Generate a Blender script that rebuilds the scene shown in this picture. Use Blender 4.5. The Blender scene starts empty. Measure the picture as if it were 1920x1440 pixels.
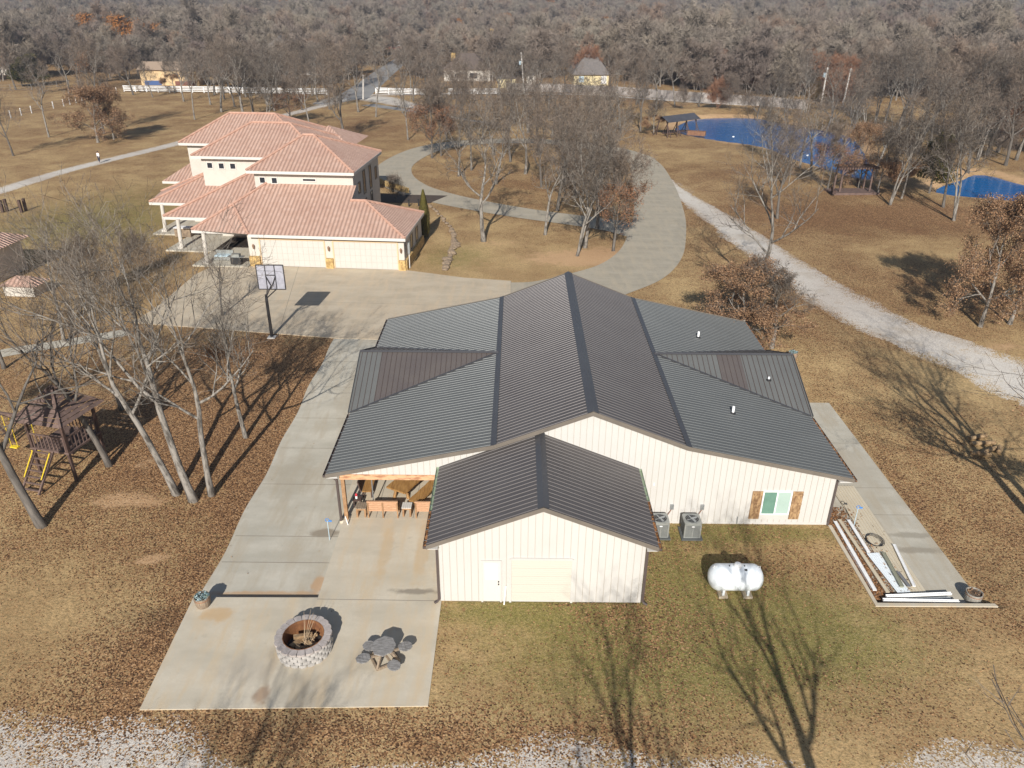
import bpy, bmesh, math, random
import numpy as np
from mathutils import Vector, Matrix, noise as mnoise
from mathutils.geometry import tessellate_polygon
R_ = math.radians
rnd = random.Random(7)
scene = bpy.context.scene
col = scene.collection

# ---------------------------------------------------------------- camera
CAM_H = 24.0; FPX = 1444.1; PITCH, YAW, ROLL = .4669, -.0048, .0060
cyy, syy = math.cos(YAW), math.sin(YAW)
Dv = Vector((syy*math.cos(PITCH), cyy*math.cos(PITCH), -math.sin(PITCH)))
R0 = Vector((cyy, -syy, 0)); U0 = R0.cross(Dv)
Rv = R0*math.cos(ROLL) + U0*math.sin(ROLL); Uv = -R0*math.sin(ROLL) + U0*math.cos(ROLL)
cam = bpy.data.cameras.new("camera"); camo = bpy.data.objects.new("camera", cam); col.objects.link(camo)
cam.sensor_width = 36; cam.lens = 36*FPX/1920; cam.clip_start = .2; cam.clip_end = 9000
m = Matrix.Identity(4)
for i in range(3):
    m[i][0] = Rv[i]; m[i][1] = Uv[i]; m[i][2] = -Dv[i]
m[2][3] = CAM_H
camo.matrix_world = m
scene.camera = camo
# ---------------------------------------------------------------- light
SUN_EL, SUN_AZ = 30.0, 185.0      # azimuth clockwise from +Y
w = bpy.data.worlds.new("World"); scene.world = w; w.use_nodes = True
nt = w.node_tree; bg = nt.nodes["Background"]
sky = nt.nodes.new("ShaderNodeTexSky"); sky.sky_type = 'NISHITA'; sky.sun_disc = False
sky.sun_elevation = R_(SUN_EL); sky.sun_rotation = R_(SUN_AZ); sky.air_density = 1.0; sky.dust_density = .6; sky.ozone_density = 1.2
nt.links.new(sky.outputs[0], bg.inputs[0]); bg.inputs[1].default_value = .062
sl = bpy.data.lights.new("sun", 'SUN'); sl.energy = 5.0; sl.angle = R_(.5); sl.color = (1, .955, .88)
so = bpy.data.objects.new("sun", sl); col.objects.link(so)
sd = Vector((math.sin(R_(SUN_AZ))*math.cos(R_(SUN_EL)), math.cos(R_(SUN_AZ))*math.cos(R_(SUN_EL)), math.sin(R_(SUN_EL))))
so.rotation_euler = sd.to_track_quat('Z', 'Y').to_euler(); so.location = (0, -20, 60)
scene.view_settings.view_transform = 'Standard'; scene.view_settings.look = 'None'
scene.view_settings.exposure = .33; scene.view_settings.gamma = 1
scene.render.resolution_x = 1024; scene.render.resolution_y = 768
scene.cycles.max_bounces = 5; scene.cycles.transparent_max_bounces = 6; scene.cycles.volume_bounces = 0

# ---------------------------------------------------------------- helpers
def at(u, v, z=0.0):
    d = Dv + Rv*((u-960)/FPX) - Uv*((v-720)/FPX); t = (z-CAM_H)/d.z
    return (d.x*t, d.y*t)
def at3(u, v, z=0.0):
    x, y = at(u, v, z); return Vector((x, y, z))
def onY(u, v, Y):
    d = Dv + Rv*((u-960)/FPX) - Uv*((v-720)/FPX); t = Y/d.y
    return (d.x*t, CAM_H + d.z*t)
def height(u, v, vt):
    x, y = at(u, v); return onY(u, vt, y)[1]
def ss(a, b, x):
    t = np.clip((x-a)/(b-a), 0, 1); return t*t*(3-2*t)

def tag(o, label=None, cat=None, group=None, kind=None):
    if label: o["label"] = label
    if cat: o["category"] = cat
    if group: o["group"] = group
    if kind: o["kind"] = kind
    return o
def thing(name, label, cat, loc=(0, 0, 0), rz=0, group=None):
    o = bpy.data.objects.new(name, None); o.empty_display_size = .3; col.objects.link(o)
    o.location = loc; o.rotation_euler = (0, 0, rz)
    return tag(o, label, cat, group)

class MB:
    def __init__(s): s.v = []; s.f = []; s.m = []; s.uv = {}
    def add(s, vs, fs, mi=0):
        b = len(s.v); s.v.extend([tuple(q) for q in vs])
        for f in fs: s.f.append(tuple(b+i for i in f)); s.m.append(mi)
        return s
    def box(s, x0, x1, y0, y1, z0, z1, mi=0):
        return s.add([(x0,y0,z0),(x1,y0,z0),(x1,y1,z0),(x0,y1,z0),(x0,y0,z1),(x1,y0,z1),(x1,y1,z1),(x0,y1,z1)],
                     [(0,3,2,1),(4,5,6,7),(0,1,5,4),(1,2,6,5),(2,3,7,6),(3,0,4,7)], mi)
    def cbox(s, c, sx, sy, sz, rz=0, tilt=(0, 0), mi=0):
        M = Matrix.Translation(c) @ Matrix.Rotation(rz, 4, 'Z') @ Matrix.Rotation(tilt[0], 4, 'X') @ Matrix.Rotation(tilt[1], 4, 'Y')
        vs = [M @ Vector((x*sx/2, y*sy/2, z*sz/2)) for x, y, z in ((-1,-1,-1),(1,-1,-1),(1,1,-1),(-1,1,-1),(-1,-1,1),(1,-1,1),(1,1,1),(-1,1,1))]
        return s.add(vs, [(0,3,2,1),(4,5,6,7),(0,1,5,4),(1,2,6,5),(2,3,7,6),(3,0,4,7)], mi)
    def beam(s, a, b, wd, ht, mi=0):
        a = Vector(a); b = Vector(b); d = (b-a); L = d.length
        if L < 1e-5: return s
        d.normalize(); up = Vector((0, 0, 1)) if abs(d.z) < .95 else Vector((0, 1, 0))
        sx = d.cross(up).normalized(); sy = sx.cross(d).normalized()
        vs = [p + sx*i*wd/2 + sy*j*ht/2 for p in (a, b) for i, j in ((-1,-1),(1,-1),(1,1),(-1,1))]
        return s.add(vs, [(3,2,1,0),(4,5,6,7),(0,1,5,4),(1,2,6,5),(2,3,7,6),(3,0,4,7)], mi)
    def tube(s, pts, rad, n=8, cap=True, mi=0):
        pts = [Vector(p) for p in pts]; rings = []; base = len(s.v); vs = []
        d = (pts[1]-pts[0]).normalized(); ref = Vector((1, 0, 0)) if abs(d.x) < .8 else Vector((0, 1, 0))
        for i, p in enumerate(pts):
            if i < len(pts)-1: d = (pts[i+1]-p)
            if i > 0: d = d.normalized() + (p-pts[i-1]).normalized()
            d.normalize(); a = d.cross(ref).normalized(); b = a.cross(d)
            r = rad[i] if hasattr(rad, '__len__') else rad
            for k in range(n):
                t = 2*math.pi*k/n; vs.append(p + a*math.cos(t)*r + b*math.sin(t)*r)
        fs = []
        for i in range(len(pts)-1):
            for k in range(n):
                k2 = (k+1) % n; fs.append((i*n+k, i*n+k2, (i+1)*n+k2, (i+1)*n+k))
        if cap: fs.append(tuple(range(n-1, -1, -1))); q = (len(pts)-1)*n; fs.append(tuple(q+k for k in range(n)))
        return s.add(vs, fs, mi)
    def lathe(s, c, prof, n=24, mi=0):
        vs = []; fs = []
        for r, z in prof:
            for k in range(n):
                t = 2*math.pi*k/n; vs.append((c[0]+r*math.cos(t), c[1]+r*math.sin(t), c[2]+z))
        for i in range(len(prof)-1):
            for k in range(n):
                k2 = (k+1) % n; fs.append((i*n+k, i*n+k2, (i+1)*n+k2, (i+1)*n+k))
        return s.add(vs, fs, mi)
    def prism(s, poly, z0, z1, mi=0):
        n = len(poly); vs = [(x, y, z0) for x, y in poly] + [(x, y, z1) for x, y in poly]
        tr = tessellate_polygon([[Vector((x, y, 0)) for x, y in poly]])
        fs = []
        for a, b, c in tr:
            A, B, C = poly[a], poly[b], poly[c]
            if (B[0]-A[0])*(C[1]-A[1])-(B[1]-A[1])*(C[0]-A[0]) < 0: b, c = c, b
            fs.append((a+n, b+n, c+n)); fs.append((c, b, a))
        ar = sum(poly[i][0]*poly[(i+1) % n][1]-poly[(i+1) % n][0]*poly[i][1] for i in range(n))
        for i in range(n):
            j = (i+1) % n; fs.append((i, j, j+n, i+n) if ar > 0 else (j, i, i+n, j+n))
        return s.add(vs, fs, mi)
    def wall(s, poly, O, ux, nrm, th, mi=0):
        "polygon given as (along, z) standing at O, thickness th behind nrm"
        O = Vector(O); ux = Vector(ux); nrm = Vector(nrm); n = len(poly)
        vs = [O + ux*a + Vector((0, 0, z)) for a, z in poly] + [O + ux*a + Vector((0, 0, z)) - nrm*th for a, z in poly]
        tr = tessellate_polygon([[Vector((x, y, 0)) for x, y in poly]])
        fs = []
        for a, b, c in tr:
            nn = (vs[b]-vs[a]).cross(vs[c]-vs[a])
            if nn.dot(nrm) < 0: b, c = c, b
            fs.append((a, b, c)); fs.append((c+n, b+n, a+n))
        for i in range(n):
            j = (i+1) % n; fs.append((i, j, j+n, i+n))
        return s.add(vs, fs, mi)
    def build(s, name, mats, parent=None, smooth=False, world=True, loc=None):
        if not isinstance(mats, (list, tuple)): mats = [mats]
        me = bpy.data.meshes.new(name)
        vs = s.v
        if parent is not None and world:
            Mi = (Matrix.Translation(wloc(parent)) @ Matrix.Rotation(wrot(parent), 4, 'Z')).inverted()
            vs = [tuple(Mi @ Vector(q)) for q in vs]
        elif loc is not None:
            vs = [(q[0]-loc[0], q[1]-loc[1], q[2]-loc[2]) for q in vs]
        me.from_pydata(vs, [], s.f)
        for mm in mats: me.materials.append(mm)
        if len(mats) > 1: me.polygons.foreach_set('material_index', s.m)
        if smooth: me.polygons.foreach_set('use_smooth', [True]*len(s.f))
        me.update()
        o = bpy.data.objects.new(name, me); col.objects.link(o)
        if parent is not None: o.parent = parent
        elif loc is not None: o.location = loc
        return o
def wloc(o):
    p = Vector((0, 0, 0)); 
    while o is not None and o.parent is None: return o.location.copy()
    r = Matrix.Translation(wloc(o.parent)) @ Matrix.Rotation(wrot(o.parent), 4, 'Z')
    return r @ o.location
def wrot(o):
    return o.rotation_euler.z + (wrot(o.parent) if o.parent is not None else 0)

# ---------------------------------------------------------------- materials
def newmat(name):
    m = bpy.data.materials.new(name); m.use_nodes = True
    return m, m.node_tree, m.node_tree.nodes["Principled BSDF"]
def MAT(name, c, c2=None, scale=3.0, rough=.8, metal=0, bump=0.0, bscale=None, stretch=(1, 1, 1), spec=.5, detail=6, lo=.35, hi=.65):
    m, nt, p = newmat(name); N = nt.nodes; L = nt.links
    p.inputs['Roughness'].default_value = rough; p.inputs['Metallic'].default_value = metal
    p.inputs['Specular IOR Level'].default_value = spec
    p.inputs['Base Color'].default_value = (*c, 1)
    if c2 is not None or bump:
        g = N.new('ShaderNodeTexCoord'); mp = N.new('ShaderNodeMapping'); mp.inputs['Scale'].default_value = stretch
        L.new(g.outputs['Object'], mp.inputs[0])
    if c2 is not None:
        n = N.new('ShaderNodeTexNoise'); n.inputs['Scale'].default_value = scale; n.inputs['Detail'].default_value = detail; n.inputs['Roughness'].default_value = .6
        L.new(mp.outputs[0], n.inputs['Vector'])
        r = N.new('ShaderNodeMapRange'); r.inputs['From Min'].default_value = lo; r.inputs['From Max'].default_value = hi
        L.new(n.outputs[0], r.inputs[0])
        x = N.new('ShaderNodeMix'); x.data_type = 'RGBA'; x.inputs[6].default_value = (*c, 1); x.inputs[7].default_value = (*c2, 1)
        L.new(r.outputs[0], x.inputs[0]); L.new(x.outputs[2], p.inputs['Base Color'])
    if bump:
        n2 = N.new('ShaderNodeTexNoise'); n2.inputs['Scale'].default_value = bscale or scale*4; n2.inputs['Detail'].default_value = 5
        L.new(mp.outputs[0], n2.inputs['Vector'])
        b = N.new('ShaderNodeBump'); b.inputs['Strength'].default_value = bump; b.inputs['Distance'].default_value = .02
        L.new(n2.outputs[0], b.inputs['Height']); L.new(b.outputs[0], p.inputs['Normal'])
    return m
def randmat(name, cols, rough=.85, noise_scale=0, source='island', trans=0):
    "colour ramp picked by random per island / per object"
    m, nt, p = newmat(name); N = nt.nodes; L = nt.links
    p.inputs['Roughness'].default_value = rough; p.inputs['Specular IOR Level'].default_value = .2
    if source == 'island': s = N.new('ShaderNodeNewGeometry').outputs['Random Per Island']
    else: s = N.new('ShaderNodeObjectInfo').outputs['Random']
    r = N.new('ShaderNodeValToRGB'); r.color_ramp.interpolation = 'LINEAR'
    e = r.color_ramp.elements
    while len(e) < len(cols): e.new(.5)
    for i, c in enumerate(cols): e[i].position = i/(len(cols)-1); e[i].color = (*c, 1)
    L.new(s, r.inputs[0]); L.new(r.outputs[0], p.inputs['Base Color'])
    return m

SIDING = MAT('cream_siding', (.55, .532, .505), (.52, .502, .475), .35, .55, bump=.05, bscale=3)
SIDING_LINE = MAT('siding_rib', (.42, .385, .34), rough=.55)
ROOF_UP = MAT('charcoal_metal_roof', (.092, .083, .082), (.112, .103, .10), .5, .55, .1, bump=.04, bscale=2)
ROOF_LOW = MAT('grey_sheen_metal_roof', (.120, .123, .120), (.142, .145, .141), .4, .55, .1, bump=.04, bscale=2)  # lower slopes carry sky reflection as a greyer colour; cross-gable panels are grey
ROOF_BROWN = MAT('brown_metal_panel', (.105, .09, .088), (.125, .108, .10), .5, .5, .15)
ROOF_CAP = MAT('ridge_cap_metal', (.085, .083, .09), (.10, .10, .105), .3, .4, .3)
RIB_TOP_LIT = MAT('sunlit_roof_rib', (.165, .15, .148), rough=.35, metal=.3)  # lighter than the panels: sunlit rib sides put into the colour
RIB_LOW_LIT = MAT('sunlit_roof_rib_low', (.155, .162, .162), rough=.4, metal=.3)  # same sunlit lightening in the colour, for lower slope ribs
TRIM_DARK = MAT('bronze_trim', (.17, .145, .12), (.14, .12, .10), 1.5, .5)
DOWNSPOUT = MAT('dark_downspout', (.085, .065, .06), rough=.45)
GUTTER_IN = randmat('leaf_litter_rust', [(.05, .025, .012), (.22, .10, .04), (.42, .22, .10), (.14, .06, .03)])
GREENISH = MAT('weathered_green_gutter', (.30, .38, .27), (.22, .27, .18), 4, .6)
WHITE = MAT('white_paint', (.85, .85, .84), (.78, .78, .78), 2, .4)
WHITE_METAL = MAT('white_tank_paint', (.80, .84, .87), (.70, .75, .79), 1.2, .35, bump=.02)
DARK = MAT('near_black', (.02, .02, .022), rough=.6)
GREY_METAL = MAT('grey_condenser_metal', (.34, .35, .33), (.28, .29, .28), 3, .45, .3)
GREY_DARK = MAT('dark_grille', (.05, .055, .06), rough=.5)
GALV = MAT('galvanised_metal', (.42, .44, .45), (.33, .35, .36), 5, .4, .6)
WOOD_CEDAR = MAT('cedar_wood', (.40, .235, .12), (.23, .125, .06), 3, .75, stretch=(1, 6, 1), bump=.2)
WOOD_SHUT = MAT('rustic_shutter_wood', (.42, .27, .14), (.19, .105, .05), 3.5, .75, stretch=(3, 3, .8), bump=.25, lo=.4, hi=.6)
WOOD_SLAB = MAT('live_edge_wood', (.40, .22, .075), (.25, .125, .04), 2.5, .6, stretch=(5, .7, 2), bump=.15)
WOOD_BENCH = MAT('pink_cedar_bench', (.56, .33, .20), (.40, .22, .12), 5, .7, stretch=(.8, 4, 4), bump=.1)
WOOD_GREY = MAT('weathered_grey_wood', (.33, .32, .31), (.12, .11, .105), 4, .85, stretch=(1, 9, 2), bump=.3)
WOOD_GREYB = MAT('weathered_brown_wood', (.33, .25, .17), (.17, .13, .10), 4, .85, stretch=(5, 5, 1), bump=.3)
WOOD_DARK = MAT('dark_stained_wood', (.095, .055, .042), (.06, .036, .03), 4, .8, bump=.2)
WOOD_PLUM = MAT('purple_brown_wood', (.17, .112, .092), (.105, .068, .058), 3, .8, bump=.2)
YELLOW = MAT('yellow_plastic', (.75, .55, .03), rough=.45)
BLUE = MAT('blue_paint', (.06, .22, .55), rough=.4)
PALEBLUE = MAT('pale_blue_metal', (.45, .58, .66), rough=.4)
BLACKM = MAT('black_metal', (.03, .028, .03), rough=.5)
RED = MAT('red_paint', (.55, .03, .05), rough=.4)
STONE_PIT = MAT('grey_retaining_block', (.47, .445, .42), (.34, .32, .30), 5, .9, bump=.5, bscale=22)
STONE_TOP = MAT('block_cap', (.45, .40, .375), (.34, .30, .28), 6, .9, bump=.4, bscale=24)
RUST = MAT('rusted_steel_ring', (.30, .135, .05), (.15, .06, .025), 2, .85, bump=.2)
ASH = MAT('charcoal_ash', (.02, .02, .022), (.07, .065, .06), 6, .95, bump=.6)
LOGW = MAT('split_log', (.42, .29, .16), (.20, .12, .06), 4, .85, bump=.3)
ROCK = MAT('sandstone_rock', (.32, .24, .16), (.15, .11, .08), 3, .95, bump=.6, bscale=8)
STONE_GOLD = MAT('gold_sandstone', (.56, .39, .16), (.33, .21, .08), 4.5, .9, bump=.5, bscale=9, lo=.42, hi=.58)
STUCCO = MAT('cream_stucco', (.56, .52, .465), (.525, .485, .43), 1.2, .85, bump=.15, bscale=30)
STUCCO_T = MAT('white_trim', (.60, .57, .53), rough=.6)
GARAGE = MAT('cream_garage_panel', (.53, .505, .465), (.50, .475, .435), .8, .6)
GLASS = MAT('dark_window_glass', (.02, .025, .035), rough=.08, spec=.8)
GLASS_G = MAT('green_tinted_glass', (.15, .28, .22), (.12, .235, .19), 1.2, .12, spec=.8)
GLASS_P = MAT('pale_blind_behind_glass', (.40, .52, .47), (.37, .485, .44), 1.2, .15, spec=.8)
BULB = MAT('frosted_lamp_glass', (.35, .27, .18), rough=.3)
POLY = MAT('acrylic_backboard', (.42, .42, .47), (.34, .34, .39), 2.5, .3)
SHINGLE_B = MAT('brown_shingle', (.13, .10, .085), (.09, .07, .06), 2, .9)
SHINGLE_T = MAT('tan_shingle', (.42, .28, .17), (.33, .21, .13), 2, .9)
SHINGLE_G = MAT('grey_shingle', (.17, .15, .14), (.12, .11, .105), 2, .9)
TANWALL = MAT('tan_wall', (.66, .48, .27), (.60, .43, .24), 1, .8)
BRICKW = MAT('pale_brick_wall', (.60, .56, .50), (.50, .46, .41), 3, .85)
YELWALL = MAT('pale_yellow_wall', (.70, .60, .36), (.64, .54, .32), 2, .8)
FENCEW = MAT('grey_picket_wood', (.36, .34, .33), (.26, .245, .235), .9, .9, stretch=(1, 1, .2))
DIRT = MAT('potting_soil', (.07, .05, .035), (.13, .09, .06), 20, .95, bump=.5)
PLANT_B = MAT('blue_green_leaf', (.10, .17, .20), (.28, .36, .38), 10, .6)
CYPRESS = randmat('cypress_leaf', [(.05, .05, .012), (.16, .13, .035), (.10, .095, .025)])
CEDARL = randmat('cedar_leaf', [(.012, .018, .006), (.06, .06, .015), (.11, .085, .02)])
OAKLEAF = randmat('dead_oak_leaf', [(.09, .045, .024), (.27, .155, .085), (.38, .24, .14), (.17, .09, .05), (.31, .20, .125)])
OAKLEAF2 = randmat('dark_dead_leaf', [(.07, .035, .022), (.22, .11, .06), (.34, .18, .10), (.14, .06, .035)])
ORANGEL = randmat('orange_leaf', [(.20, .08, .02), (.45, .20, .06), (.38, .15, .04)])
BARK = MAT('pale_oak_bark', (.27, .245, .215), (.075, .065, .055), 2.2, .95, stretch=(3, 3, .8), bump=.9, bscale=9, lo=.44, hi=.62)
BARK_D = MAT('dark_oak_bark', (.17, .15, .13), (.075, .066, .058), 1.8, .95, stretch=(3, 3, .7), bump=.7, bscale=9)
TWIG = randmat('grey_twig', [(.055, .042, .034), (.12, .098, .08), (.21, .18, .15)])
TWIG_D = randmat('brown_twig', [(.08, .06, .047), (.17, .13, .10), (.26, .21, .17)])
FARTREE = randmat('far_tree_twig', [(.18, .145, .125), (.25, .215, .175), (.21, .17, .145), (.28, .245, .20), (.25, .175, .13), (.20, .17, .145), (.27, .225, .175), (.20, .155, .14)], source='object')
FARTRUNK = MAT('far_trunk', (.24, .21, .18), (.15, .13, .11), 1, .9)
REDTWIG = randmat('red_brush_twig', [(.15, .075, .05), (.30, .16, .095), (.23, .12, .075)])

# ---- ground shader (terrain and gravel sheets share it; zones are painted as an attribute)
def ground_material():
    m, nt, p = newmat('field_ground'); N = nt.nodes; L = nt.links
    geo = N.new('ShaderNodeNewGeometry'); pos = geo.outputs['Position']
    at_ = N.new('ShaderNodeAttribute'); at_.attribute_name = 'zone'
    sep = N.new('ShaderNodeSeparateColor'); L.new(at_.outputs['Color'], sep.inputs[0])
    leaf, green, soil = sep.outputs; grav = at_.outputs['Alpha']
    def noise(sc, det=5, rough=.6, stretch=None):
        n = N.new('ShaderNodeTexNoise'); n.inputs['Scale'].default_value = sc; n.inputs['Detail'].default_value = det; n.inputs['Roughness'].default_value = rough
        if stretch:
            mp = N.new('ShaderNodeMapping'); mp.inputs['Scale'].default_value = stretch; L.new(pos, mp.inputs[0]); L.new(mp.outputs[0], n.inputs['Vector'])
        else: L.new(pos, n.inputs['Vector'])
        return n.outputs[0]
    def math_(op, a, b=0.0, c=None):
        x = N.new('ShaderNodeMath'); x.operation = op
        for i, q in enumerate((a, b) if c is None else (a, b, c)):
            if isinstance(q, (int, float)): x.inputs[i].default_value = q
            else: L.new(q, x.inputs[i])
        return x.outputs[0]
    def rng(a, lo, hi):
        x = N.new('ShaderNodeMapRange'); x.interpolation_type = 'SMOOTHSTEP'; x.inputs['From Min'].default_value = lo; x.inputs['From Max'].default_value = hi
        L.new(a, x.inputs[0]); return x.outputs[0]
    def mix(f, a, b):
        x = N.new('ShaderNodeMix'); x.data_type = 'RGBA'
        if isinstance(f, (int, float)): x.inputs[0].default_value = f
        else: L.new(f, x.inputs[0])
        for k, q in ((6, a), (7, b)):
            if isinstance(q, tuple): x.inputs[k].default_value = (*q, 1)
            else: L.new(q, x.inputs[k])
        return x.outputs[2]
    big = noise(.035, 4); mid = noise(.22, 5, .65); med = noise(1.1, 5, .7); fine = noise(7, 4, .75); vf = noise(24, 3, .8)
    grass = mix(rng(mid, .35, .65), (.61, .435, .225), (.43, .28, .14))
    grass = mix(rng(fine, .35, .7), grass, (.27, .20, .10))
    gm = math_('ADD', green, math_('MULTIPLY', math_('SUBTRACT', med, .5), .9))
    grass = mix(rng(gm, .25, .95), grass, mix(rng(fine, .35, .65), (.26, .235, .075), (.14, .14, .04)))
    grass = mix(rng(vf, .48, .72), grass, (.56, .44, .26))
    grass = mix(rng(noise(31, 2, .8), .55, .7), grass, (.15, .115, .055))
    # leaf litter: coloured cells
    vo = N.new('ShaderNodeTexVoronoi'); vo.inputs['Scale'].default_value = 17; L.new(pos, vo.inputs['Vector'])
    vs = N.new('ShaderNodeSeparateColor'); L.new(vo.outputs['Color'], vs.inputs[0])
    rp = N.new('ShaderNodeValToRGB'); e = rp.color_ramp.elements
    cols_ = [(0, (.055, .032, .018)), (.3, (.15, .085, .048)), (.55, (.28, .16, .08)), (.8, (.41, .245, .12)), (1, (.56, .38, .22))]
    while len(e) < 5: e.new(.5)
    for i, (q, c) in enumerate(cols_): e[i].position = q; e[i].color = (*c, 1)
    L.new(vs.outputs[0], rp.inputs[0])
    lm = math_('ADD', leaf, math_('MULTIPLY', math_('SUBTRACT', mid, .5), 1.1))
    lm = math_('ADD', lm, math_('MULTIPLY', math_('SUBTRACT', med, .5), .6))
    lm = math_('ADD', lm, math_('MULTIPLY', math_('SUBTRACT', vs.outputs[1], .5), .75))
    lmask = rng(lm, .42, .62)
    c = mix(lmask, grass, rp.outputs[0])
    sm = math_('ADD', soil, math_('MULTIPLY', math_('SUBTRACT', med, .5), .9))
    c = mix(rng(sm, .4, .7), c, mix(rng(fine, .3, .7), (.60, .42, .26), (.50, .33, .18)))
    ge = math_('MINIMUM', math_('MULTIPLY', grav, 3.0), 1.0)
    gv = math_('ADD', math_('MULTIPLY', math_('SUBTRACT', med, .5), 1.3), math_('MULTIPLY', math_('SUBTRACT', mid, .5), .9))
    gv = math_('ADD', gv, math_('MULTIPLY', math_('SUBTRACT', vs.outputs[2], .5), .85))
    gn = math_('ADD', grav, math_('MULTIPLY', gv, ge))
    gcol = mix(rng(noise(16, 2, .9), .35, .65), (.74, .71, .67), (.52, .50, .465))
    gcol = mix(rng(mid, .5, .75), gcol, (.52, .47, .40))
    c = mix(rng(gn, .42, .6), c, gcol)
    mu = N.new('ShaderNodeMix'); mu.data_type = 'RGBA'; mu.blend_type = 'MULTIPLY'; mu.inputs[0].default_value = 1; L.new(c, mu.inputs[6]); L.new(mix(rng(big, .3, .7), (1.05, 1.02, .98), (.80, .73, .68)), mu.inputs[7]); c = mu.outputs[2]
    L.new(c, p.inputs['Base Color']); p.inputs['Roughness'].default_value = .95; p.inputs['Specular IOR Level'].default_value = .15
    b = N.new('ShaderNodeBump'); b.inputs['Strength'].default_value = .9; b.inputs['Distance'].default_value = .05
    L.new(math_('ADD', fine, math_('MULTIPLY', vs.outputs[0], math_('MULTIPLY', lmask, .6))), b.inputs['Height']); L.new(b.outputs[0], p.inputs['Normal'])
    return m
GROUND = ground_material()

def concrete(name, c1, c2, c3, stains=()):
    m, nt, p = newmat(name); N = nt.nodes; L = nt.links
    g = N.new('ShaderNodeNewGeometry')
    def noi(sc, st=(1, 1, 1), det=5):
        mp = N.new('ShaderNodeMapping'); mp.inputs['Scale'].default_value = st; L.new(g.outputs['Position'], mp.inputs[0])
        n = N.new('ShaderNodeTexNoise'); n.inputs['Scale'].default_value = sc; n.inputs['Detail'].default_value = det; n.inputs['Roughness'].default_value = .6; L.new(mp.outputs[0], n.inputs['Vector']); return n.outputs[0]
    def mixr(f, lo, hi, a, b, amt=1.0):
        r = N.new('ShaderNodeMapRange'); r.inputs['From Min'].default_value = lo; r.inputs['From Max'].default_value = hi; r.inputs['To Max'].default_value = amt; L.new(f, r.inputs[0])
        x = N.new('ShaderNodeMix'); x.data_type = 'RGBA'; L.new(r.outputs[0], x.inputs[0])
        for k, q in ((6, a), (7, b)):
            if isinstance(q, tuple): x.inputs[k].default_value = (*q, 1)
            else: L.new(q, x.inputs[k])
        return x.outputs[2]
    c = mixr(noi(.35, (1, 2.2, 1)), .35, .65, c1, tuple(q*.93 for q in c2))
    c = mixr(noi(.9, (2, .35, 1)), .46, .66, c, c3, .8)
    c = mixr(noi(9), .45, .8, c, tuple(q*.82 for q in c1), .5)
    c = mixr(noi(2.2, (1.0, 1.0, 1), 8), .62, .72, c, tuple(q*.7 for q in c2), .35)
    for cx, cy, rx, ry, cs, am in stains:
        vm = N.new('ShaderNodeVectorMath'); vm.operation = 'SUBTRACT'; L.new(g.outputs['Position'], vm.inputs[0]); vm.inputs[1].default_value = (cx, cy, 0)
        v2 = N.new('ShaderNodeVectorMath'); v2.operation = 'MULTIPLY'; L.new(vm.outputs[0], v2.inputs[0]); v2.inputs[1].default_value = (1/rx, 1/ry, 0)
        v3 = N.new('ShaderNodeVectorMath'); v3.operation = 'LENGTH'; L.new(v2.outputs[0], v3.inputs[0])
        ad = N.new('ShaderNodeMath'); ad.operation = 'ADD'; L.new(v3.outputs['Value'], ad.inputs[0])
        nn = N.new('ShaderNodeMath'); nn.operation = 'MULTIPLY_ADD'; L.new(noi(1.7), nn.inputs[0]); nn.inputs[1].default_value = 1.6; nn.inputs[2].default_value = -.8; L.new(nn.outputs[0], ad.inputs[1])
        r = N.new('ShaderNodeMapRange'); r.interpolation_type = 'SMOOTHSTEP'; r.inputs['From Min'].default_value = 1.15; r.inputs['From Max'].default_value = .5; r.inputs['To Max'].default_value = am; L.new(ad.outputs[0], r.inputs[0])
        x = N.new('ShaderNodeMix'); x.data_type = 'RGBA'; L.new(r.outputs[0], x.inputs[0]); L.new(c, x.inputs[6]); x.inputs[7].default_value = (*cs, 1); c = x.outputs[2]
    L.new(c, p.inputs['Base Color']); p.inputs['Roughness'].default_value = .85; p.inputs['Specular IOR Level'].default_value = .3
    b = N.new('ShaderNodeBump'); b.inputs['Strength'].default_value = .2; b.inputs['Distance'].default_value = .01; L.new(noi(14), b.inputs['Height']); L.new(b.outputs[0], p.inputs['Normal'])
    return m
CONC_PATIO = concrete('patio_concrete', (.57, .51, .41), (.50, .445, .35), (.54, .43, .29), [(-4.5, 26.75, 1.3, .22, (.22, .19, .15), .8), (-6.2, 29.5, .35, 2.6, (.50, .36, .21), .5), (-4.4, 29.8, .4, 2.8, (.50, .36, .21), .5), (-12.8, 25.2, .8, .5, (.50, .32, .15), .6), (-9.6, 20.9, .35, .5, (.30, .19, .12), .7), (-10.5, 22.2, 1.5, .9, (.42, .37, .30), .5)])
CONC_GREY = concrete('grey_concrete', (.52, .485, .41), (.44, .41, .34), (.41, .355, .27), [(19.9, 30.4, 1.6, .3, (.27, .235, .185), .7), (20.2, 31.6, 1.5, .25, (.27, .24, .19), .65), (-9.6, 31.3, .9, .35, (.24, .20, .15), .8), (-11.2, 26.8, 3.2, .28, (.45, .28, .15), .7), (-9.0, 27.6, .35, .7, (.48, .29, .15), .7), (-12.5, 36.5, 1.2, 2.6, (.36, .32, .25), .5), (-10.6, 46, 1.4, 4, (.38, .34, .27), .5), (19.8, 38, 1.0, 2.5, (.40, .36, .29), .5)])
CONC_TAN = concrete('tan_concrete', (.53, .45, .34), (.46, .385, .285), (.54, .43, .30))
CONC_LOOP = concrete('driveway_concrete', (.41, .365, .29), (.35, .315, .25), (.43, .37, .28))
JOINT = MAT('expansion_joint', (.25, .22, .18), rough=.95)
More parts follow.
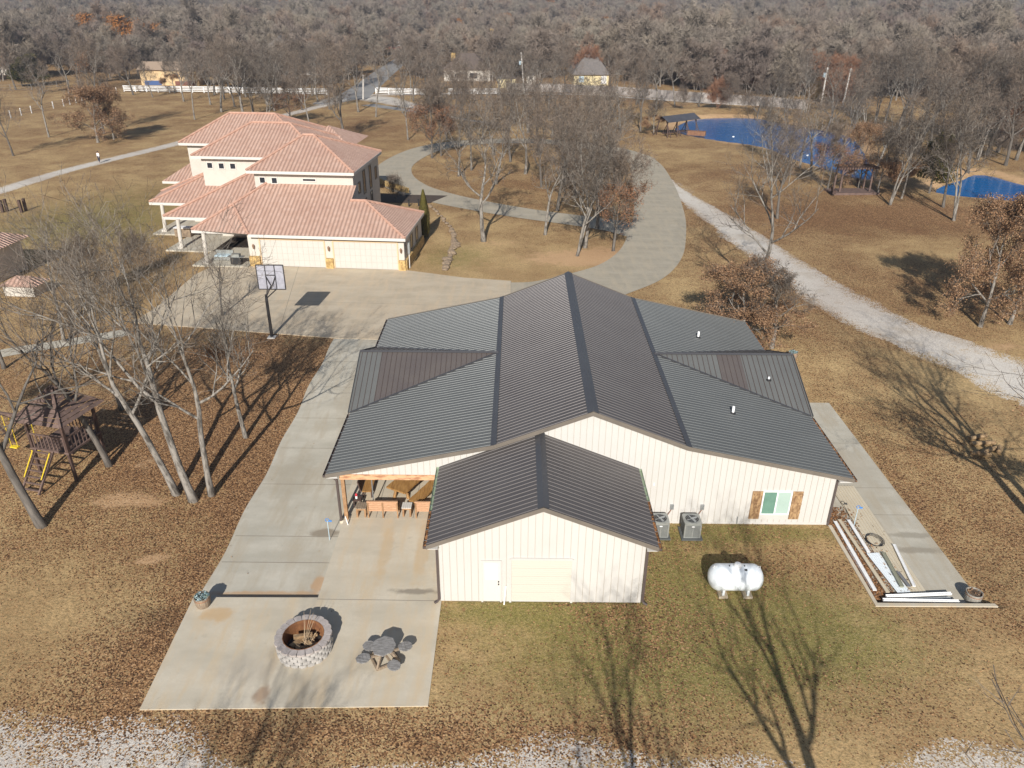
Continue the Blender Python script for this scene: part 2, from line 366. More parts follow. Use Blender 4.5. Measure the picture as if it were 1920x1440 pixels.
ASPHALT = MAT('worn_asphalt', (.30, .29, .28), (.24, .235, .23), .4, .9)

def tile_material():
    m, nt, p = newmat('terracotta_tile'); N = nt.nodes; L = nt.links
    uv = N.new('ShaderNodeUVMap'); sp = N.new('ShaderNodeSeparateXYZ'); L.new(uv.outputs[0], sp.inputs[0])
    def mth(op, a, b=0.0):
        x = N.new('ShaderNodeMath'); x.operation = op
        for i, q in enumerate((a, b)):
            if isinstance(q, (int, float)): x.inputs[i].default_value = q
            else: L.new(q, x.inputs[i])
        return x.outputs[0]
    U, V = sp.outputs[0], sp.outputs[1]
    fu = mth('FRACT', mth('DIVIDE', U, .40)); fv = mth('FRACT', mth('DIVIDE', V, .42))
    barrel = mth('SINE', mth('MULTIPLY', fu, math.pi))
    # per tile random
    cx = N.new('ShaderNodeCombineXYZ'); L.new(mth('FLOOR', mth('DIVIDE', U, .40)), cx.inputs[0]); L.new(mth('FLOOR', mth('DIVIDE', V, .42)), cx.inputs[1])
    wn = N.new('ShaderNodeTexWhiteNoise'); wn.noise_dimensions = '2D'; L.new(cx.outputs[0], wn.inputs['Vector'])
    r = N.new('ShaderNodeValToRGB'); e = r.color_ramp.elements; e[0].color = (.53, .335, .255, 1); e[1].color = (.60, .40, .315, 1)
    L.new(wn.outputs[0], r.inputs[0])
    n = N.new('ShaderNodeTexNoise'); n.inputs['Scale'].default_value = .35; n.inputs['Detail'].default_value = 5; g = N.new('ShaderNodeNewGeometry'); L.new(g.outputs['Position'], n.inputs['Vector'])
    mr = N.new('ShaderNodeMapRange'); mr.inputs['From Min'].default_value = .5; mr.inputs['From Max'].default_value = .75; mr.inputs['To Max'].default_value = .45; L.new(n.outputs[0], mr.inputs[0])
    x = N.new('ShaderNodeMix'); x.data_type = 'RGBA'; L.new(mr.outputs[0], x.inputs[0]); L.new(r.outputs[0], x.inputs[6]); x.inputs[7].default_value = (.42, .235, .18, 1)
    # darker towards the gap between barrels
    gp = N.new('ShaderNodeMapRange'); gp.inputs['From Min'].default_value = .0; gp.inputs['From Max'].default_value = .42; gp.inputs['To Min'].default_value = .55; gp.inputs['To Max'].default_value = 0; L.new(barrel, gp.inputs[0])
    x2 = N.new('ShaderNodeMix'); x2.data_type = 'RGBA'; L.new(gp.outputs[0], x2.inputs[0]); L.new(x.outputs[2], x2.inputs[6]); x2.inputs[7].default_value = (.27, .14, .105, 1)
    L.new(x2.outputs[2], p.inputs['Base Color']); p.inputs['Roughness'].default_value = .75
    b = N.new('ShaderNodeBump'); b.inputs['Strength'].default_value = 1; b.inputs['Distance'].default_value = .14
    L.new(mth('ADD', barrel, mth('MULTIPLY', mth('SUBTRACT', 1.0, fv), .35)), b.inputs['Height']); L.new(b.outputs[0], p.inputs['Normal'])
    return m
TILE = tile_material()
TILE_CAP = MAT('terracotta_ridge_tile', (.52, .32, .24), (.40, .23, .17), 2.5, .8, bump=.3)

def water_material():
    m, nt, p = newmat('pond_water'); N = nt.nodes; L = nt.links
    p.inputs['Base Color'].default_value = (.0, .125, .37, 1); p.inputs['Roughness'].default_value = .04; p.inputs['IOR'].default_value = 1.33  # strong blue base colour carries the sky reflection
    g = N.new('ShaderNodeNewGeometry'); mp = N.new('ShaderNodeMapping'); mp.inputs['Scale'].default_value = (1, 1.8, 1); L.new(g.outputs['Position'], mp.inputs[0])
    n = N.new('ShaderNodeTexNoise'); n.inputs['Scale'].default_value = .9; n.inputs['Detail'].default_value = 4; L.new(mp.outputs[0], n.inputs['Vector'])
    b = N.new('ShaderNodeBump'); b.inputs['Strength'].default_value = .35; b.inputs['Distance'].default_value = .12; L.new(n.outputs[0], b.inputs['Height']); L.new(b.outputs[0], p.inputs['Normal'])
    return m
WATER = water_material()

# ---------------------------------------------------------------- terrain
def px_poly(pts, z=0): return [at(u, v, z) for u, v in pts]
def catmull(pts, n=6, closed=False):
    P = [np.array(p, float) for p in pts]; out = []; N_ = len(P)
    rngi = range(N_) if closed else range(N_-1)
    for i in rngi:
        p0 = P[(i-1) % N_] if closed or i > 0 else P[0]; p1 = P[i]; p2 = P[(i+1) % N_]; p3 = P[(i+2) % N_] if closed or i+2 < N_ else P[-1]
        for k in range(n):
            t = k/n; out.append(tuple(.5*((2*p1)+(-p0+p2)*t+(2*p0-5*p1+4*p2-p3)*t*t+(-p0+3*p1-3*p2+p3)*t**3)))
    if not closed: out.append(tuple(P[-1]))
    return out
def poly_sd(px, py, poly):
    "signed distance, + inside"
    d = np.full(px.shape, 1e9); ins = np.zeros(px.shape, bool); n = len(poly)
    for i in range(n):
        ax, ay = poly[i][0], poly[i][1]; bx, by = poly[(i+1) % n][0], poly[(i+1) % n][1]
        ex, ey = bx-ax, by-ay; L2 = ex*ex+ey*ey+1e-9
        t = np.clip(((px-ax)*ex+(py-ay)*ey)/L2, 0, 1)
        d = np.minimum(d, np.hypot(px-ax-t*ex, py-ay-t*ey))
        c = ((ay > py) != (by > py)) & (px < (bx-ax)*(py-ay)/(by-ay+1e-12)+ax)
        ins ^= c
    return np.where(ins, d, -d)
POND1 = catmull(px_poly([(1262,236),(1290,221),(1340,216),(1420,217),(1480,228),(1540,238),(1600,252),(1622,275),(1636,300),(1650,322),(1628,333),(1570,318),(1520,303),(1480,291),(1440,274),(1400,267),(1360,262),(1310,254),(1280,247)]), 4, True)
POND2 = catmull(px_poly([(1822,320),(1860,322),(1920,338),(1990,350),(1990,390),(1925,374),(1880,370),(1840,366),(1790,362),(1748,352),(1770,338),(1800,330)]), 4, True)
def hgt(x, y):
    x = np.asarray(x, float); y = np.asarray(y, float)
    h = np.full(x.shape, -.03)
    dl = .30*ss(24, 26.2, y)*(1-ss(38, 50, y))*ss(-19, -14.3, x)*(1-ss(-8.6, -5, x))
    yst = np.where(x < 21.4, np.where(y > 26.12, 1.0, 0.0), ss(25, 31, y))
    dr = .36*np.where(x > 16.0, 1.0, 0.0)*yst*(1-ss(21.6, 28, x))*(1-ss(43, 54, y))
    h = h - dl - dr
    for P in (POND1, POND2):
        near = (x > 25) & (x < 190) & (y > 95) & (y < 210)
        if near.any():
            sd = np.full(x.shape, -1e3); sd[near] = poly_sd(x[near], y[near], P)
            h = h - np.where(sd > -2, ss(-2.0, 5.0, sd)*2.0, 0)
            h = h + np.where((sd < -3) & (sd > -14), np.sin(np.clip((-sd-3)/11, 0, 1)*math.pi)*.5, 0)*np.where(y > 165, 1, 0)
    far = ss(440, 2000, y)
    h = h + far*42 + ss(1200, 3200, y)*60 + ss(450, 900, y)*(np.sin(x*.006+1)*2.5+np.sin(x*.013+y*.004)*2)
    near = 1-ss(60, 120, y)
    return h
def blob(x, y, cx, cy, rx, ry, rot=0):
    c, s = math.cos(rot), math.sin(rot); dx, dy = x-cx, y-cy
    return np.exp(-(((dx*c+dy*s)/rx)**2+((-dx*s+dy*c)/ry)**2))
def pblob(x, y, u, v, rx, ry, rot=0): a = at(u, v); return blob(x, y, a[0], a[1], rx, ry, rot)
def zone(x, y):
    x = np.asarray(x, float); y = np.asarray(y, float)
    leaf = .20 + 0*x; green = .1+0*x; soil = 0*x; grav = 0*x
    fieldm = ss(60, 110, y)
    leaf = leaf + fieldm*.19
    # left yard full of leaves
    leaf = leaf + .5*(1-ss(-15, -8, x))*(1-ss(48, 66, y))*(.35*ss(8, 18, y)+.55*ss(28, 35, y))
    leaf = leaf + .42*blob(x, y, -15.5, 22.5, 3.0, 6)
    leaf = leaf + .5*blob(x, y, -18, 46, 7, 12)
    leaf = leaf + .62*blob(x, y, -7, 19.2, 9.5, 1.3) + .35*blob(x, y, 2, 18.8, 4, 1.2)
    leaf = leaf + .30*blob(x, y, 6.0, 25.5, 2.3, 5) + .25*blob(x, y, 13, 29, 3, 2)
    leaf = leaf + .38*blob(x, y, 24.5, 34, 3.0, 11) + .30*blob(x, y, 21, 60, 7, 9)
    leaf = leaf + .30*pblob(x, y, 1500, 480, 14, 20) + .3*pblob(x, y, 1850, 560, 12, 9) + .32*pblob(x, y, 1680, 400, 26, 12) + .25*pblob(x, y, 1350, 320, 12, 14)
    leaf = leaf + .28*pblob(x, y, 690, 240, 12, 20) + .25*pblob(x, y, 1150, 190, 30, 14) + .25*pblob(x, y, 960, 340, 14, 12)
    leaf = leaf + .25*pblob(x, y, 1030, 175, 40, 8) + .30*pblob(x, y, 1730, 410, 22, 8)
    leaf = leaf - .3*blob(x, y, -21, 25, 6, 3) - .2*blob(x, y, -22, 21, 4, 2.5)
    leaf = leaf - .25*pblob(x, y, 150, 400, 30, 22) - .25*pblob(x, y, 900, 500, 14, 5) - .3*pblob(x, y, 1700, 470, 10, 5) - .25*pblob(x, y, 1290, 300, 8, 8)
    # green grass
    green = green + .38*blob(x, y, 7, 24.5, 11, 6) + .8*blob(x, y, 12, 31.3, 5, .8) + .55*blob(x, y, .5, 25.6, 5, .7) + .55*blob(x, y, 8, 27.5, 5.5, 4.5) + .38*blob(x, y, 4, 22.5, 8, 4.5) + .35*blob(x, y, 14, 24, 5, 3)
    green = green + .45*blob(x, y, -14.6, 31.5, 1.6, 4) + .4*pblob(x, y, 250, 370, 14, 18) + .5*pblob(x, y, 180, 430, 16, 12) + .55*pblob(x, y, 850, 480, 5, 6) + .3*blob(x, y, 22.5, 56, 3, 5)
    green = green + .4*pblob(x, y, 1560, 225, 25, 8) + .3*pblob(x, y, 1780, 260, 25, 10)
    for P_ in (POND1, POND2):
        nr = (x > 25) & (x < 190) & (y > 95) & (y < 210)
        if nr.any():
            sd = poly_sd(x[nr], y[nr], P_); soil = np.array(soil); soil[nr] += .75*np.exp(-((sd+.8)/2.0)**2)
    leaf = leaf + .35*blob(x, y, 21.7, 36, .7, 12) + .35*blob(x, y, -14.8, 30, .8, 9)
    # bare soil
    soil = soil + .8*blob(x, y, -17.2, 29.0, 1.1, .55, .3) + .75*blob(x, y, -20.5, 33.6, 3.2, 1.1) + .6*blob(x, y, -21, 37, 1.2, 1.2)
    soil = soil + .75*pblob(x, y, 1075, 485, 8, 3.5) + .5*pblob(x, y, 930, 455, 5, 2) + .6*pblob(x, y, 1880, 650, 4, 1.6) + .4*pblob(x, y, 1150, 465, 5, 5)
    soil = soil + .5*pblob(x, y, 1420, 268, 12, 2.5) + .4*pblob(x, y, 1560, 335, 8, 3)
    # gravel strip at the foot of the lawn
    edge = 18.75 + .35*np.sin(x*.9) + .5*np.sin(x*.37+1)
    edge = edge + 1.0*np.where(x < -9, 1, 0)*ss(-9, -14, x)
    grav = grav + .68*(1-ss(-1.6, .9, y-edge))*(1-.0*x)
    grav = grav - .35*blob(x, y, -6.0, 18.6, 3.5, 1.0)
    grav = grav + .35*pblob(x, y, 1270, 350, 2.2, 8, .2)
    # white bank beyond pond
    grav = np.clip(grav, 0, 1)
    # woodland floor
    wood = ss(225, 260, y)
    leaf = leaf + wood*.15
    return np.stack([np.clip(leaf, 0, 1), np.clip(green, 0, 1), np.clip(soil, 0, 1), np.clip(grav, 0, 1)], -1)
def paint(o, Z=None):
    me = o.data; n = len(me.vertices); co = np.empty(n*3, np.float32); me.vertices.foreach_get('co', co); co = co.reshape(-1, 3)
    if Z is None: Z = zone(co[:, 0]+o.location.x, co[:, 1]+o.location.y)
    a = me.color_attributes.new('zone', 'FLOAT_COLOR', 'POINT'); a.data.foreach_set('color', Z.astype(np.float32).ravel())
def grid_lines(segs):
    out = []
    for a, b, st in segs:
        n = max(1, int(round((b-a)/st))); out += [a+(b-a)*i/n for i in range(n)]
    out.append(segs[-1][1]); return out
xs = grid_lines([(-2600, -600, 100), (-600, -150, 15), (-150, -34, 2.0), (-34, 30, .4), (30, 190, 1.8), (190, 640, 15), (640, 2600, 100)])
ys = grid_lines([(-120, 0, 10), (0, 14, 1), (14, 56, .4), (56, 110, 1.0), (110, 240, 1.8), (240, 600, 12), (600, 3400, 70)])
xs = sorted(set(xs + [15.99, 16.01])); ys = sorted(set(ys + [26.11, 26.13]))
X, Y = np.meshgrid(xs, ys); Zh = hgt(X, Y)
nx, ny = len(xs), len(ys)
vv = np.stack([X.ravel(), Y.ravel(), Zh.ravel()], -1)
ii = (np.arange(ny-1)[:, None]*nx+np.arange(nx-1)[None, :]).ravel()
ff = np.stack([ii, ii+1, ii+nx+1, ii+nx], -1)
me = bpy.data.meshes.new('ground'); me.from_pydata(vv.tolist(), [], ff.tolist()); me.materials.append(GROUND)
me.polygons.foreach_set('use_smooth', [True]*len(ff)); me.update()
ground = bpy.data.objects.new('ground', me); col.objects.link(ground); tag(ground, kind='structure'); paint(ground)

def ribbon(name, pts, mat, zoff=.006, across=8, seg=10, gravel=None, flat=None, wob=0.0):
    "pts: (x, y, width)"
    P = catmull([(p[0], p[1], p[2]) for p in pts], seg); mb = MB(); Z = []
    n = len(P); vs = []; gr = []
    for i, (x, y, wd) in enumerate(P):
        a = P[max(0, i-1)]; b = P[min(n-1, i+1)]; tx, ty = b[0]-a[0], b[1]-a[1]; l = math.hypot(tx, ty)+1e-9; nxn, nyn = -ty/l, tx/l
        for k in range(across+1):
            t = k/across*2-1; q = wd/2*(1+wob*mnoise.noise(Vector((x*.3, y*.3, t*3))))*t
            vs.append((x+nxn*q, y+nyn*q)); gr.append(1-abs(t)**2.2)
    A = np.array(vs); h = hgt(A[:, 0], A[:, 1])+zoff
    fs = []
    for i in range(n-1):
        for k in range(across):
            a = i*(across+1)+k; fs.append((a, a+across+1, a+across+2, a+1))
    mb.v = [(A[i, 0], A[i, 1], h[i] if flat is None else flat) for i in range(len(vs))]; mb.f = fs; mb.m = [0]*len(fs)
    o = mb.build(name, mat); tag(o, kind='structure')
    # face up
    if o.data.polygons[0].normal.z < 0: o.data.flip_normals()
    if gravel is not None:
        Z = zone(A[:, 0], A[:, 1]); Z[:, 3] = np.clip(np.array(gr)*gravel[1]+gravel[0], 0, 1); paint(o, Z)
    return o
def pr_(pts): return [(*at(u, v), w_) for u, v, w_ in pts]
ribbon('gravel_road', pr_([(1215,300,1.2),(1262,350,2.4),(1330,398,4.2),(1420,462,5.4),(1520,532,6.0),(1640,600,6.4),(1780,656,6.8),(1990,745,7.6),(2200,845,8)]), GROUND, gravel=(.12, .95), wob=.35)
ribbon('gravel_road', pr_([(-120,392,3.2),(0,357,3.2),(105,325,3.0),(190,303,3.0),(335,268,3.2),(450,236,3.2),(545,213,3.4),(600,199,3.6),(650,186,5)]), GROUND, gravel=(.3, .8), wob=.12)
ribbon('gravel_road', pr_([(600,196,5),(650,184,10),(700,184,11),(760,196,7),(800,205,5)]), GROUND, zoff=.010, gravel=(.3, .8), wob=.15)
ribbon('gravel_road', pr_([(690,178,4),(800,176,4),(900,174,3.5),(985,176,3.5),(1100,177,3.2),(1200,184,3.2),(1300,191,3),(1400,197,2.5)]), GROUND, zoff=.008, gravel=(.3, .8), wob=.15)
ribbon('asphalt_road', pr_([(655,186,9),(690,160,8),(735,125,7.5),(785,92,7),(850,55,7),(930,28,8)]), ASPHALT, zoff=.014, across=2)
ribbon('asphalt_road', pr_([(690,196,4),(760,206,3),(800,212,2.5)]), ASPHALT, zoff=.018, across=2)
ribbon('garden_path', pr_([(-100,690,1.6),(0,663,1.6),(120,643,1.5),(240,622,1.5)]), CONC_GREY, zoff=.02, across=2)
ribbon('gravel_path', pr_([(800,206,3),(860,222,3),(935,232,3)]), GROUND, zoff=.010, gravel=(.1, .6), wob=.3)

def slab(name, poly, z, mat, thick=.12, joints=(), kind='structure'):
    mb = MB(); mb.prism(poly, z-thick, z, 0)
    for (a, b) in joints:
        a = Vector((*a, z+.002)); b = Vector((*b, z+.002)); d = (b-a).normalized(); s_ = Vector((-d.y, d.x, 0))*.018
        mb.add([a-s_, b-s_, b+s_, a+s_], [(0, 1, 2, 3)], 1)
    o = mb.build(name, [mat, JOINT]); return tag(o, kind=kind)
# loop driveway (ring and right hand drive) and parking court
# the ring is a ribbon following its middle line
ribbon('loop_driveway', pr_([(1200,300,6.0),(1150,282,5.5),(1060,268,5),(960,264,5),(870,268,5),(800,280,5.2),(748,305,5.4),(738,328,5.6),(765,351,5.6),(820,369,5.2),(900,386,4.8),(990,401,4.6),(1080,413,4.6),(1160,425,5),(1215,440,5)]), CONC_LOOP, zoff=.05, across=4)
ribbon('driveway', pr_([(1190,292,5),(1212,312,5.2),(1226,350,6.0),(1236,400,6.2),(1232,440,6.4),(1218,478,6.6),(1180,510,7),(1110,535,7.5),(1040,556,9),(960,570,12)]), CONC_LOOP, zoff=.056, across=4)
slab('parking_court', px_poly([(250,605),(300,571),(366,515),(400,499),(469,499),(762,507),(870,521),(958,527),(960,590),(900,625),(720,637),(640,635)]), .03, CONC_TAN, .1,
     joints=[(at(958, 527), at(958, 580)), (at(560, 500), at(520, 633)), (at(380, 560), at(900, 575))])
# left drive follows the dip beside the patio
mb = MB(); gx = np.linspace(-14.15, -8.2, 8); gy_ = np.linspace(26.34, 55.2, 60)
idx = lambda i, j: i*8+j
hh = [[hgt(np.array([min(max(x, -14.1), -8.8)]), np.array([max(y, 26.6)]))[0]+.035 for x in gx] for y in gy_]
mb.v = [(x + (.25 if j == 0 else 0)*math.sin(y*.9)*.3 + (.5*ss(33, 28, y) if j == 0 and False else 0), y, hh[i][j]) for i, y in enumerate(gy_) for j, x in enumerate(gx)]
mb.f = [(idx(i, j), idx(i, j+1), idx(i+1, j+1), idx(i+1, j)) for i in range(59) for j in range(7)]; mb.m = [0]*len(mb.f)
for yj in (29.0, 31.0, 35.6, 39.4, 42.9, 47.0, 51.0): 
    z = float(hgt(np.array([-11.0]), np.array([yj]))[0])+.045; mb.add([(-14, yj-.02, z), (-8.8, yj-.02, z), (-8.8, yj+.02, z), (-14, yj+.02, z)], [(0, 1, 2, 3)], 1)
tag(mb.build('side_drive', [CONC_GREY, JOINT]), kind='structure')
slab('patio', [(-14.0, 20.2), (-3.2, 20.5), (-3.2, 26.16), (-3.2, 32.1), (-8.72, 32.1), (-8.72, 26.3), (-14.25, 26.25)], .012, CONC_PATIO, .5, joints=[((-8.72, 26.2), (-3.3, 26.16))])
slab('porch_floor', [(-8.95, 32.1), (-3.2, 32.1), (-3.2, 41.2), (-8.95, 41.2)], .016, CONC_PATIO, .5, joints=[((-7.1, 32.2), (-7.1, 41)), ((-5.2, 32.2), (-5.2, 41))])
slab('side_walk', [(16.16, 26.28), (21.1, 26.32), (21.1, 53.2), (17.0, 53.2), (16.16, 52)], -.33, CONC_GREY, .2, joints=[((18.9, 33.3), (21.1, 33.3)), ((16.2, 35.8), (21.1, 35.8)), ((16.2, 40.6), (21.1, 40.6)), ((16.2, 47), (21.1, 47))])
# water
for P in (POND1, POND2):
    cx = sum(p[0] for p in P)/len(P); cy = sum(p[1] for p in P)/len(P)
    Q = [(cx+(x-cx)*1.03, cy+(y-cy)*1.03) for x, y in P]
    mb = MB(); mb.prism(Q, -.62, -.60); tag(mb.build('pond_water', WATER), kind='structure')

# ---------------------------------------------------------------- barn
def clip_u(poly2, u):
    vs_ = []
    n = len(poly2)
    for i in range(n):
        (a, b), (c, d) = poly2[i], poly2[(i+1) % n]
        if (a-u)*(c-u) <= 0 and abs(a-c) > 1e-9: vs_.append(b+(d-b)*(u-a)/(c-a))
    return (min(vs_), max(vs_)) if len(vs_) >= 2 else None
def ribbed(mb, pts, eave_dir, sp=.29, th=.07, rw=.036, rh=.022, mi=0, ri=1, stripes=None, off=0):
    "roof panel: planar polygon pts, ribs run down the slope"
    P = [Vector(p) for p in pts]; ud = Vector(eave_dir).normalized()
    n = None
    for i in range(1, len(P)-1):
        q = (P[i]-P[0]).cross(P[i+1]-P[0])
        if q.length > 1e-6: n = q.normalized(); break
    if n.z < 0: n = -n
    vd = ud.cross(n).normalized()
    if vd.z > 0: vd = -vd
    O = P[0]; p2 = [((p-O).dot(ud), (p-O).dot(vd)) for p in P]
    k = len(P)
    top = P; bot = [p-n*th for p in P]
    tr = tessellate_polygon([[Vector((a, b, 0)) for a, b in p2]])
    fs = []
    for a, b, c in tr:
        if (top[b]-top[a]).cross(top[c]-top[a]).dot(n) < 0: b, c = c, b
        fs.append((a, b, c)); fs.append((c+k, b+k, a+k))
    for i in range(k): fs.append((i, (i+1) % k, (i+1) % k+k, i+k))
    mb.add(top+bot, fs, mi)
    umin = min(a for a, b in p2); umax = max(a for a, b in p2)
    u = umin+sp*.5+off
    while u < umax-.03:
        c = clip_u(p2, u)
        if c and c[1]-c[0] > .1:
            a0 = O+ud*u+vd*c[0]; b0 = O+ud*u+vd*c[1]
            w1 = ud*rw/2; w2 = ud*rw*.28; h = n*rh
            mb.add([a0-w1, a0+w1, b0+w1, b0-w1, a0-w2+h, a0+w2+h, b0+w2+h, b0-w2+h],
                   [(4, 5, 6, 7), (0, 1, 5, 4), (1, 2, 6, 5), (2, 3, 7, 6), (3, 0, 4, 7)], ri)
        u += sp
    if stripes:
        for u0, u1, smi in stripes:
            q = []
            for uu in (umin+u0, umin+u1):
                c = clip_u(p2, min(max(uu, umin+.001), umax-.001)); 
                if c: q.append((uu, c))
            if len(q) == 2:
                (ua, ca), (ub, cb) = q
                mb.add([O+ud*ua+vd*ca[0]+n*.003, O+ud*ub+vd*cb[0]+n*.003, O+ud*ub+vd*cb[1]+n*.003, O+ud*ua+vd*ca[1]+n*.003], [(0, 1, 2, 3)], smi)
def capstrip(mb, a, b, side, w, drop, h=.05, mi=0):
    a = Vector(a); b = Vector(b); s = Vector(side).normalized()*w; up = Vector((0, 0, h)); dn = Vector((0, 0, drop))
    mb.add([a-s-dn*0+Vector((0, 0, -drop))+up, a+up*1.6, a+s-dn+up, b-s-dn+up, b+up*1.6, b+s-dn+up], [(0, 1, 4, 3), (1, 2, 5, 4)], mi)
def ribwall(mb, x0, x1, y, ztop, z0=0.0, sp=.305, nrm=-1, mi=0, holes=()):
    x = x0+sp/2
    while x < x1-.04:
        zt = ztop(x)
        segs = [(z0 if not callable(z0) else z0(x), zt)]
        for hx0, hx1, hz0, hz1 in holes:
            if hx0-.03 < x < hx1+.03:
                ns = []
                for a, b in segs:
                    if a < hz0: ns.append((a, min(b, hz0)))
                    if b > hz1: ns.append((max(a, hz1), b))
                segs = ns
        for a, b in segs:
            if b-a > .05: mb.box(x-.013, x+.013, y+nrm*.014 if nrm < 0 else y, y if nrm < 0 else y+.014, a, b-.02, mi)
        x += sp
XR, KN, EV = 3.667, 4.706, 12.94; ZR, ZK, ZE = 6.61, 4.73, 2.99; YA, YB = 31.6, 52.0; YW = 32.02
xl, xkl, xkr, xe = XR-EV, XR-KN, XR+KN, XR+EV
barn = thing('metal_barn', 'large cream metal barn with charcoal ribbed roof, stepped gable, side wings and cross gables', 'barn', (XR, 42, 0))
AX, AW, AZR, AZE, AY = 1.20, 4.91, 5.27, 3.27, 25.87; AHW = 4.42; AYW = 26.18
def roofz(x):
    d = abs(x-XR)
    return (ZR+(ZK-ZR)*d/KN if d < KN else ZK+(ZE-ZK)*(d-KN)/(EV-KN))-.10
# walls
mb = MB()
mb.wall([(-8.75, 2.78), (-3.2, 2.78), (-3.2, 0), (15.92, 0), (15.92, roofz(15.92)), (xkr, roofz(xkr)), (XR, roofz(XR)), (xkl, roofz(xkl)), (-8.75, roofz(-8.75))], (0, YW, 0), (1, 0, 0), (0, -1, 0), .15)
mb.box(15.77, 15.92, YW+.15, 51.7, -.5, 2.95)
mb.box(-3.35, -3.2, YW+.15, 41.0, 0, 4.02); mb.box(-8.7, -3.2, 41.0, 41.15, 0, 3.0)
mb.box(-8.7, -8.55, 41.15, 51.7, -.4, 2.95); mb.box(-8.7, 15.92, 51.7, 51.85, -.4, 2.9)
mb.wall([(-8.7, 2.9), (15.92, 2.9), (xkr, roofz(xkr)), (XR, roofz(XR)), (xkl, roofz(xkl))], (0, 51.85, 0), (1, 0, 0), (0, 1, 0), .15)
mb.box(5.62, 15.95, YW-.02, YW-.001, -.1, .10)
WX0, WX1, WZ0, WZ1 = 12.46, 13.86, .64, 1.95
ribwall(mb, -8.6, 15.9, YW, roofz, lambda x: 2.8 if x < -3.2 else .1, mi=1, holes=[(11.86, 14.46, .28, 2.02)])
for k in range(60):
    y = 33+k*.305; mb.box(15.92, 15.935, y, y+.026, -.3, 2.9, 1)
for k in range(32): mb.box(-8.715, -8.7, 41.3+k*.32, 41.326+k*.32, -.3, 2.9, 1)
mb.build('wall', [SIDING, SIDING_LINE], barn)
# main roof
mb = MB()
up = ZR, ZK
ribbed(mb, [(XR, YA, ZR), (XR, YB, ZR), (xkl, YB, ZK), (xkl, YA, ZK)], (0, 1, 0), mi=0, ri=2)
ribbed(mb, [(XR, YA, ZR), (XR, YB, ZR), (xkr, YB, ZK), (xkr, YA, ZK)], (0, 1, 0), mi=0, ri=2)
ribbed(mb, [(xkl, YA, ZK), (xkl, YB, ZK), (xl, YB, ZE), (xl, YA, ZE)], (0, 1, 0), mi=1, ri=3)
ribbed(mb, [(xkr, YA, ZK), (xkr, YB, ZK), (xe, YB, ZE), (xe, YA, ZE)], (0, 1, 0), mi=1, ri=3)
mb.build('roof', [ROOF_UP, ROOF_LOW, RIB_TOP_LIT, RIB_LOW_LIT], barn)
mb = MB()
capstrip(mb, (XR, YA-.02, ZR+.02), (XR, YB+.02, ZR+.02), (1, 0, 0), .27, .27*(ZR-ZK)/KN)
mb.build('ridge_cap', ROOF_CAP, barn)
mb = MB()
for sx in (-1, 1):
    xk = XR+sx*KN
    mb.add([(xk-sx*.16, YA, ZK+.11), (xk, YA, ZK+.055), (xk+sx*.13, YA, ZK+.03), (xk-sx*.16, YB, ZK+.11), (xk, YB, ZK+.055), (xk+sx*.13, YB, ZK+.03)], [(0, 1, 4, 3), (1, 2, 5, 4)])
mb.build('transition_flashing', ROOF_CAP, barn)
# gable trim
for ya, yb in ((YA-.03, YA), (YB, YB+.03)):
    mb = MB()
    for a, b in (((XR, ZR), (xkl, ZK)), ((xkl, ZK), (xl, ZE)), ((XR, ZR), (xkr, ZK)), ((xkr, ZK), (xe, ZE))):
        mb.add([(a[0], ya, a[1]+.05), (b[0], ya, b[1]+.05), (b[0], ya, b[1]-.17), (a[0], ya, a[1]-.17), (a[0], yb, a[1]+.05), (b[0], yb, b[1]+.05), (b[0], yb, b[1]-.17), (a[0], yb, a[1]-.17)],
               [(0, 1, 2, 3), (4, 5, 6, 7), (0, 1, 5, 4), (3, 2, 6, 7)])
    mb.build('gable_trim', TRIM_DARK, barn)
mb = MB()   # pale soffit under the gable overhang and eaves
for a, b in (((XR, ZR), (xkl, ZK)), ((xkl, ZK), (xl, ZE)), ((XR, ZR), (xkr, ZK)), ((xkr, ZK), (xe, ZE))):
    mb.add([(a[0], YA, a[1]-.09), (b[0], YA, b[1]-.09), (b[0], YW, b[1]-.09), (a[0], YW, a[1]-.09)], [(0, 1, 2, 3)])
mb.box(xl+.02, -8.7, YA, YB, 2.80, 2.86); mb.box(15.93, xe-.02, YA, YB, 2.80, 2.86)
mb.build('soffit', SIDING, barn)
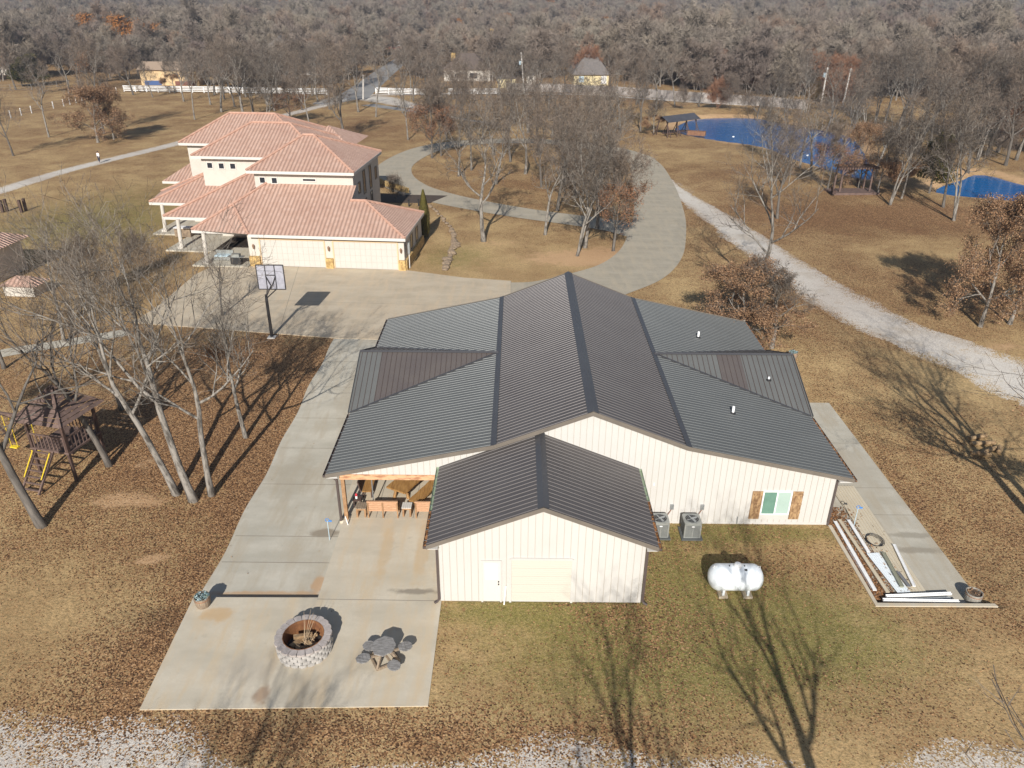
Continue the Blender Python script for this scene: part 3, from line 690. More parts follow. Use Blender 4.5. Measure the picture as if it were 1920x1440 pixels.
# cross gables
WS = (ZK-3.0)/4.45; WY = 42.4
for side in (-1, 1):
    xo = XR+side*(EV+.12); xi = XR+side*KN
    mb = MB()
    near = [(xi, WY, ZK+.02), (xo, WY, ZK+.02), (xo, WY-4.5, ZE+.0), (xo-side*.1, WY-4.5, ZE+.0)]
    far = [(xi, WY, ZK+.02), (xo, WY, ZK+.02), (xo, WY+4.5, ZE+.0), (xo-side*.1, WY+4.5, ZE+.0)]
    n_ = abs(xo-xi)
    if side < 0: st = [(0.0, 1.35, 3)]; 
    else: st = [(n_-4.6, n_-3.2, 4)]
    ribbed(mb, near, (1, 0, 0), .30, .03, mi=0 if side < 0 else 1, ri=2, rh=.03, rw=.045, stripes=[(a, b, 3 if side < 0 else 4) for a, b, _ in st])
    ribbed(mb, far, (1, 0, 0), .30, .03, mi=0 if side < 0 else 1, ri=2, rh=.03, rw=.045)
    o = mb.build('cross_gable_roof', [ROOF_BROWN, ROOF_LOW, DOWNSPOUT, ROOF_LOW, ROOF_BROWN], barn)
    mb = MB()
    capstrip(mb, (xi, WY, ZK+.04), (xo, WY, ZK+.04), (0, 1, 0), .12, .12*WS, mi=0)
    for sy in (-1, 1):
        a = Vector((xi, WY, ZK+.06)); b = Vector((xo-side*.12, WY+sy*4.5, ZE+.05)); mb.beam(a, b, .12, .03)
        mb.beam((xo, WY, ZK+.0), (xo, WY+sy*4.5, ZE-.02), .03, .2)
    mb.build('ridge_cap', ROOF_CAP, o)
    mb = MB(); mb.wall([(WY-4.3, 2.9), (WY+4.3, 2.9), (WY, ZK-.12)], (XR+side*(EV-.35), 0, 0), (0, 1, 0), (side, 0, 0), .1)
    mb.build('gable_wall', SIDING, barn)
# gutters
def gutter(parent, x, y0, y1, z, side, debris=True, gm=None):
    mb = MB(); x2 = x+side*.14
    mb.box(min(x, x2), max(x, x2), y0, y1, z-.13, z-.12, 0); mb.box(min(x2, x2-side*.012), max(x2, x2-side*.012), y0, y1, z-.13, z-.005, 0)
    for yy in (y0, y1-.01): mb.box(min(x, x2), max(x, x2), yy, yy+.01, z-.13, z-.01, 0)
    y = y0+.4
    while y < y1: mb.box(min(x, x2), max(x, x2), y, y+.02, z-.015, z-.005, 1); y += .75
    g = mb.build('gutter', [gm or DOWNSPOUT, GALV], parent)
    if debris:
        r = random.Random(int(abs(x)*100+y0)); mb = MB(); n = int((y1-y0)*55)
        for _ in range(n):
            cx = x+side*r.uniform(.02, .12); cy = r.uniform(y0, y1); s_ = r.uniform(.025, .05); a = r.uniform(0, 3); zz = z-r.uniform(.02, .07)
            mb.cbox((cx, cy, zz), s_*2, s_, .004, a, (r.uniform(-.6, .6), r.uniform(-.6, .6)))
        mb.build('leaf_debris', GUTTER_IN, g)
    return g
gutter(barn, xl, YA, WY-4.6, ZE-.01, -1, False); gutter(barn, xl, WY+4.6, YB, ZE-.01, -1, False)
gutter(barn, xe, YA, WY-4.6, ZE-.01, 1, True); gutter(barn, xe, WY+4.6, YB, ZE-.01, 1, True)
MB().box(15.93, 16.02, YW-.1, YW-.01, -.3, 2.72).build('downspout', DOWNSPOUT, barn)
mb = MB(); mb.tube([(xl+.1, YW-.1, 2.72), (xl+.35, YW-.12, 2.62), (-8.82, YW-.12, 2.5), (-8.82, YW-.12, .05)], .075, 8); mb.build('downspout', DOWNSPOUT, barn)
# porch post and beam
MB().box(-8.66, -8.48, YW-.02, YW+.16, 0, 2.55).build('porch_post', WOOD_CEDAR, barn)
MB().box(-8.66, -8.48, 36.6, 36.8, 0, 2.75).build('porch_post', WOOD_CEDAR, barn)
MB().box(-8.7, -3.25, YW-.06, YW+.14, 2.5, 2.78).build('porch_beam', MAT('peeled_log_beam', (.62, .36, .20), (.35, .17, .09), 2.2, .75, stretch=(1, 4, 4), lo=.45, hi=.6), barn)
# window with shutters
win = MB(); f = .06
win.box(WX0-.03, WX1+.03, YW-.05, YW-.001, WZ1, WZ1+f); win.box(WX0-.03, WX1+.03, YW-.05, YW-.001, WZ0-f, WZ0)
for x in (WX0-.03, (WX0+WX1)/2-.035, WX1-.03): win.box(x, x+.07, YW-.048, YW-.002, WZ0, WZ1)
wo = win.build('window', WHITE, barn)
MB().box(WX0+.03, (WX0+WX1)/2-.03, YW-.025, YW-.004, WZ0, WZ1).build('pane', GLASS_G, wo)
MB().box((WX0+WX1)/2+.03, WX1-.03, YW-.025, YW-.004, WZ0, WZ1).build('pane', GLASS_P, wo)
for x0 in (11.90, 13.92):
    mb = MB()
    for k in range(4): mb.box(x0+k*.13+.004, x0+k*.13+.126, YW-.045, YW-.005, .31, 1.99)
    for z in (.68, 1.20, 1.76): mb.box(x0+.005, x0+.515, YW-.075, YW-.045, z, z+.09)
    mb.build('shutter', WOOD_SHUT, barn)
# wall electric boxes and small fittings
for bx, gx_ in ((7.95, 7.45), (9.48, 9.0)):
    mb = MB(); mb.box(bx-.09, bx+.09, YW-.1, YW-.014, .88, 1.16); o = mb.build('disconnect_box', GALV, barn)
    MB().tube([(bx, YW-.06, .88), (bx-.1, YW-.12, .74), (gx_+.2, YW-.35, .62)], .02, 6).build('conduit', MAT('copper_conduit', (.25, .12, .08), rough=.5), o)
MB().box(11.32, 11.38, YW-.05, YW-.014, .0, .42).build('hose_tap', GALV, barn)
MB().box(6.9, 6.97, YW-.05, YW-.014, 2.3, 2.42).build('wall_fitting', WHITE, barn)
for (u, v, h, r) in ((1309, 633, .42, .07), (1374, 775, .42, .07), (1442, 708, .2, .06)):
    z = 3.6
    for _ in range(8):
        x, y = at(u, v, z); z = roofz(x)+.1 if u != 1442 else ZK-(WY-y)*WS
    mb = MB(); mb.lathe((x, y, z-.05), [(r, 0), (r, h+.05), (r*.75, h+.05), (r*.75, h*.5), (0, h*.5)], 12); p = mb.build('vent_pipe', WHITE, barn, True)
    MB().lathe((x, y, z), [(.16, -.03), (.15, .03), (r+.01, .09)], 12).build('vent_boot', DARK, p)
# ---------------- annex (garage wing) is part of the barn
mb = MB()
az = lambda x: AZR-(AZR-AZE)*abs(x-AX)/AW-.1
ax0, ax1 = AX-AHW, AX+AHW
mb.wall([(ax0, 0), (ax1, 0), (ax1, az(ax1)), (AX, az(AX)), (ax0, az(ax0))], (0, AYW, 0), (1, 0, 0), (0, -1, 0), .15)
mb.box(ax0, ax0+.15, AYW+.15, YW-.001, -.2, az(ax0)); mb.box(ax1-.15, ax1, AYW+.15, YW-.001, -.2, az(ax1))
holes = [(-1.44, -.50, 0, 2.34), (-.16, 2.6, 0, 2.42)]
ribwall(mb, ax0, ax1, AYW, az, 0, holes=holes, mi=1)
for k in range(18): mb.box(ax1, ax1+.014, AYW+.3+k*.305, AYW+.326+k*.305, 0, az(ax1), 1)
mb.build('annex_wall', [SIDING, SIDING_LINE], barn)
mb = MB()
ribbed(mb, [(AX, AY, AZR), (AX, YW, AZR), (AX-AW, YW, AZE), (AX-AW, AY, AZE)], (0, 1, 0), mi=0, ri=1)
ribbed(mb, [(AX, AY, AZR), (AX, YW, AZR), (AX+AW, YW, AZE), (AX+AW, AY, AZE)], (0, 1, 0), mi=0, ri=1)
ar = mb.build('annex_roof', [ROOF_UP, RIB_TOP_LIT], barn)
mb = MB(); capstrip(mb, (AX, AY-.02, AZR+.02), (AX, YW, AZR+.02), (1, 0, 0), .24, .24*(AZR-AZE)/AW); mb.build('ridge_cap', ROOF_CAP, ar)
mb = MB()
for sx in (-1, 1):
    a = (AX, AZR); b = (AX+sx*AW, AZE)
    mb.add([(a[0], AY-.03, a[1]+.05), (b[0], AY-.03, b[1]+.05), (b[0], AY-.03, b[1]-.16), (a[0], AY-.03, a[1]-.16), (a[0], AY, a[1]+.05), (b[0], AY, b[1]+.05), (b[0], AY, b[1]-.16), (a[0], AY, a[1]-.16)],
           [(0, 1, 2, 3), (4, 5, 6, 7), (0, 1, 5, 4), (3, 2, 6, 7)])
mb.build('gable_trim', TRIM_DARK, ar)
mb = MB()
for sx in (-1, 1):
    a = (AX, AZR); b = (AX+sx*AW, AZE)
    mb.add([(a[0], AY, a[1]-.085), (b[0], AY, b[1]-.085), (b[0], AYW, b[1]-.085), (a[0], AYW, a[1]-.085)], [(0, 1, 2, 3)])
    x0, x1 = sorted((AX+sx*AHW, AX+sx*(AW-.02))); mb.box(x0+.005, x1, AY, YW-.02, AZE-.17, AZE-.14)
mb.build('soffit', SIDING, ar)
gutter(barn, AX-AW, AY, 28.4, AZE-.01, -1, True); gutter(barn, AX-AW, 28.4, YW-.02, AZE-.01, -1, False, GREENISH)
gutter(barn, AX+AW, AY, 29.3, AZE-.01, 1, True); gutter(barn, AX+AW, 29.3, YW-.02, AZE-.01, 1, False, GREENISH)
for sx in (-1, 1):
    x = AX+sx*(AHW+.07)
    mb = MB(); mb.box(x-.055, x+.055, AYW-.11, AYW-.0, .14, az(ax0)-.1); mb.tube([(x, AYW-.06, .16), (x+sx*.08, AYW-.12, .07), (x+sx*.2, AYW-.2, .05)], .06, 6)
    mb.build('downspout', DOWNSPOUT, barn)
# door and roll-up door
mb = MB()
for x0, x1, z0, z1 in ((-1.42, -1.34, 0, 2.32), (-.60, -.52, 0, 2.32), (-1.34, -.60, 2.24, 2.32)): mb.box(x0, x1, AYW-.06, AYW-.015, z0, z1)
dr = MB().box(-1.34, -.60, AYW-.035, AYW-.002, .08, 2.24).build('side_door', STUCCO_T, barn)
mb.build('frame', SIDING, dr); MB().box(-1.24, -.70, AYW-.045, AYW-.036, 1.28, 2.12).build('pane', MAT('pale_door_glass', (.56, .66, .74), rough=.2), dr)
mb = MB(); mb.lathe((0, 0, 0), [(0, .03), (.035, .02), (.035, 0)], 10)
for z in (1.02, 1.16):
    k = MB(); k.cbox((-.66, AYW-.06, z), .055, .05, .055); k.build('handle', DARK, dr)
gd = MB()
for k in range(5): 
    z = .10+k*.45; gd.box(-.10, 2.50, AYW-.02+(0 if k else 0), AYW-.003, z, z+.442)
    gd.box(-.10, 2.50, AYW-.026, AYW-.02, z+.10, z+.125); gd.box(-.10, 2.50, AYW-.026, AYW-.02, z+.22, z+.245); gd.box(-.10, 2.50, AYW-.026, AYW-.02, z+.34, z+.36)
go = gd.build('roll_up_door', MAT('cream_roll_door', (.56, .52, .455), rough=.55), barn)
mb = MB()
mb.box(-.20, -.10, AYW-.07, AYW-.012, 0, 2.42); mb.box(2.50, 2.60, AYW-.07, AYW-.012, 0, 2.42); mb.box(-.10, 2.50, AYW-.07, AYW-.012, 2.36, 2.46)
mb.build('frame', SIDING, go)
tag(MB().beam((-.42, AYW-.22, .0), (-.34, AYW-.08, .95), .05, .02).build('leaning_board', WHITE), 'thin white board leaning on the barn front wall between the side door and roll-up door', 'board')

# ---------------------------------------------------------------- porch furniture
def bench(x, label):
    b = thing('wooden_bench', label, 'bench', (x, 32.35, .02), group='slatted cedar benches along the porch edge')
    w_ = 1.5
    mb = MB()
    for k in range(5): mb.box(x-w_/2, x+w_/2, 32.20, 32.235, .42+k*.115, .52+k*.115)
    mb.box(x-w_/2-.04, x+w_/2+.04, 32.16, 32.26, .98, 1.03); mb.build('backrest', WOOD_BENCH, b)
    mb = MB(); 
    for k in range(4): mb.box(x-w_/2, x+w_/2, 32.27+k*.13, 32.38+k*.13, .42, .455)
    mb.build('seat', WOOD_BENCH, b)
    for sx in (-w_/2, 0, w_/2):
        mb = MB(); mb.box(x+sx-.035, x+sx+.035, 32.15, 32.2, 0, .98); mb.box(x+sx-.035, x+sx+.035, 32.72, 32.79, 0, .62 if sx else .42)
        mb.box(x+sx-.03, x+sx+.03, 32.2, 32.72, .36, .415)
        if sx: mb.box(x+sx-.045, x+sx+.045, 32.2, 32.82, .62, .66)
        mb.build('leg', WOOD_CEDAR, b)
bench(-6.72, 'cedar slat bench between the dark topped table and pale topped table on the porch')
bench(-4.28, 'right hand cedar slat bench on the porch edge, next to the annex roof')
def side_table(x, y, w_, label, topm, legm):
    t = thing('side_table', label, 'table', (x, y, .02))
    mb = MB(); n = 5
    for k in range(n): mb.box(x-w_/2+k*w_/n+.004, x-w_/2+(k+1)*w_/n-.004, y-w_/2, y+w_/2, .56, .60)
    mb.build('tabletop', topm, t)
    MB().box(x-w_/2+.03, x+w_/2-.03, y-w_/2+.02, y-w_/2+.05, .46, .56).build('apron', legm, t)
    for sx in (-1, 1):
        for sy in (-1, 1): MB().box(x+sx*(w_/2-.07)-.045, x+sx*(w_/2-.07)+.045, y+sy*(w_/2-.07)-.045, y+sy*(w_/2-.07)+.045, 0.016, .555).build('leg', legm, t)
side_table(-7.85, 32.45, .55, 'small square wooden table with dark slatted top at the left end of the porch benches', WOOD_GREYB, WOOD_CEDAR)
side_table(-5.52, 32.5, .5, 'small square table with pale top between the two porch benches', STUCCO_T, WOOD_CEDAR)
# live edge slab table and bench
def slab_board(name, a, b, w0, z, mat, parent, seed):
    r = random.Random(seed); a = Vector((*a, z)); b = Vector((*b, z)); d = (b-a).normalized(); s_ = Vector((-d.y, d.x, 0)); n = 16; L = (b-a).length
    top = []; L_ = []; R__ = []
    for k in range(n+1):
        t = k/n; L_.append(a+d*L*t+s_*(w0/2+.05*mnoise.noise(Vector((t*5, seed, 0))))); R__.append(a+d*L*t-s_*(w0/2+.05*mnoise.noise(Vector((t*5, seed+9, 0)))))
    mb = MB(); mb.prism([(p.x, p.y) for p in R__]+[(p.x, p.y) for p in reversed(L_)], z-.09, z)
    return mb.build(name, mat, parent)
pt_a = at(740, 912, .78); pt_b = at(795, 880, .78)
t = thing('slab_table', 'heavy live edge wooden slab table standing on the open porch', 'table', (-5.5, 35.2, .02))
ta, tb = (-6.25, 33.6), (-4.8, 36.35)
slab_board('tabletop', ta, tb, 1.2, .78, WOOD_SLAB, t, 3)
for q in (.15, .85):
    px = ta[0]+(tb[0]-ta[0])*q; py = ta[1]+(tb[1]-ta[1])*q
    for sx in (-.33, .33): 
        mb = MB(); mb.tube([(px+sx*1.15, py-.1, .016), (px+sx*.9, py, .4), (px+sx, py, .69)], [.09, .07, .10], 7); mb.build('leg', WOOD_SLAB, t)
t = thing('slab_bench', 'live edge wooden bench beside the slab table on the porch', 'bench', (-4.9, 35, .02))
slab_board('seat', (-5.25, 33.0), (-3.9, 35.7), .6, .48, WOOD_SLAB, t, 5)
for q in (.12, .85): MB().tube([(-5.1+1.35*q, 33.1+2.7*q, .016), (-5.1+1.35*q, 33.1+2.7*q, .40)], [.14, .11], 7).build('leg', WOOD_SLAB, t)
# left hand porch seats
t = thing('brown_settee', 'dark brown wooden settee facing inward along the left side of the porch', 'settee', (-7.9, 34.6, .02))
MB().cbox((-8.22, 34.7, .75), .06, 1.7, .62, 0, (0, -.2)).build('backrest', WOOD_DARK, t)
MB().box(-8.1, -7.6, 33.9, 35.5, .40, .45).build('seat', WOOD_SLAB, t)
for sx, sy in ((-8.1, 33.95), (-7.65, 33.95), (-8.1, 35.4), (-7.65, 35.4)): MB().box(sx, sx+.06, sy, sy+.06, .016, .4).build('leg', WOOD_DARK, t)
t = thing('wooden_chair', 'cedar chair at the back left of the porch partly hidden by the beam', 'chair', (-7.6, 37.4, .02))
MB().box(-7.9, -7.3, 37.2, 37.75, .42, .47).build('seat', WOOD_CEDAR, t); MB().box(-7.9, -7.3, 37.75, 37.8, .47, 1.05).build('backrest', WOOD_CEDAR, t)
for sx, sy in ((-7.88, 37.22), (-7.38, 37.22), (-7.88, 37.7), (-7.38, 37.7)): MB().box(sx, sx+.06, sy, sy+.06, .016, .42).build('leg', WOOD_CEDAR, t)
t = thing('patio_heater', 'slim grey pole stand on a round pale base on the porch', 'stand', (-7.35, 33.1, .02))
MB().lathe((-7.35, 33.1, .016), [(0, .06), (.16, .05), (.2, 0)], 16).build('base', STUCCO_T, t); MB().tube([(-7.35, 33.1, .06), (-7.35, 33.1, 1.9)], .03, 8).build('pole', GALV, t)
MB().box(-7.5, -7.2, 33.02, 33.18, 1.85, 1.95).build('head', DARK, t)
t = thing('red_white_bottle', 'small red and white can standing on a stool beside the porch post', 'can', (-8.25, 33.2, .5))
MB().lathe((-8.25, 33.2, .50), [(0, 0), (.06, 0), (.06, .16), (0, .16)], 12).build('can_body', WHITE, t); MB().lathe((-8.25, 33.2, .66), [(.062, 0), (.062, .1), (.03, .14), (0, .14)], 12).build('cap', RED, t)
t = thing('wooden_stool', 'low dark wooden stool by the porch post holding the can', 'stool', (-8.2, 33.2, .02))
MB().box(-8.42, -8.0, 33.0, 33.4, .44, .5).build('seat', WOOD_DARK, t)
for sx, sy in ((-8.4, 33.02), (-8.07, 33.02), (-8.4, 33.33), (-8.07, 33.33)): MB().box(sx, sx+.05, sy, sy+.05, .016, .44).build('leg', WOOD_DARK, t)

def garden_stake(x, y, z, h, label, top):
    t = thing('garden_stake', label, 'stake', (x, y, z))
    MB().tube([(x, y, z), (x, y, z+h)], .018, 6).build('pole', PALEBLUE, t)
    mb = MB(); c = Vector((x, y, z+h+.06)); pts = [c+Vector((math.cos(a)*.09, 0, math.sin(a)*.09)) for a in [k*math.pi/5 for k in range(11)]]
    mb.tube(pts, .02, 6, False); mb.box(x+.08, x+.22, y-.02, y+.02, z+h-.03, z+h+.05); mb.build('ring_head', top, t)
garden_stake(-9.19, 30.72, -.27, 1.15, 'thin pale rod with blue ring head beside the barn porch post', BLUE)
garden_stake(17.5, 32.29, -.33, 1.15, 'thin pale rod with blue ring head among the scrap sheets right of the barn', BLUE)
tag(MB().tube([(-8.42, 31.6, 0), (-8.5, 31.55, .55)], .03, 6).build('white_pipe', WHITE), 'short white pipe leaning on the foot of the porch post', 'pipe')

# ---------------------------------------------------------------- AC condensers
def condenser(x, y, label):
    t = thing('air_conditioner', label, 'air conditioner', (x, y, 0), group='condenser units behind the barn')
    w_, h = .42, .92
    MB().box(x-.52, x+.52, y-.52, y+.50, -.02, .07).build('pad', MAT('dark_pad', (.08, .085, .085), rough=.8), t)
    def sq(r, c=.12, n=5):
        pts = []
        for cx, cy, a0 in ((r-c, r-c, 0), (-(r-c), r-c, 90), (-(r-c), -(r-c), 180), (r-c, -(r-c), 270)):
            for k in range(n): a = R_(a0+90*k/(n-1)); pts.append((x+cx+c*math.cos(a), y+cy+c*math.sin(a)))
        return pts
    mb = MB(); P = sq(w_); mb.prism(P, .07, h, 0)
    for k in range(13): mb.prism(sq(w_+.008), .14+k*.055, .155+k*.055, 1)
    for sx in (-1, 1):
        for sy in (-1, 1): mb.box(x+sx*(w_-.05)-.045, x+sx*(w_-.05)+.045, y+sy*(w_-.05)-.045, y+sy*(w_-.05)+.045, .07, h-.05, 0)
    mb.box(x-.02, x+.02, y-w_-.015, y-w_, .1, .85, 0)
    mb.build('cabinet', [GREY_METAL, GREY_DARK], t)
    mb = MB(); mb.lathe((x, y, h), [(.36, .0), (.40, .03), (.40, .0)], 28); mb.prism(sq(w_+.01), h, h+.02)
    mb.build('top_cover', GREY_METAL, t, False)
    mb = MB(); mb.lathe((x, y, h+.022), [(.33, .002), (0, .002)], 28, 0); mb.build('fan_shade_disc', DARK, t)  # flat near-black disc, the shade below the fan as colour
    mb = MB()
    for k in range(4):
        a = k*math.pi/2+.4; c = Vector((x+math.cos(a)*.17, y+math.sin(a)*.17, h+.03)); mb.cbox(c, .24, .12, .008, a, (.3, 0))
    mb.lathe((x, y, h+.03), [(0, .03), (.06, .02), (.06, 0)], 12); mb.build('fan', GALV, t)
    mb = MB()
    for r in (.33, .25, .17, .09): mb.lathe((x, y, h+.05), [(r, 0), (r+.006, .004), (r+.012, 0)], 28)
    mb.build('grille', GALV, t)
    MB().box(x-.07, x+.07, y-w_-.02, y-w_-.009, .74, .79).build('badge', WHITE, t)
condenser(7.22, 31.12, 'grey air conditioner half hidden by the annex roof edge')
condenser(8.80, 31.10, 'grey air conditioner standing clear of the annex, nearer the barn window')

# ---------------------------------------------------------------- propane tank
tx, ty, tz, tr = 9.93, 27.0, .80, .60
t = thing('propane_tank', 'white horizontal propane tank on the lawn in front of the barn', 'tank', (tx, ty, 0))
mb = MB(); prof = []; L2 = .78
n = 28; vs = []; rings = [(-L2-.45*math.cos(a), tr*math.sin(a)) for a in [k*math.pi/2/7 for k in range(8)]] + [(L2+.45*math.cos(a), tr*math.sin(a)) for a in [math.pi/2-k*math.pi/2/7 for k in range(8)]]
fs = []
for px, r in rings:
    for k in range(n): a = 2*math.pi*k/n; vs.append((tx+px, ty+r*math.cos(a), tz+r*math.sin(a)))
for i in range(len(rings)-1):
    for k in range(n): k2 = (k+1) % n; fs.append((i*n+k, (i+1)*n+k, (i+1)*n+k2, i*n+k2))
mb.add(vs, fs); mb.build('tank_body', WHITE_METAL, t, True)
MB().lathe((tx+.02, ty, tz+tr-.04), [(.17, 0), (.17, .12), (.15, .19), (.08, .24), (0, .25)], 20).build('valve_dome', WHITE, t, True)
for sx in (-.42, .42): MB().lathe((tx+sx*.8, ty+.02, tz+tr-.02), [(.03, 0), (.03, .06), (0, .06)], 8).build('relief_valve', DARK, t)
MB().cbox((tx+.34, ty-.20, tz+tr-.03), .12, .09, .02, 0, (.35, 0)).build('gauge_plate', DARK, t)
for sx in (-.97, .97): MB().tube([(tx+sx-.07, ty, tz+tr-.08), (tx+sx-.05, ty, tz+tr+.02), (tx+sx+.05, ty, tz+tr+.02), (tx+sx+.07, ty, tz+tr-.12)], .015, 6).build('lifting_lug', WHITE, t)
for sx in (-.55, .55):
    mb = MB(); mb.box(tx+sx-.05, tx+sx+.05, ty-.42, ty+.35, .08, .45); mb.build('saddle', WHITE_METAL, t)
    MB().box(tx+sx-.2, tx+sx+.2, ty-.5, ty+.45, -.02, .09).build('concrete_foot', CONC_TAN, t)

# ---------------------------------------------------------------- fire pit
fx, fy = -8.55, 23.35; FR = .98
t = thing('fire_pit', 'round fire pit of stacked grey blocks with charred logs inside on the patio', 'fire pit', (fx, fy, .012))
for lay in range(5):
    mb = MB(); nb = 20; h0 = .012+lay*.155; off = (lay % 2)*.5; rad_o = FR+.13 - (.0 if lay < 4 else -.02); rad_i = FR-.14
    for k in range(nb):
        a0 = 2*math.pi*(k+off+.02)/nb; a1 = 2*math.pi*(k+off+.98)/nb; am = (a0+a1)/2; q = rnd.uniform(-.012, .012)
        prof = [(rad_i, a0), (rad_o-.02+q, a0+.01), (rad_o+.008+q, a0+(am-a0)*.4), (rad_o+.022+q, am), (rad_o+.008+q, a1-(a1-am)*.4), (rad_o-.02+q, a1-.01), (rad_i, a1)]
        mb.prism([(fx+r*math.cos(a), fy+r*math.sin(a)) for r, a in prof], h0, h0+(.147 if lay < 4 else .10))
    mb.build('block_course', STONE_PIT if lay < 4 else STONE_TOP, t)
mb = MB(); mb.lathe((fx, fy, .02), [(FR-.15, 0), (FR-.15, .72), (FR-.17, .72), (FR-.17, .02)], 36); mb.build('steel_liner', RUST, t)
MB().lathe((fx, fy, .05), [(FR-.18, 0), (.6, .05), (.3, .1), (0, .09)], 24).build('ash_bed', ASH, t)
r = random.Random(4)
for k, (dx, dy, L, a, zz, w_) in enumerate([(-.25, .0, .8, 1.0, .34, .14), (-.1, .22, .75, .35, .44, .12), (.12, -.05, .8, 2.4, .38, .11), (-.18, -.3, .5, 1.9, .3, .15), (.3, -.15, .5, .5, .3, .09), (.02, -.3, .45, 2.9, .28, .1), (.32, .2, .5, 1.4, .3, .07), (.2, .35, .5, .2, .3, .06)]):
    d = Vector((math.cos(a), math.sin(a), r.uniform(-.15, .15)))*L/2; c = Vector((fx+dx, fy+dy, zz))
    MB().beam(c-d, c+d, w_*1.3, w_*1.1).build('firewood', LOGW, t)
mb = MB()
for k in range(26):
    a = r.uniform(0, 6.28); q = r.uniform(.1, .7); c = Vector((fx+.15+q*.5*math.cos(a), fy+q*.6*math.sin(a), .3)); d = Vector((r.uniform(-.3, .3), r.uniform(-.3, .3), r.uniform(.05, .45)))
    mb.tube([c, c+d], [.012, .005], 4)
for dx, dy in ((-.1, .75), (.15, .9), (.3, .7), (.05, .35), (.45, .55)):
    mb.tube([(fx+.05, fy-.2, .35), (fx+dx*.5, fy+dy*.5, .75), (fx+dx, fy+dy, 1.25)], [.012, .009, .004], 4)
mb.build('kindling', MAT('dry_twig', (.45, .33, .21), rough=.9), t)

# ---------------------------------------------------------------- octagonal picnic table
qx, qy = -5.18, 22.75
t = thing('picnic_table', 'weathered octagonal picnic table with four small attached seats on the patio', 'picnic table', (qx, qy, .012), R_(0))
def disc_planks(cx, cy, r, z, th, ang, n, mat, name):
    mb = MB(); ca, sa = math.cos(ang), math.sin(ang); w_ = 2*r/n
    oct_ = [(r*math.cos(R_(22.5+45*k)), r*math.sin(R_(22.5+45*k))) for k in range(8)]
    for k in range(n):
        x0 = -r+k*w_+.004; x1 = x0+w_-.008; xm = (x0+x1)/2
        def yb(x):
            x = max(-r*.92, min(r*.92, x)); c = clip_u(oct_, x); return c
        a = yb(x0); b = yb(x1)
        pts = [(x0, a[0]), (x1, b[0]), (x1, b[1]), (x0, a[1])]
        mb.prism([(cx+x*ca-y*sa, cy+x*sa+y*ca) for x, y in pts], z-th, z)
    return mb.build(name, mat, t)
disc_planks(qx, qy, .50, .77, .05, 1.3, 7, WOOD_GREY, 'tabletop')
for k, ang in enumerate((R_(155), R_(20), R_(205), R_(305))):
    R2 = .86 if k != 0 else .70; cx, cy = qx+R2*math.cos(ang), qy+R2*math.sin(ang)*1.0
    disc_planks(cx, cy, .28, .47, .045, ang, 4, WOOD_GREY, 'seat')
    MB().beam((qx+.1*math.cos(ang), qy+.1*math.sin(ang), .36), (cx+.1*math.cos(ang), cy+.1*math.sin(ang), .40), .07, .1).build('seat_arm', WOOD_GREYB, t)
for a in (R_(250), R_(170), R_(70), R_(350)):
    p0 = (qx+.12*math.cos(a), qy+.12*math.sin(a), .71); p1 = (qx+.62*math.cos(a), qy+.62*math.sin(a), .06)
    MB().beam(p0, p1, .08, .11).build('leg', WOOD_GREYB, t)
mb = MB(); F_ = [(qx+.62*math.cos(a), qy+.62*math.sin(a), .07) for a in (R_(170), R_(250), R_(350), R_(70))]
for i in range(4): mb.beam(F_[i], F_[(i+1) % 4], .07, .1)
mb.build('base_frame', WOOD_GREYB, t)

# ---------------------------------------------------------------- barrel planters
def barrel(x, y, z, label, fill, leafy=True, r0=.34, h=.55):
    t = thing('barrel_planter', label, 'planter', (x, y, z), group='half barrel planters at the pavement corners')
    prof = [(r0*.82, 0), (r0*.93, h*.3), (r0, h*.65), (r0*.99, h), (r0*.9, h), (r0*.88, h-.08)]
    mb = MB(); mb.lathe((x, y, z), prof, 22); mb.build('barrel', WOOD_GREYB if leafy else MAT('silvered_barrel_wood', (.34, .32, .28), (.22, .2, .17), 4, .85, stretch=(4, 4, 1)), t)
    for zz, rr in ((.07, .845), (.24, .93), (h*.78, 1.0)):
        MB().lathe((x, y, z+zz), [(r0*rr+.004, 0), (r0*rr+.012, .02), (r0*rr+.006, .045)], 22).build('hoop', MAT('rust_hoop', (.35, .17, .09), (.2, .09, .05), 6, .7), t)
    MB().lathe((x, y, z+h-.08), [(r0*.9, 0), (0, .03)], 22).build('soil', DIRT, t)
    r = random.Random(int(x*7)); mb = MB()
    for k in range(260 if leafy else 60):
        a = r.uniform(0, 6.28); q = r0*.95*math.sqrt(r.random()); hh = r.uniform(0, .16 if leafy else .08)*(1-q/r0*.5)
        mb.cbox((x+q*math.cos(a), y+q*math.sin(a), z+h-.04+hh), r.uniform(.03, .07), r.uniform(.02, .045), .003, r.uniform(0, 3), (r.uniform(-1, 1), r.uniform(-1, 1)))
    mb.build('plants' if leafy else 'dead_leaves', fill, t)
BLUELEAF = randmat('frosty_leaf', [(.03, .06, .07), (.14, .24, .26), (.45, .55, .58), (.10, .14, .06)])
barrel(-13.62, 25.75, -.02, 'half barrel planter with blue-green plants on the left corner of the patio slab', BLUELEAF)
barrel(20.72, 26.85, -.33, 'silvery half barrel of dead leaves at the end of the low retaining wall', OAKLEAF, False, .36, .52)
barrel(20.67, 52.4, -.1, 'half barrel planter with red-brown hoops beyond the barn right cross gable', BLUELEAF)

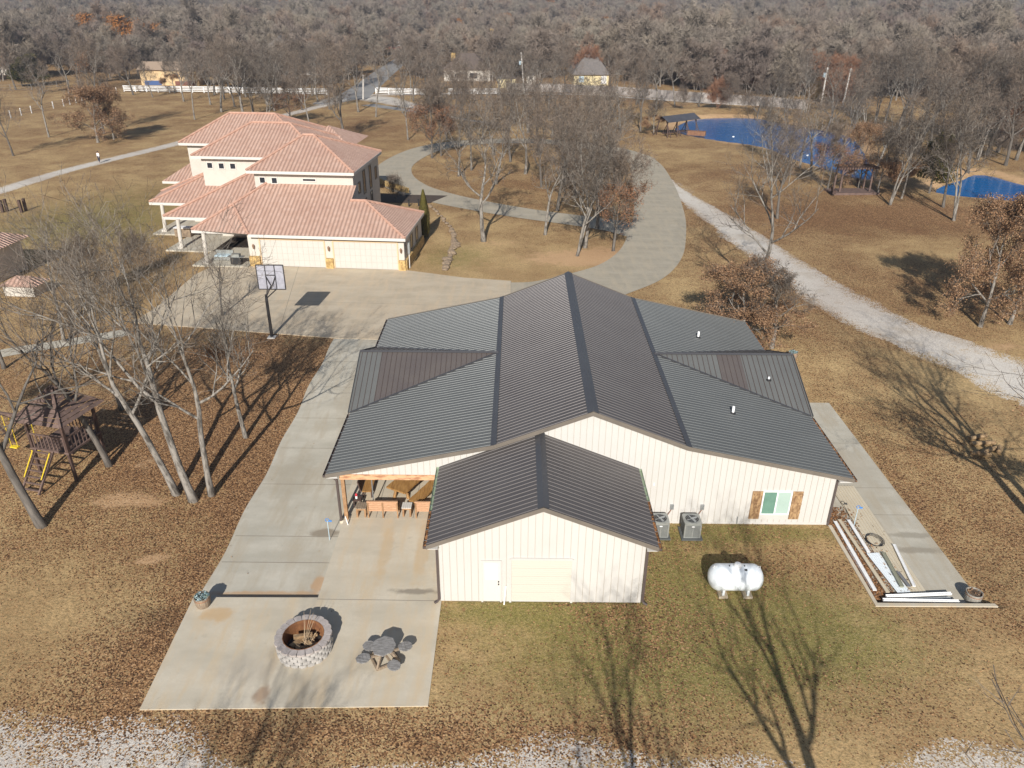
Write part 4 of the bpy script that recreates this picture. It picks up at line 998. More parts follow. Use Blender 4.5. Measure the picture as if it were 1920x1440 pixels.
# ---------------------------------------------------------------- low retaining wall and scrap sheets
mb = MB(); mb.prism([(15.98, 31.9), (16.16, 31.9), (16.16, 26.28), (21.35, 26.3), (21.42, 26.12), (16.0, 26.08)], -.5, .03)
tag(mb.build('retaining_wall', CONC_PATIO), 'low L-shaped concrete retaining wall around the sunken scrap area right of the barn', 'wall')
SHEET_TAN = MAT('tan_metal_sheet', (.66, .58, .44), (.60, .52, .39), 1, .5, .1); SHEET_WHITE = MAT('white_metal_sheet', (.78, .83, .86), rough=.4)
def csheet(name, label, pts, z, mat, sp=.12, grp=None, th=.02, loc=None, cat='metal sheet'):
    mb = MB(); P3 = [(p[0], p[1], z+(p[2] if len(p) > 2 else 0)) for p in pts]
    d = Vector(P3[3])-Vector(P3[0])
    ribbed(mb, P3, (Vector(P3[1])-Vector(P3[0])), sp, th, .03, .022, 0, 0)
    return tag(mb.build(name, mat), label, cat, grp)
def qd(u0, v0, u1, v1, wa, wb=None, z=-.28):
    "board between two pixels with width"
    a = Vector(at(u0, v0, z)); b = Vector(at(u1, v1, z)); wb = wb or wa; d = (b-a).normalized(); s_ = Vector((-d.y, d.x))
    return [tuple(a-s_*wa/2), tuple(a+s_*wa/2), tuple(b+s_*wb/2), tuple(b-s_*wb/2)]
def lying(name, label, q, z, th, mat, cat='trim strip', lip=True):
    mb = MB(); mb.prism(q, z, z+th)
    if lip:
        a, b, c, d = [Vector((*p, z+th)) for p in q]
        mb.beam(a, d, .02, .05); mb.beam(b, c, .02, .05)
    return tag(mb.build(name, mat), label, cat)
csheet('metal_sheet', 'long tan corrugated sheets laid side by side along the walk right of the barn', [(17.55, 35.9), (18.9, 35.9), (18.9, 26.75), (17.75, 26.75)], -.27, SHEET_TAN, .16)
mb = MB(); r = random.Random(8)
for _ in range(7000):
    x_ = 16.18+abs(r.gauss(0, 1))*.75; y_ = r.uniform(26.3, 33.9)
    if x_ > 18.9-.0*y_ or (x_ > 17.75 and r.random() < .75): continue
    s_ = r.uniform(.03, .06); a = r.uniform(0, 6.28); u_ = Vector((math.cos(a), math.sin(a), r.uniform(-.4, .4)))*s_; v_ = Vector((-math.sin(a), math.cos(a), r.uniform(-.4, .4)))*s_*.55; c_ = Vector((x_, y_, -.315+r.uniform(0, .05)+(.05 if x_ > 17.7 else 0)))
    mb.add([c_-u_, c_+v_, c_+u_, c_-v_], [(0, 3, 2, 1)])
tag(mb.build('leaf_bed', GUTTER_IN), 'brown leaves caught in the sunken area among the scrap metal', 'leaves')
bpy.data.objects['leaf_bed']['kind'] = 'stuff'
lying('metal_trim', 'longest white trim strip lying beside the low wall', qd(1565, 978, 1640, 1108, .16), -.27, .03, WHITE)
lying('metal_trim', 'tan trim strip lying beside the longest white strip', qd(1573, 975, 1664, 1112, .16), -.26, .03, SHEET_TAN)
lying('metal_trim', 'short white trim strip with leaves on it near the barn corner', qd(1590, 976, 1628, 1037, .15), -.25, .03, WHITE)
csheet('metal_sheet', 'pale blue-white corrugated sheet lying in the middle of the scrap', qd(1636, 1038, 1695, 1112, .62, .62), -.24, SHEET_WHITE, .11)
lying('metal_trim', 'olive grey channel lying on the pale sheet', qd(1655, 1040, 1690, 1104, .16), -.205, .07, MAT('olive_channel', (.27, .27, .20), rough=.5))
lying('metal_trim', 'white trim strip lying diagonally on the tan sheets', qd(1675, 1023, 1713, 1102, .12), -.215, .03, WHITE)
lying('metal_trim', 'small dark grey offcut between the olive channel and diagonal white strip', qd(1682, 1075, 1704, 1103, .13), -.20, .03, MAT('grey_offcut', (.2, .2, .21), rough=.5))
lying('metal_trim', 'grey rusted strip nearest the low wall', qd(1588, 1025, 1634, 1103, .12), -.29, .02, MAT('grey_pink_strip', (.30, .25, .23), rough=.6))
lying('metal_trim', 'white strip lying along the end wall in front of the scrap', qd(1654, 1130, 1796, 1133, .10), -.18, .1, WHITE)
lying('metal_trim', 'long white gutter length lying behind the end wall', qd(1660, 1122, 1782, 1117, .10), -.20, .08, WHITE)
lying('metal_trim', 'grey gutter length between the two white strips at the end wall', qd(1690, 1126, 1782, 1124, .12), -.24, .05, GALV)
hc = at(1637, 1012, -.2)
mb = MB()
for k in range(4):
    rr = .42+k*.03; mb.tube([(hc[0]+(rr*math.cos(a)+.05*k)*.8, hc[1]+rr*math.sin(a), -.26+.02*k) for a in [i*2*math.pi/28 for i in range(29)]], .014, 5, False)
tag(mb.build('hose_coil', BLACKM), 'coiled black hose lying on the leaves among the scrap sheets', 'hose')
#@@PART3
# ---------------------------------------------------------------- red roofed house
HT = R_(-4.1); HO = (-10.73, 72.15)
house = thing('tiled_house', 'large cream stucco house with stepped terracotta tile hip roofs and two wide garage doors', 'house', (HO[0], HO[1], 0), HT)
def roofmesh(name, faces, parent, mat=None):
    "faces: (points, eave direction) ; uv in metres"
    me = bpy.data.meshes.new(name); vs = []; fs = []; uvs = []
    for pts, ed in faces:
        P = [Vector(p) for p in pts]; n = None
        for i in range(1, len(P)-1):
            q = (P[i]-P[0]).cross(P[i+1]-P[0])
            if q.length > 1e-3: n = q.normalized(); break
        if n.z < 0: n = -n
        ud = Vector(ed).normalized(); vd = n.cross(ud).normalized(); O = Vector((0, 0, 0))
        base = len(vs); vs += [tuple(p) for p in P]
        p2 = [Vector(((p-O).dot(ud), (p-O).dot(vd), 0)) for p in P]
        for a, b, c in tessellate_polygon([p2]):
            if (P[b]-P[a]).cross(P[c]-P[a]).dot(n) < 0: b, c = c, b
            fs.append((base+a, base+b, base+c)); uvs += [(p2[a].x, p2[a].y), (p2[b].x, p2[b].y), (p2[c].x, p2[c].y)]
    me.from_pydata(vs, [], fs); uvl = me.uv_layers.new(name='UVMap')
    for i, q in enumerate(uvs): uvl.data[i].uv = q
    me.materials.append(mat or TILE); me.update()
    o = bpy.data.objects.new(name, me); col.objects.link(o); o.parent = parent
    return o
def caps(parent, lines, r=.13):
    for a, b in lines:
        a = Vector(a); b = Vector(b); MB().tube([a+Vector((0, 0, .05)), b+Vector((0, 0, .05))], r, 7).build('ridge_tiles', TILE_CAP, parent, world=False)
def fascia(parent, lines, h=.28):
    mb = MB()
    for a, b in lines: mb.beam((a[0], a[1], a[2]-h/2-.02), (b[0], b[1], b[2]-h/2-.02), .07, h)
    return mb.build('fascia', STUCCO_T, parent, world=False)
def LB(name, mat, *box, parent=None, mb=None):
    m_ = MB(); m_.box(*box); return m_.build(name, mat, parent or house, world=False)
S = .456; e0 = 3.30
zA = lambda b: e0+S*(b+.49)
A_ = [(-15.2, -.49), (.13, -.49), (-4.75, 4.5), (-6.2, 4.5), (-6.2, 6.75), (-15.6, 6.75), (-18.1, 3.6)]
r1 = roofmesh('garage_roof', [([(a, b, zA(b)) for a, b in A_], (1, 0, 0)),
    ([(.13, -.49, e0), (.13, 9.5, e0), (-4.75, 4.5, zA(4.5))], (0, 1, 0)),
    ([(-4.75, 4.5, zA(4.5)), (.13, 9.5, e0), (-6.3, 9.5, e0), (-6.3, 4.5, zA(4.5))], (1, 0, 0)),
    ([(-21.3, .42, e0), (-15.2, .42, e0), (-15.2, -.49, e0), (-18.1, 3.6, zA(3.6))], (1, 0, 0)),
    ([(-21.3, .42, e0), (-18.1, 3.6, zA(3.6)), (-16.8, 6.75, 6.2), (-16.8, 9, 6.2), (-21.3, 9, e0)], (0, 1, 0))], house)
caps(r1, [((.13, -.49, e0), (-4.75, 4.5, zA(4.5))), ((-4.75, 4.5, zA(4.5)), (.13, 9.5, e0)), ((-4.75, 4.5, zA(4.5)), (-6.3, 4.5, zA(4.5))), ((-21.3, .42, e0), (-18.1, 3.6, zA(3.6))), ((-18.1, 3.6, zA(3.6)), (-15.6, 6.75, zA(6.75))), ((-18.1, 3.6, zA(3.6)), (-15.2, -.45, e0))])
fascia(r1, [((-15.2, -.49, e0), (.13, -.49, e0)), ((.13, -.49, e0), (.13, 9.5, e0)), ((-21.3, .42, e0), (-15.2, .42, e0)), ((-21.3, .42, e0), (-21.3, 9, e0))])
zP2 = lambda b: e0+S*(b-5.05)
r2 = roofmesh('porch_roof', [([(-26.46, 5.05, e0), (-16.8, 5.05, e0), (-16.8, 13.8, zP2(13.8)), (-17.7, 13.8, zP2(13.8))], (1, 0, 0)),
    ([(-26.46, 5.05, e0), (-17.7, 13.8, zP2(13.8)), (-26.3, 13.8, e0)], (0, 1, 0))], house)
caps(r2, [((-26.46, 5.05, e0), (-17.7, 13.8, zP2(13.8)))], .15)
fascia(r2, [((-26.46, 5.05, e0), (-19, 5.05, e0)), ((-26.46, 5.05, e0), (-26.4, 11, e0))])
zP1 = lambda b: e0+S*(b-10.9)
r3 = roofmesh('porch_roof', [([(-31, 10.9, e0), (-20, 10.9, e0), (-20, 13.8, zP1(13.8)), (-25.5, 13.8, zP1(13.8)), (-25.5, 16.4, zP1(16.4))], (1, 0, 0)),
    ([(-31, 10.9, e0), (-25.5, 16.4, zP1(16.4)), (-25.5, 21.4, zP1(16.4)), (-32.2, 16.0, e0)], (0, 1, 0))], house)
caps(r3, [((-31, 10.9, e0), (-25.5, 16.4, zP1(16.4))), ((-25.5, 21.4, zP1(16.4)), (-32.2, 16, e0))], .13)
fascia(r3, [((-31, 10.9, e0), (-24, 10.9, e0)), ((-31, 10.9, e0), (-32.2, 16, e0))])
r4 = roofmesh('porch_roof', [([(-34.8, 21.5, 3.3), (-30, 21.5, 3.3), (-30, 25, 4.9), (-32.5, 25, 4.9)], (1, 0, 0)), ([(-34.8, 21.5, 3.3), (-32.5, 25, 4.9), (-34.8, 28, 3.3)], (0, 1, 0))], house)
fascia(r4, [((-34.8, 21.5, 3.3), (-30, 21.5, 3.3))])
def hip(name, a0, b0, a1, b1, ze, ra0, ra1, rb, rz):
    C0, C1, C2, C3 = (a0, b0, ze), (a1, b0, ze), (a1, b1, ze), (a0, b1, ze); A, B = (ra0, rb, rz), (ra1, rb, rz)
    o = roofmesh(name, [([C0, C1, B, A], (1, 0, 0)), ([C1, C2, B], (0, 1, 0)), ([C2, C3, A, B], (1, 0, 0)), ([C3, C0, A], (0, 1, 0))], house)
    caps(o, [(C0, A), (C1, B), (C2, B), (C3, A), (A, B)]); fascia(o, [(C0, C1), (C1, C2), (C2, C3), (C3, C0)])
    MB().add([C0, C1, C2, C3], [(0, 3, 2, 1)]).build('soffit', STUCCO_T, o, world=False)
    return o
hip('upper_roof', -17.3, 6.1, -6.2, 18.25, 8.0, -13.0, -11.9, 12.15, 10.62)
hip('upper_roof', -26.4, 13.2, -11.5, 25.6, 8.0, -21.5, -17.0, 19.4, 10.75)
hip('upper_roof', -31.6, 21.1, -16, 33, 8.0, -27.3, -21.5, 27.0, 10.7)
roofmesh('entry_roof', [([(-16, 24, 8.0), (-10.6, 21.5, 7.8), (-14.5, 26, 9.6)], (1, 0, 0)), ([(-10.6, 21.5, 7.8), (-10.6, 30, 7.8), (-14.5, 26, 9.6)], (0, 1, 0))], house)
# walls
w1 = LB('upper_wall', STUCCO, -16.8, -6.5, 6.75, 17.7, 0, 7.98)
w2 = LB('upper_wall', STUCCO, -25.6, -12.3, 13.8, 25.0, 0, 7.98)
w3 = LB('upper_wall', STUCCO, -30.9, -17, 21.7, 32.4, 0, 7.98)
LB('garage_wall', STUCCO, -15.55, -.12, 0, 9.0, 0, 3.28)
# right part of the upper storey runs forward under the roof step
m_ = MB(); m_.wall([(4.2, 0), (6.75, 0), (6.75, zA(6.75)-.05), (4.2, zA(4.2)-.05)], (-6.5, 0, 0), (0, 1, 0), (1, 0, 0), .2); m_.build('gable_wall', STUCCO, house, world=False)
LB('porch_wall', STUCCO, -22.5, -16.9, 9.5, 13.7, 0, 3.2); LB('porch_wall', STUCCO, -28.2, -25.7, 15.0, 20, 0, 3.2)
LB('porch_wall', STUCCO, -17.6, -15.6, 5.0, 9.4, 0, 3.2)
for a0, a1, b0, b1 in ((-30.6, -24.6, 9.6, 16), (-26.2, -19.5, 3.8, 13), (-21.2, -15.6, -.8, 9)):
    m_ = MB(); m_.box(a0, a1, b0, b1, -.1, .12); m_.build('porch_slab', CONC_GREY, house, world=False)
for a, b in ((-29.6, 10.9+.2), (-24.85, 5.05+.0), (-20.0, .35)):
    m_ = MB(); m_.tube([(a, b-.45, .1), (a, b-.2, 3.1)], [.21, .19], 12); m_.box(a-.3, a+.3, b-.75, b-.15, .05, .35); m_.build('column', STUCCO, house, world=False)
# garage doors
for a0, a1 in ((-14.33, -8.0), (-7.02, -.80)):
    m_ = MB(); m_.box(a0, a1, -.03, -.002, .04, 2.68)
    g_ = m_.build('garage_door', GARAGE, house, world=False)
    m_ = MB(); n = 12
    for k in range(1, n): m_.box(a0+(a1-a0)*k/n-.015, a0+(a1-a0)*k/n+.015, -.04, -.03, .06, 2.66)
    for z in (.68, 1.34, 2.0): m_.box(a0, a1, -.037, -.03, z-.012, z+.012)
    m_.build('panel_lines', SIDING_LINE, g_, world=False)
    m_ = MB(); m_.box(a0-.12, a0-.0, -.09, -.001, 0, 2.80); m_.box(a1, a1+.12, -.09, -.001, 0, 2.80); m_.box(a0, a1, -.09, -.001, 2.68, 2.80); m_.build('frame', MAT('tan_door_trim', (.62, .45, .27), rough=.7), g_, world=False)
for a, w_ in ((-15.0, 1.05), (-7.5, .72), (-.32, .66)): LB('stone_pier', STONE_GOLD, a-w_/2, a+w_/2, -.32, -.005, 0, 1.0)
for a in (-15.0, -7.5, -.4):
    m_ = MB(); m_.box(a-.06, a+.06, -.12, -.01, 2.0, 2.1); m_.lathe((a, -.2, 1.75), [(0, 0), (.08, .05), (.12, .35), (.03, .5), (0, .5)], 8); m_.build('wall_lantern', MAT('bronze_lantern', (.22, .13, .08), rough=.5), house, world=False)
# windows
def hwin(parent, a0, a1, z0, z1, b, front=True):
    m_ = MB()
    if front: 
        m_.box(a0-.1, a1+.1, b-.06, b-.001, z0-.1, z0); m_.box(a0-.1, a1+.1, b-.06, b-.001, z1, z1+.1); m_.box(a0-.1, a0, b-.06, b-.001, z0, z1); m_.box(a1, a1+.1, b-.06, b-.001, z0, z1)
        o = m_.build('window', STUCCO_T, parent, world=False); m_ = MB(); m_.box(a0, a1, b-.03, b-.002, z0, z1)
    else:   # on a wall facing +a at a=b
        m_.box(b+.001, b+.06, a0-.1, a1+.1, z0-.1, z0); m_.box(b+.001, b+.06, a0-.1, a1+.1, z1, z1+.1); m_.box(b+.001, b+.06, a0-.1, a0, z0, z1); m_.box(b+.001, b+.06, a1, a1+.1, z0, z1)
        o = m_.build('window', TRIM_DARK, parent, world=False); m_ = MB(); m_.box(b+.002, b+.03, a0, a1, z0, z1)
    m_.build('pane', GLASS, o, world=False)
def hpx(u, v, b):
    d = Dv + Rv*((u-960)/FPX) - Uv*((v-720)/FPX); ux = Vector((math.cos(HT), math.sin(HT))); uy = Vector((-math.sin(HT), math.cos(HT)))
    C = Vector((0, 0)); O = Vector(HO); t = (b-(C-O).dot(uy))/(Vector((d.x, d.y)).dot(uy)); P = Vector((d.x*t, d.y*t)); return ((P-O).dot(ux), CAM_H+d.z*t)
for u, v in ((393.6, 310), (415.3, 311), (436.7, 311.5)):
    a, z = hpx(u, v, 13.8); hwin(w2, a-.28, a+.28, z-.28, z+.28, 13.8)
for u, v in ((492.3, 337.6), (514.7, 338.4)):
    a, z = hpx(u, v, 6.75); hwin(w1, a-.26, a+.26, z-.27, z+.27, 6.75)
a, z = hpx(579.8, 337.4, 6.75); hwin(w1, a-.65, a+.65, z-.1, z+.1, 6.75)
for b0, b1, z0, z1 in ((8.5, 9.3, 5.4, 6.4), (10.6, 11.4, 4.9, 7.2), (10.6, 11.4, 2.2, 4.2), (13.3, 14.1, 4.9, 7.2), (13.3, 14.1, 2.6, 4.4), (15.8, 16.5, 5.4, 6.6)): hwin(w1, b0, b1, z0, z1, -6.5, False)
for b0, b1 in ((3.0, 4.0), (5.8, 6.8)): hwin(house, b0, b1, 1.2, 2.6, -.12, False)
LB('stone_plinth', STONE_GOLD, -.12, .12, -.02, 9.0, 0, .95)
LB('meter_box', GALV, .13, .33, .5, 1.0, 1.5, 2.6); m_ = MB(); m_.tube([(.2, .7, 0), (.2, .7, 1.5)], .035, 6); m_.build('conduit', WHITE, house, world=False)
# porch furniture and grill, seen as small shapes under the eaves
def hw(a, b): 
    c, s_ = math.cos(HT), math.sin(HT); return (HO[0]+a*c-b*s_, HO[1]+a*s_+b*c)
x, y = hw(-18.8, 1.2); t = thing('patio_sofa', 'grey patio sofa with pale cushions under the nearest house porch', 'sofa', (x, y, .12), HT)
MB().box(-.9, .9, -.4, .4, .05, .42).build('seat', GREY_METAL, t, world=False); MB().box(-.9, .9, .3, .45, .42, .9).build('backrest', GREY_METAL, t, world=False); MB().box(-.8, .8, -.38, .28, .42, .54).build('cushion', PALEBLUE, t, world=False)
x, y = hw(-16.9, -.2); t = thing('gas_grill', 'dark barbecue grill beside the left stone pier of the garage', 'grill', (x, y, .12), HT)
MB().box(-.5, .5, -.3, .3, .1, .8).build('cabinet', DARK, t, world=False); m_ = MB(); m_.cbox((0, 0, .95), .8, .5, .3); m_.build('lid', GREY_METAL, t, world=False); MB().box(-.8, .8, -.3, .3, .8, .84).build('shelf', GALV, t, world=False)
x, y = hw(-26.6, 9.0); t = thing('outdoor_kitchen', 'stone outdoor counter with white top under the middle house porch', 'counter', (x, y, .12), HT)
MB().box(-.9, .9, -.4, .4, 0, .95).build('base', ROCK, t, world=False); MB().box(-.95, .95, -.45, .45, .95, 1.02).build('counter_top', WHITE, t, world=False)

# ---------------------------------------------------------------- planting by the house
def leaf_cloud(mb, c, rad, n, size, r, shell=.55, squash=1):
    for _ in range(n):
        while True:
            p = Vector((r.uniform(-1, 1), r.uniform(-1, 1), r.uniform(-1, 1)))
            if p.length < 1: break
        p = p*(shell+(1-shell)*r.random()) if p.length > .01 else p
        q = Vector(c)+Vector((p.x*rad[0], p.y*rad[1], p.z*rad[2]))
        s_ = size*r.uniform(.6, 1.4); u = Vector((r.uniform(-1, 1), r.uniform(-1, 1), r.uniform(-.6, .6))).normalized()*s_; v = u.orthogonal().normalized(); v.rotate(Matrix.Rotation(r.uniform(0, 6.28), 3, u.normalized())); v *= s_*.55
        mb.add([q-u*.5, q+v*.5, q+u*.5, q-v*.5], [(0, 1, 2, 3)])
x, y = at(797, 446)
hcyp = height(797, 446, 356)
t = thing('cypress_tree', 'narrow columnar olive evergreen right of the garage', 'tree', (x, y, 0))
mb = MB(); r = random.Random(3)
for k in range(5200):
    h = r.random()**.9; rr = .62*(min(1, (1-h)*1.9+.06))**.8*(.6+.4*min(1, h*7)); a = r.uniform(0, 6.28); q = rr*r.uniform(.75, 1.06)
    c = Vector((x+q*math.cos(a), y+q*math.sin(a), .15+h*(hcyp-.15))); u = Vector((math.cos(a)*.3, math.sin(a)*.3, 1)).normalized()*.16; v = Vector((-math.sin(a), math.cos(a), 0))*.04
    mb.add([c-u*.5, c+v, c+u*.5, c-v], [(0, 1, 2, 3)])
mb.build('crown', CYPRESS, t); MB().lathe((x, y, 0), [(.42, .15), (.45, hcyp*.4), (.28, hcyp*.7), (.06, hcyp*.93)], 10).build('trunk', MAT('cypress_core', (.02, .02, .008), rough=1), t)  # the trunk part is a wide near-black core filling the crown
rocks = catmull([at(*p) for p in ((806, 386), (822, 402), (838, 420), (850, 440), (852, 458), (846, 476), (838, 492), (834, 506))], 4)
r = random.Random(9)
def rock(name, x, y, s_, label, grp=None, mat=None, z=0):
    bm = bmesh.new(); bmesh.ops.create_icosphere(bm, subdivisions=2, radius=1)
    sd_ = r.uniform(0, 50)
    for v in bm.verts: v.co *= 1+.35*mnoise.noise(v.co*1.3+Vector((sd_, 0, 0))); v.co.z *= .6
    me = bpy.data.meshes.new(name); bm.to_mesh(me); bm.free(); me.materials.append(mat or ROCK)
    o = bpy.data.objects.new(name, me); col.objects.link(o); o.scale = (s_*r.uniform(.9, 1.3), s_, s_*r.uniform(.8, 1.1)); o.location = (x, y, z+s_*.3); o.rotation_euler = (0, 0, r.uniform(0, 3))
    return tag(o, label, 'rock', grp)
for i, (x, y) in enumerate(rocks):
    rock('edging_rock', x+r.uniform(-.12, .12), y+r.uniform(-.12, .12), r.uniform(.28, .48) if i > 10 else r.uniform(.2, .32), 'brown sandstone rock in the curved row edging the bed right of the garage', 'rocks edging the bed by the garage')
# low stone wall at the drive behind the house
for i, ((u0, v0), (u1, v1), lb) in enumerate((((699, 335), (715, 345), 'short gold stone wall against the loop driveway, nearest the house corner'), ((718, 347), (765, 362), 'longer gold stone wall curving along the loop driveway edge'))):
    a = at3(u0, v0); b = at3(u1, v1); mb = MB(); mb.beam(a+Vector((0, 0, .35)), b+Vector((0, 0, .28)), .4, .75); tag(mb.build('stone_wall', STONE_GOLD), lb, 'wall')
for u, v in ((727, 344), (767, 387), (785, 386)):
    x, y = at(u, v); mb = MB(); mb.tube([(x, y, 0), (x, y, .8)], .09, 8); mb.tube([(x, y, .8), (x, y, .88)], .14, 8)
    tag(mb.build('path_light', DARK), {727: 'small dark path light by the inner stone wall', 767: 'small dark path light at the drive edge left of the cypress', 785: 'dark path light directly behind the cypress top'}[u], 'path light')

# ---------------------------------------------------------------- trees
def frame(d):
    d = d.normalized(); a = d.orthogonal().normalized(); return a, d.cross(a)
class TreeGen:
    def __init__(s, seed, H=12, trunk_r=.22, fork=.38, limbs=5, spread=1.0, depth=4, kids=4, twigw=.016, twigl=.55, leaves=None, leafn=0, leafsize=.13, lean=0, multi=1, wig=.22, tw=4, up=.12, leafz=(0, 1), barklv=3, rk=.68):
        s.r = random.Random(seed); s.tr = MB(); s.cr = MB(); s.lf = MB(); s.p = dict(depth=depth, kids=kids, twigw=twigw, twigl=twigl, wig=wig, tw=tw, up=up, barklv=barklv, rk=rk); s.tips = []
        r = s.r
        for mstem in range(multi):
            a = r.uniform(0, 6.28) if multi > 1 else 0
            base = Vector((math.cos(a)*.3, math.sin(a)*.3, -.25)) if multi > 1 else Vector((0, 0, -.25))
            d = Vector((math.cos(a)*.22, math.sin(a)*.22, 1)) if multi > 1 else Vector((r.uniform(-.05, .05), r.uniform(-.05, .05), 1))
            d.normalize(); P = [base]; Rr = [trunk_r*1.55]; L = H*fork; n = 6; dd = d.copy()
            for k in range(n):
                dd = (dd+Vector((r.uniform(-1, 1), r.uniform(-1, 1), 0))*.06).normalized(); P.append(P[-1]+dd*(L+.25)/n); Rr.append(trunk_r*(1.1-.35*(k+1)/n) if k else trunk_r*1.12)
            # leader continues
            m2 = 5; Ll = H*(1-fork)*.85
            i0 = len(P)-1
            for k in range(m2):
                dd = (dd+Vector((r.uniform(-1, 1), r.uniform(-1, 1), .1))*.2).normalized(); P.append(P[-1]+dd*Ll/m2); Rr.append(max(.02, trunk_r*.72*(1-(k+1)/(m2+.6))))
            s.tr.tube(P, Rr, 9)
            s.tips.append((P[-1], dd))
            for k in range(limbs):
                q = (k+.5)/limbs; i = i0-1+q*(m2+.2); i = max(1, min(len(P)-1.01, i)); f = i-int(i); pos = P[int(i)].lerp(P[int(i)+1], f); rad = Rr[int(i)]*.62
                az = k*2.4+r.uniform(-.5, .5); el = .55+.5*q+r.uniform(-.15, .15)
                dirn = Vector((math.cos(az)*math.cos(el), math.sin(az)*math.cos(el), math.sin(el)))
                s.branch(pos, dirn, H*.40*spread*(1-.42*q)*r.uniform(.8, 1.15), rad, 1)
        if leaves is not None:
            cand = [t for t in s.tips if leafz[0]*H <= t[0].z <= leafz[1]*H]
            for _ in range(leafn):
                if not cand: break
                p, d = r.choice(cand); q = p+Vector((r.gauss(0, 1), r.gauss(0, 1), r.gauss(0, 1)))*.21
                sz = leafsize*r.uniform(.6, 1.3); u = Vector((r.uniform(-1, 1), r.uniform(-1, 1), r.uniform(-1, .4))).normalized()*sz; v = u.orthogonal().normalized(); v.rotate(Matrix.Rotation(r.uniform(0, 6.28), 3, u.normalized())); v *= sz*.6
                s.lf.add([q-u*.5, q+v*.5, q+u*.5, q-v*.5], [(0, 1, 2, 3)])
    def branch(s, p, d, L, rad, lv):
        r = s.r; p_ = s.p; n = 5 if lv == 1 else 4 if lv == 2 else 3; P = [p]; Rr = [rad]; dd = d.normalized(); D = []
        for k in range(n):
            dd = (dd+Vector((r.uniform(-1, 1), r.uniform(-1, 1), r.uniform(-1, 1)))*p_['wig']*(1.15 if lv > 1 else .8)+Vector((0, 0, p_['up']))).normalized()
            P.append(P[-1]+dd*L/n); Rr.append(max(.007, rad*(1-.72*(k+1)/n))); D.append(dd.copy())
        tgt = s.tr if lv <= s.p['barklv'] else s.cr
        tgt.tube(P, Rr, 6 if lv == 1 else 5 if lv == 2 else 3, False)
        s.tips.append((P[-1], dd))
        if lv >= 2: s.tips.append((P[-2], dd))
        K = p_['kids'] + (1 if lv == 1 else 0)
        if lv < p_['depth']:
            for k in range(K):
                q = .22+.78*(k+r.uniform(.2, .9))/K; i = min(n-.01, q*n); j = int(i); pos = P[j].lerp(P[j+1], i-j); b = D[j]
                a1, a2 = frame(b); an = r.uniform(0, 6.28); sp = r.uniform(.55, 1.0); dn = (b*math.cos(sp)+(a1*math.cos(an)+a2*math.sin(an))*math.sin(sp))
                s.branch(pos, dn, L*r.uniform(.48, .74), Rr[j]*p_['rk'], lv+1)
        # twigs
        if lv >= p_['depth']-1:
            T = p_['tw']*(2 if lv == p_['depth'] else 1)
            for k in range(T):
                q = r.random(); i = min(n-.01, q*n); j = int(i); pos = P[j].lerp(P[j+1], i-j); b = D[j]; a1, a2 = frame(b); an = r.uniform(0, 6.28)
                dn = (b*.7+(a1*math.cos(an)+a2*math.sin(an))*.8+Vector((0, 0, .12))).normalized(); l = p_['twigl']*r.uniform(.5, 1.25); s1 = dn.orthogonal().normalized(); s1.rotate(Matrix.Rotation(an, 3, dn)); s1 *= p_['twigw']
                e = pos+dn*l; s.cr.add([pos-s1, pos+s1, e+Vector((r.uniform(-1, 1), r.uniform(-1, 1), r.uniform(-1, 1)))*l*.15], [(0, 1, 2)])
                # side twiglet
                m_ = pos+dn*l*.5; e2 = m_+(dn+s1.normalized()*.9).normalized()*l*.5; s.cr.add([m_-s1*.7, m_+s1*.7, e2], [(0, 1, 2)])
                s.tips.append((e, dn))
def tree_proto(name, gen, bark, twig, leafm=None):
    root = bpy.data.objects.new(name, None)
    tm = gen.tr.build('trunk', bark, None, True); cm = gen.cr.build('crown', twig, None)
    parts = [tm, cm]
    if leafm is not None: parts.append(gen.lf.build('leaves', leafm, None))
    for o in parts: col.objects.unlink(o)
    return (name, gen, [(o.name.split('.')[0], o.data) for o in parts])
def place_tree(proto, x, y, H, label, rz=0, tilt=(0, 0), group=None, cat='tree', name=None, z=None, H0=12, fat=1.0):
    z = float(hgt(np.array([x]), np.array([y]))[0]) if z is None else z
    root = bpy.data.objects.new(name or proto[0], None); root.empty_display_size = .5; col.objects.link(root)
    root.location = (x, y, z); s_ = H/H0; root.scale = (s_*fat, s_*fat, s_); root.rotation_euler = (Matrix.Rotation(tilt[1], 3, 'Y') @ Matrix.Rotation(tilt[0], 3, 'X') @ Matrix.Rotation(rz, 3, 'Z')).to_euler()
    for nm, me in proto[2]:
        o = bpy.data.objects.new(nm, me); col.objects.link(o); o.parent = root
    return tag(root, label, cat, group)
P = {}
P['near1'] = tree_proto('bare_oak_tree', TreeGen(11, depth=4, kids=4, limbs=6, twigw=.007, twigl=.6, fork=.42, tw=1, rk=.72, spread=1.15, trunk_r=.165), BARK, TWIG)
P['near2'] = tree_proto('bare_oak_tree', TreeGen(23, depth=4, kids=4, limbs=6, twigw=.007, twigl=.6, fork=.45, tw=1, rk=.72, spread=1.1, trunk_r=.17), BARK, TWIG)
P['near3'] = tree_proto('bare_oak_tree', TreeGen(37, depth=4, kids=4, limbs=7, twigw=.007, twigl=.6, fork=.34, tw=1, rk=.72, spread=1.1, wig=.3, trunk_r=.19), BARK_D, TWIG_D)
P['nearleaf'] = tree_proto('bare_oak_tree', TreeGen(41, depth=4, kids=4, limbs=6, twigw=.008, twigl=.5, fork=.4, tw=1, rk=.72, leaves=1, leafn=3200, leafsize=.13, leafz=(0, .6)), BARK, TWIG, OAKLEAF)
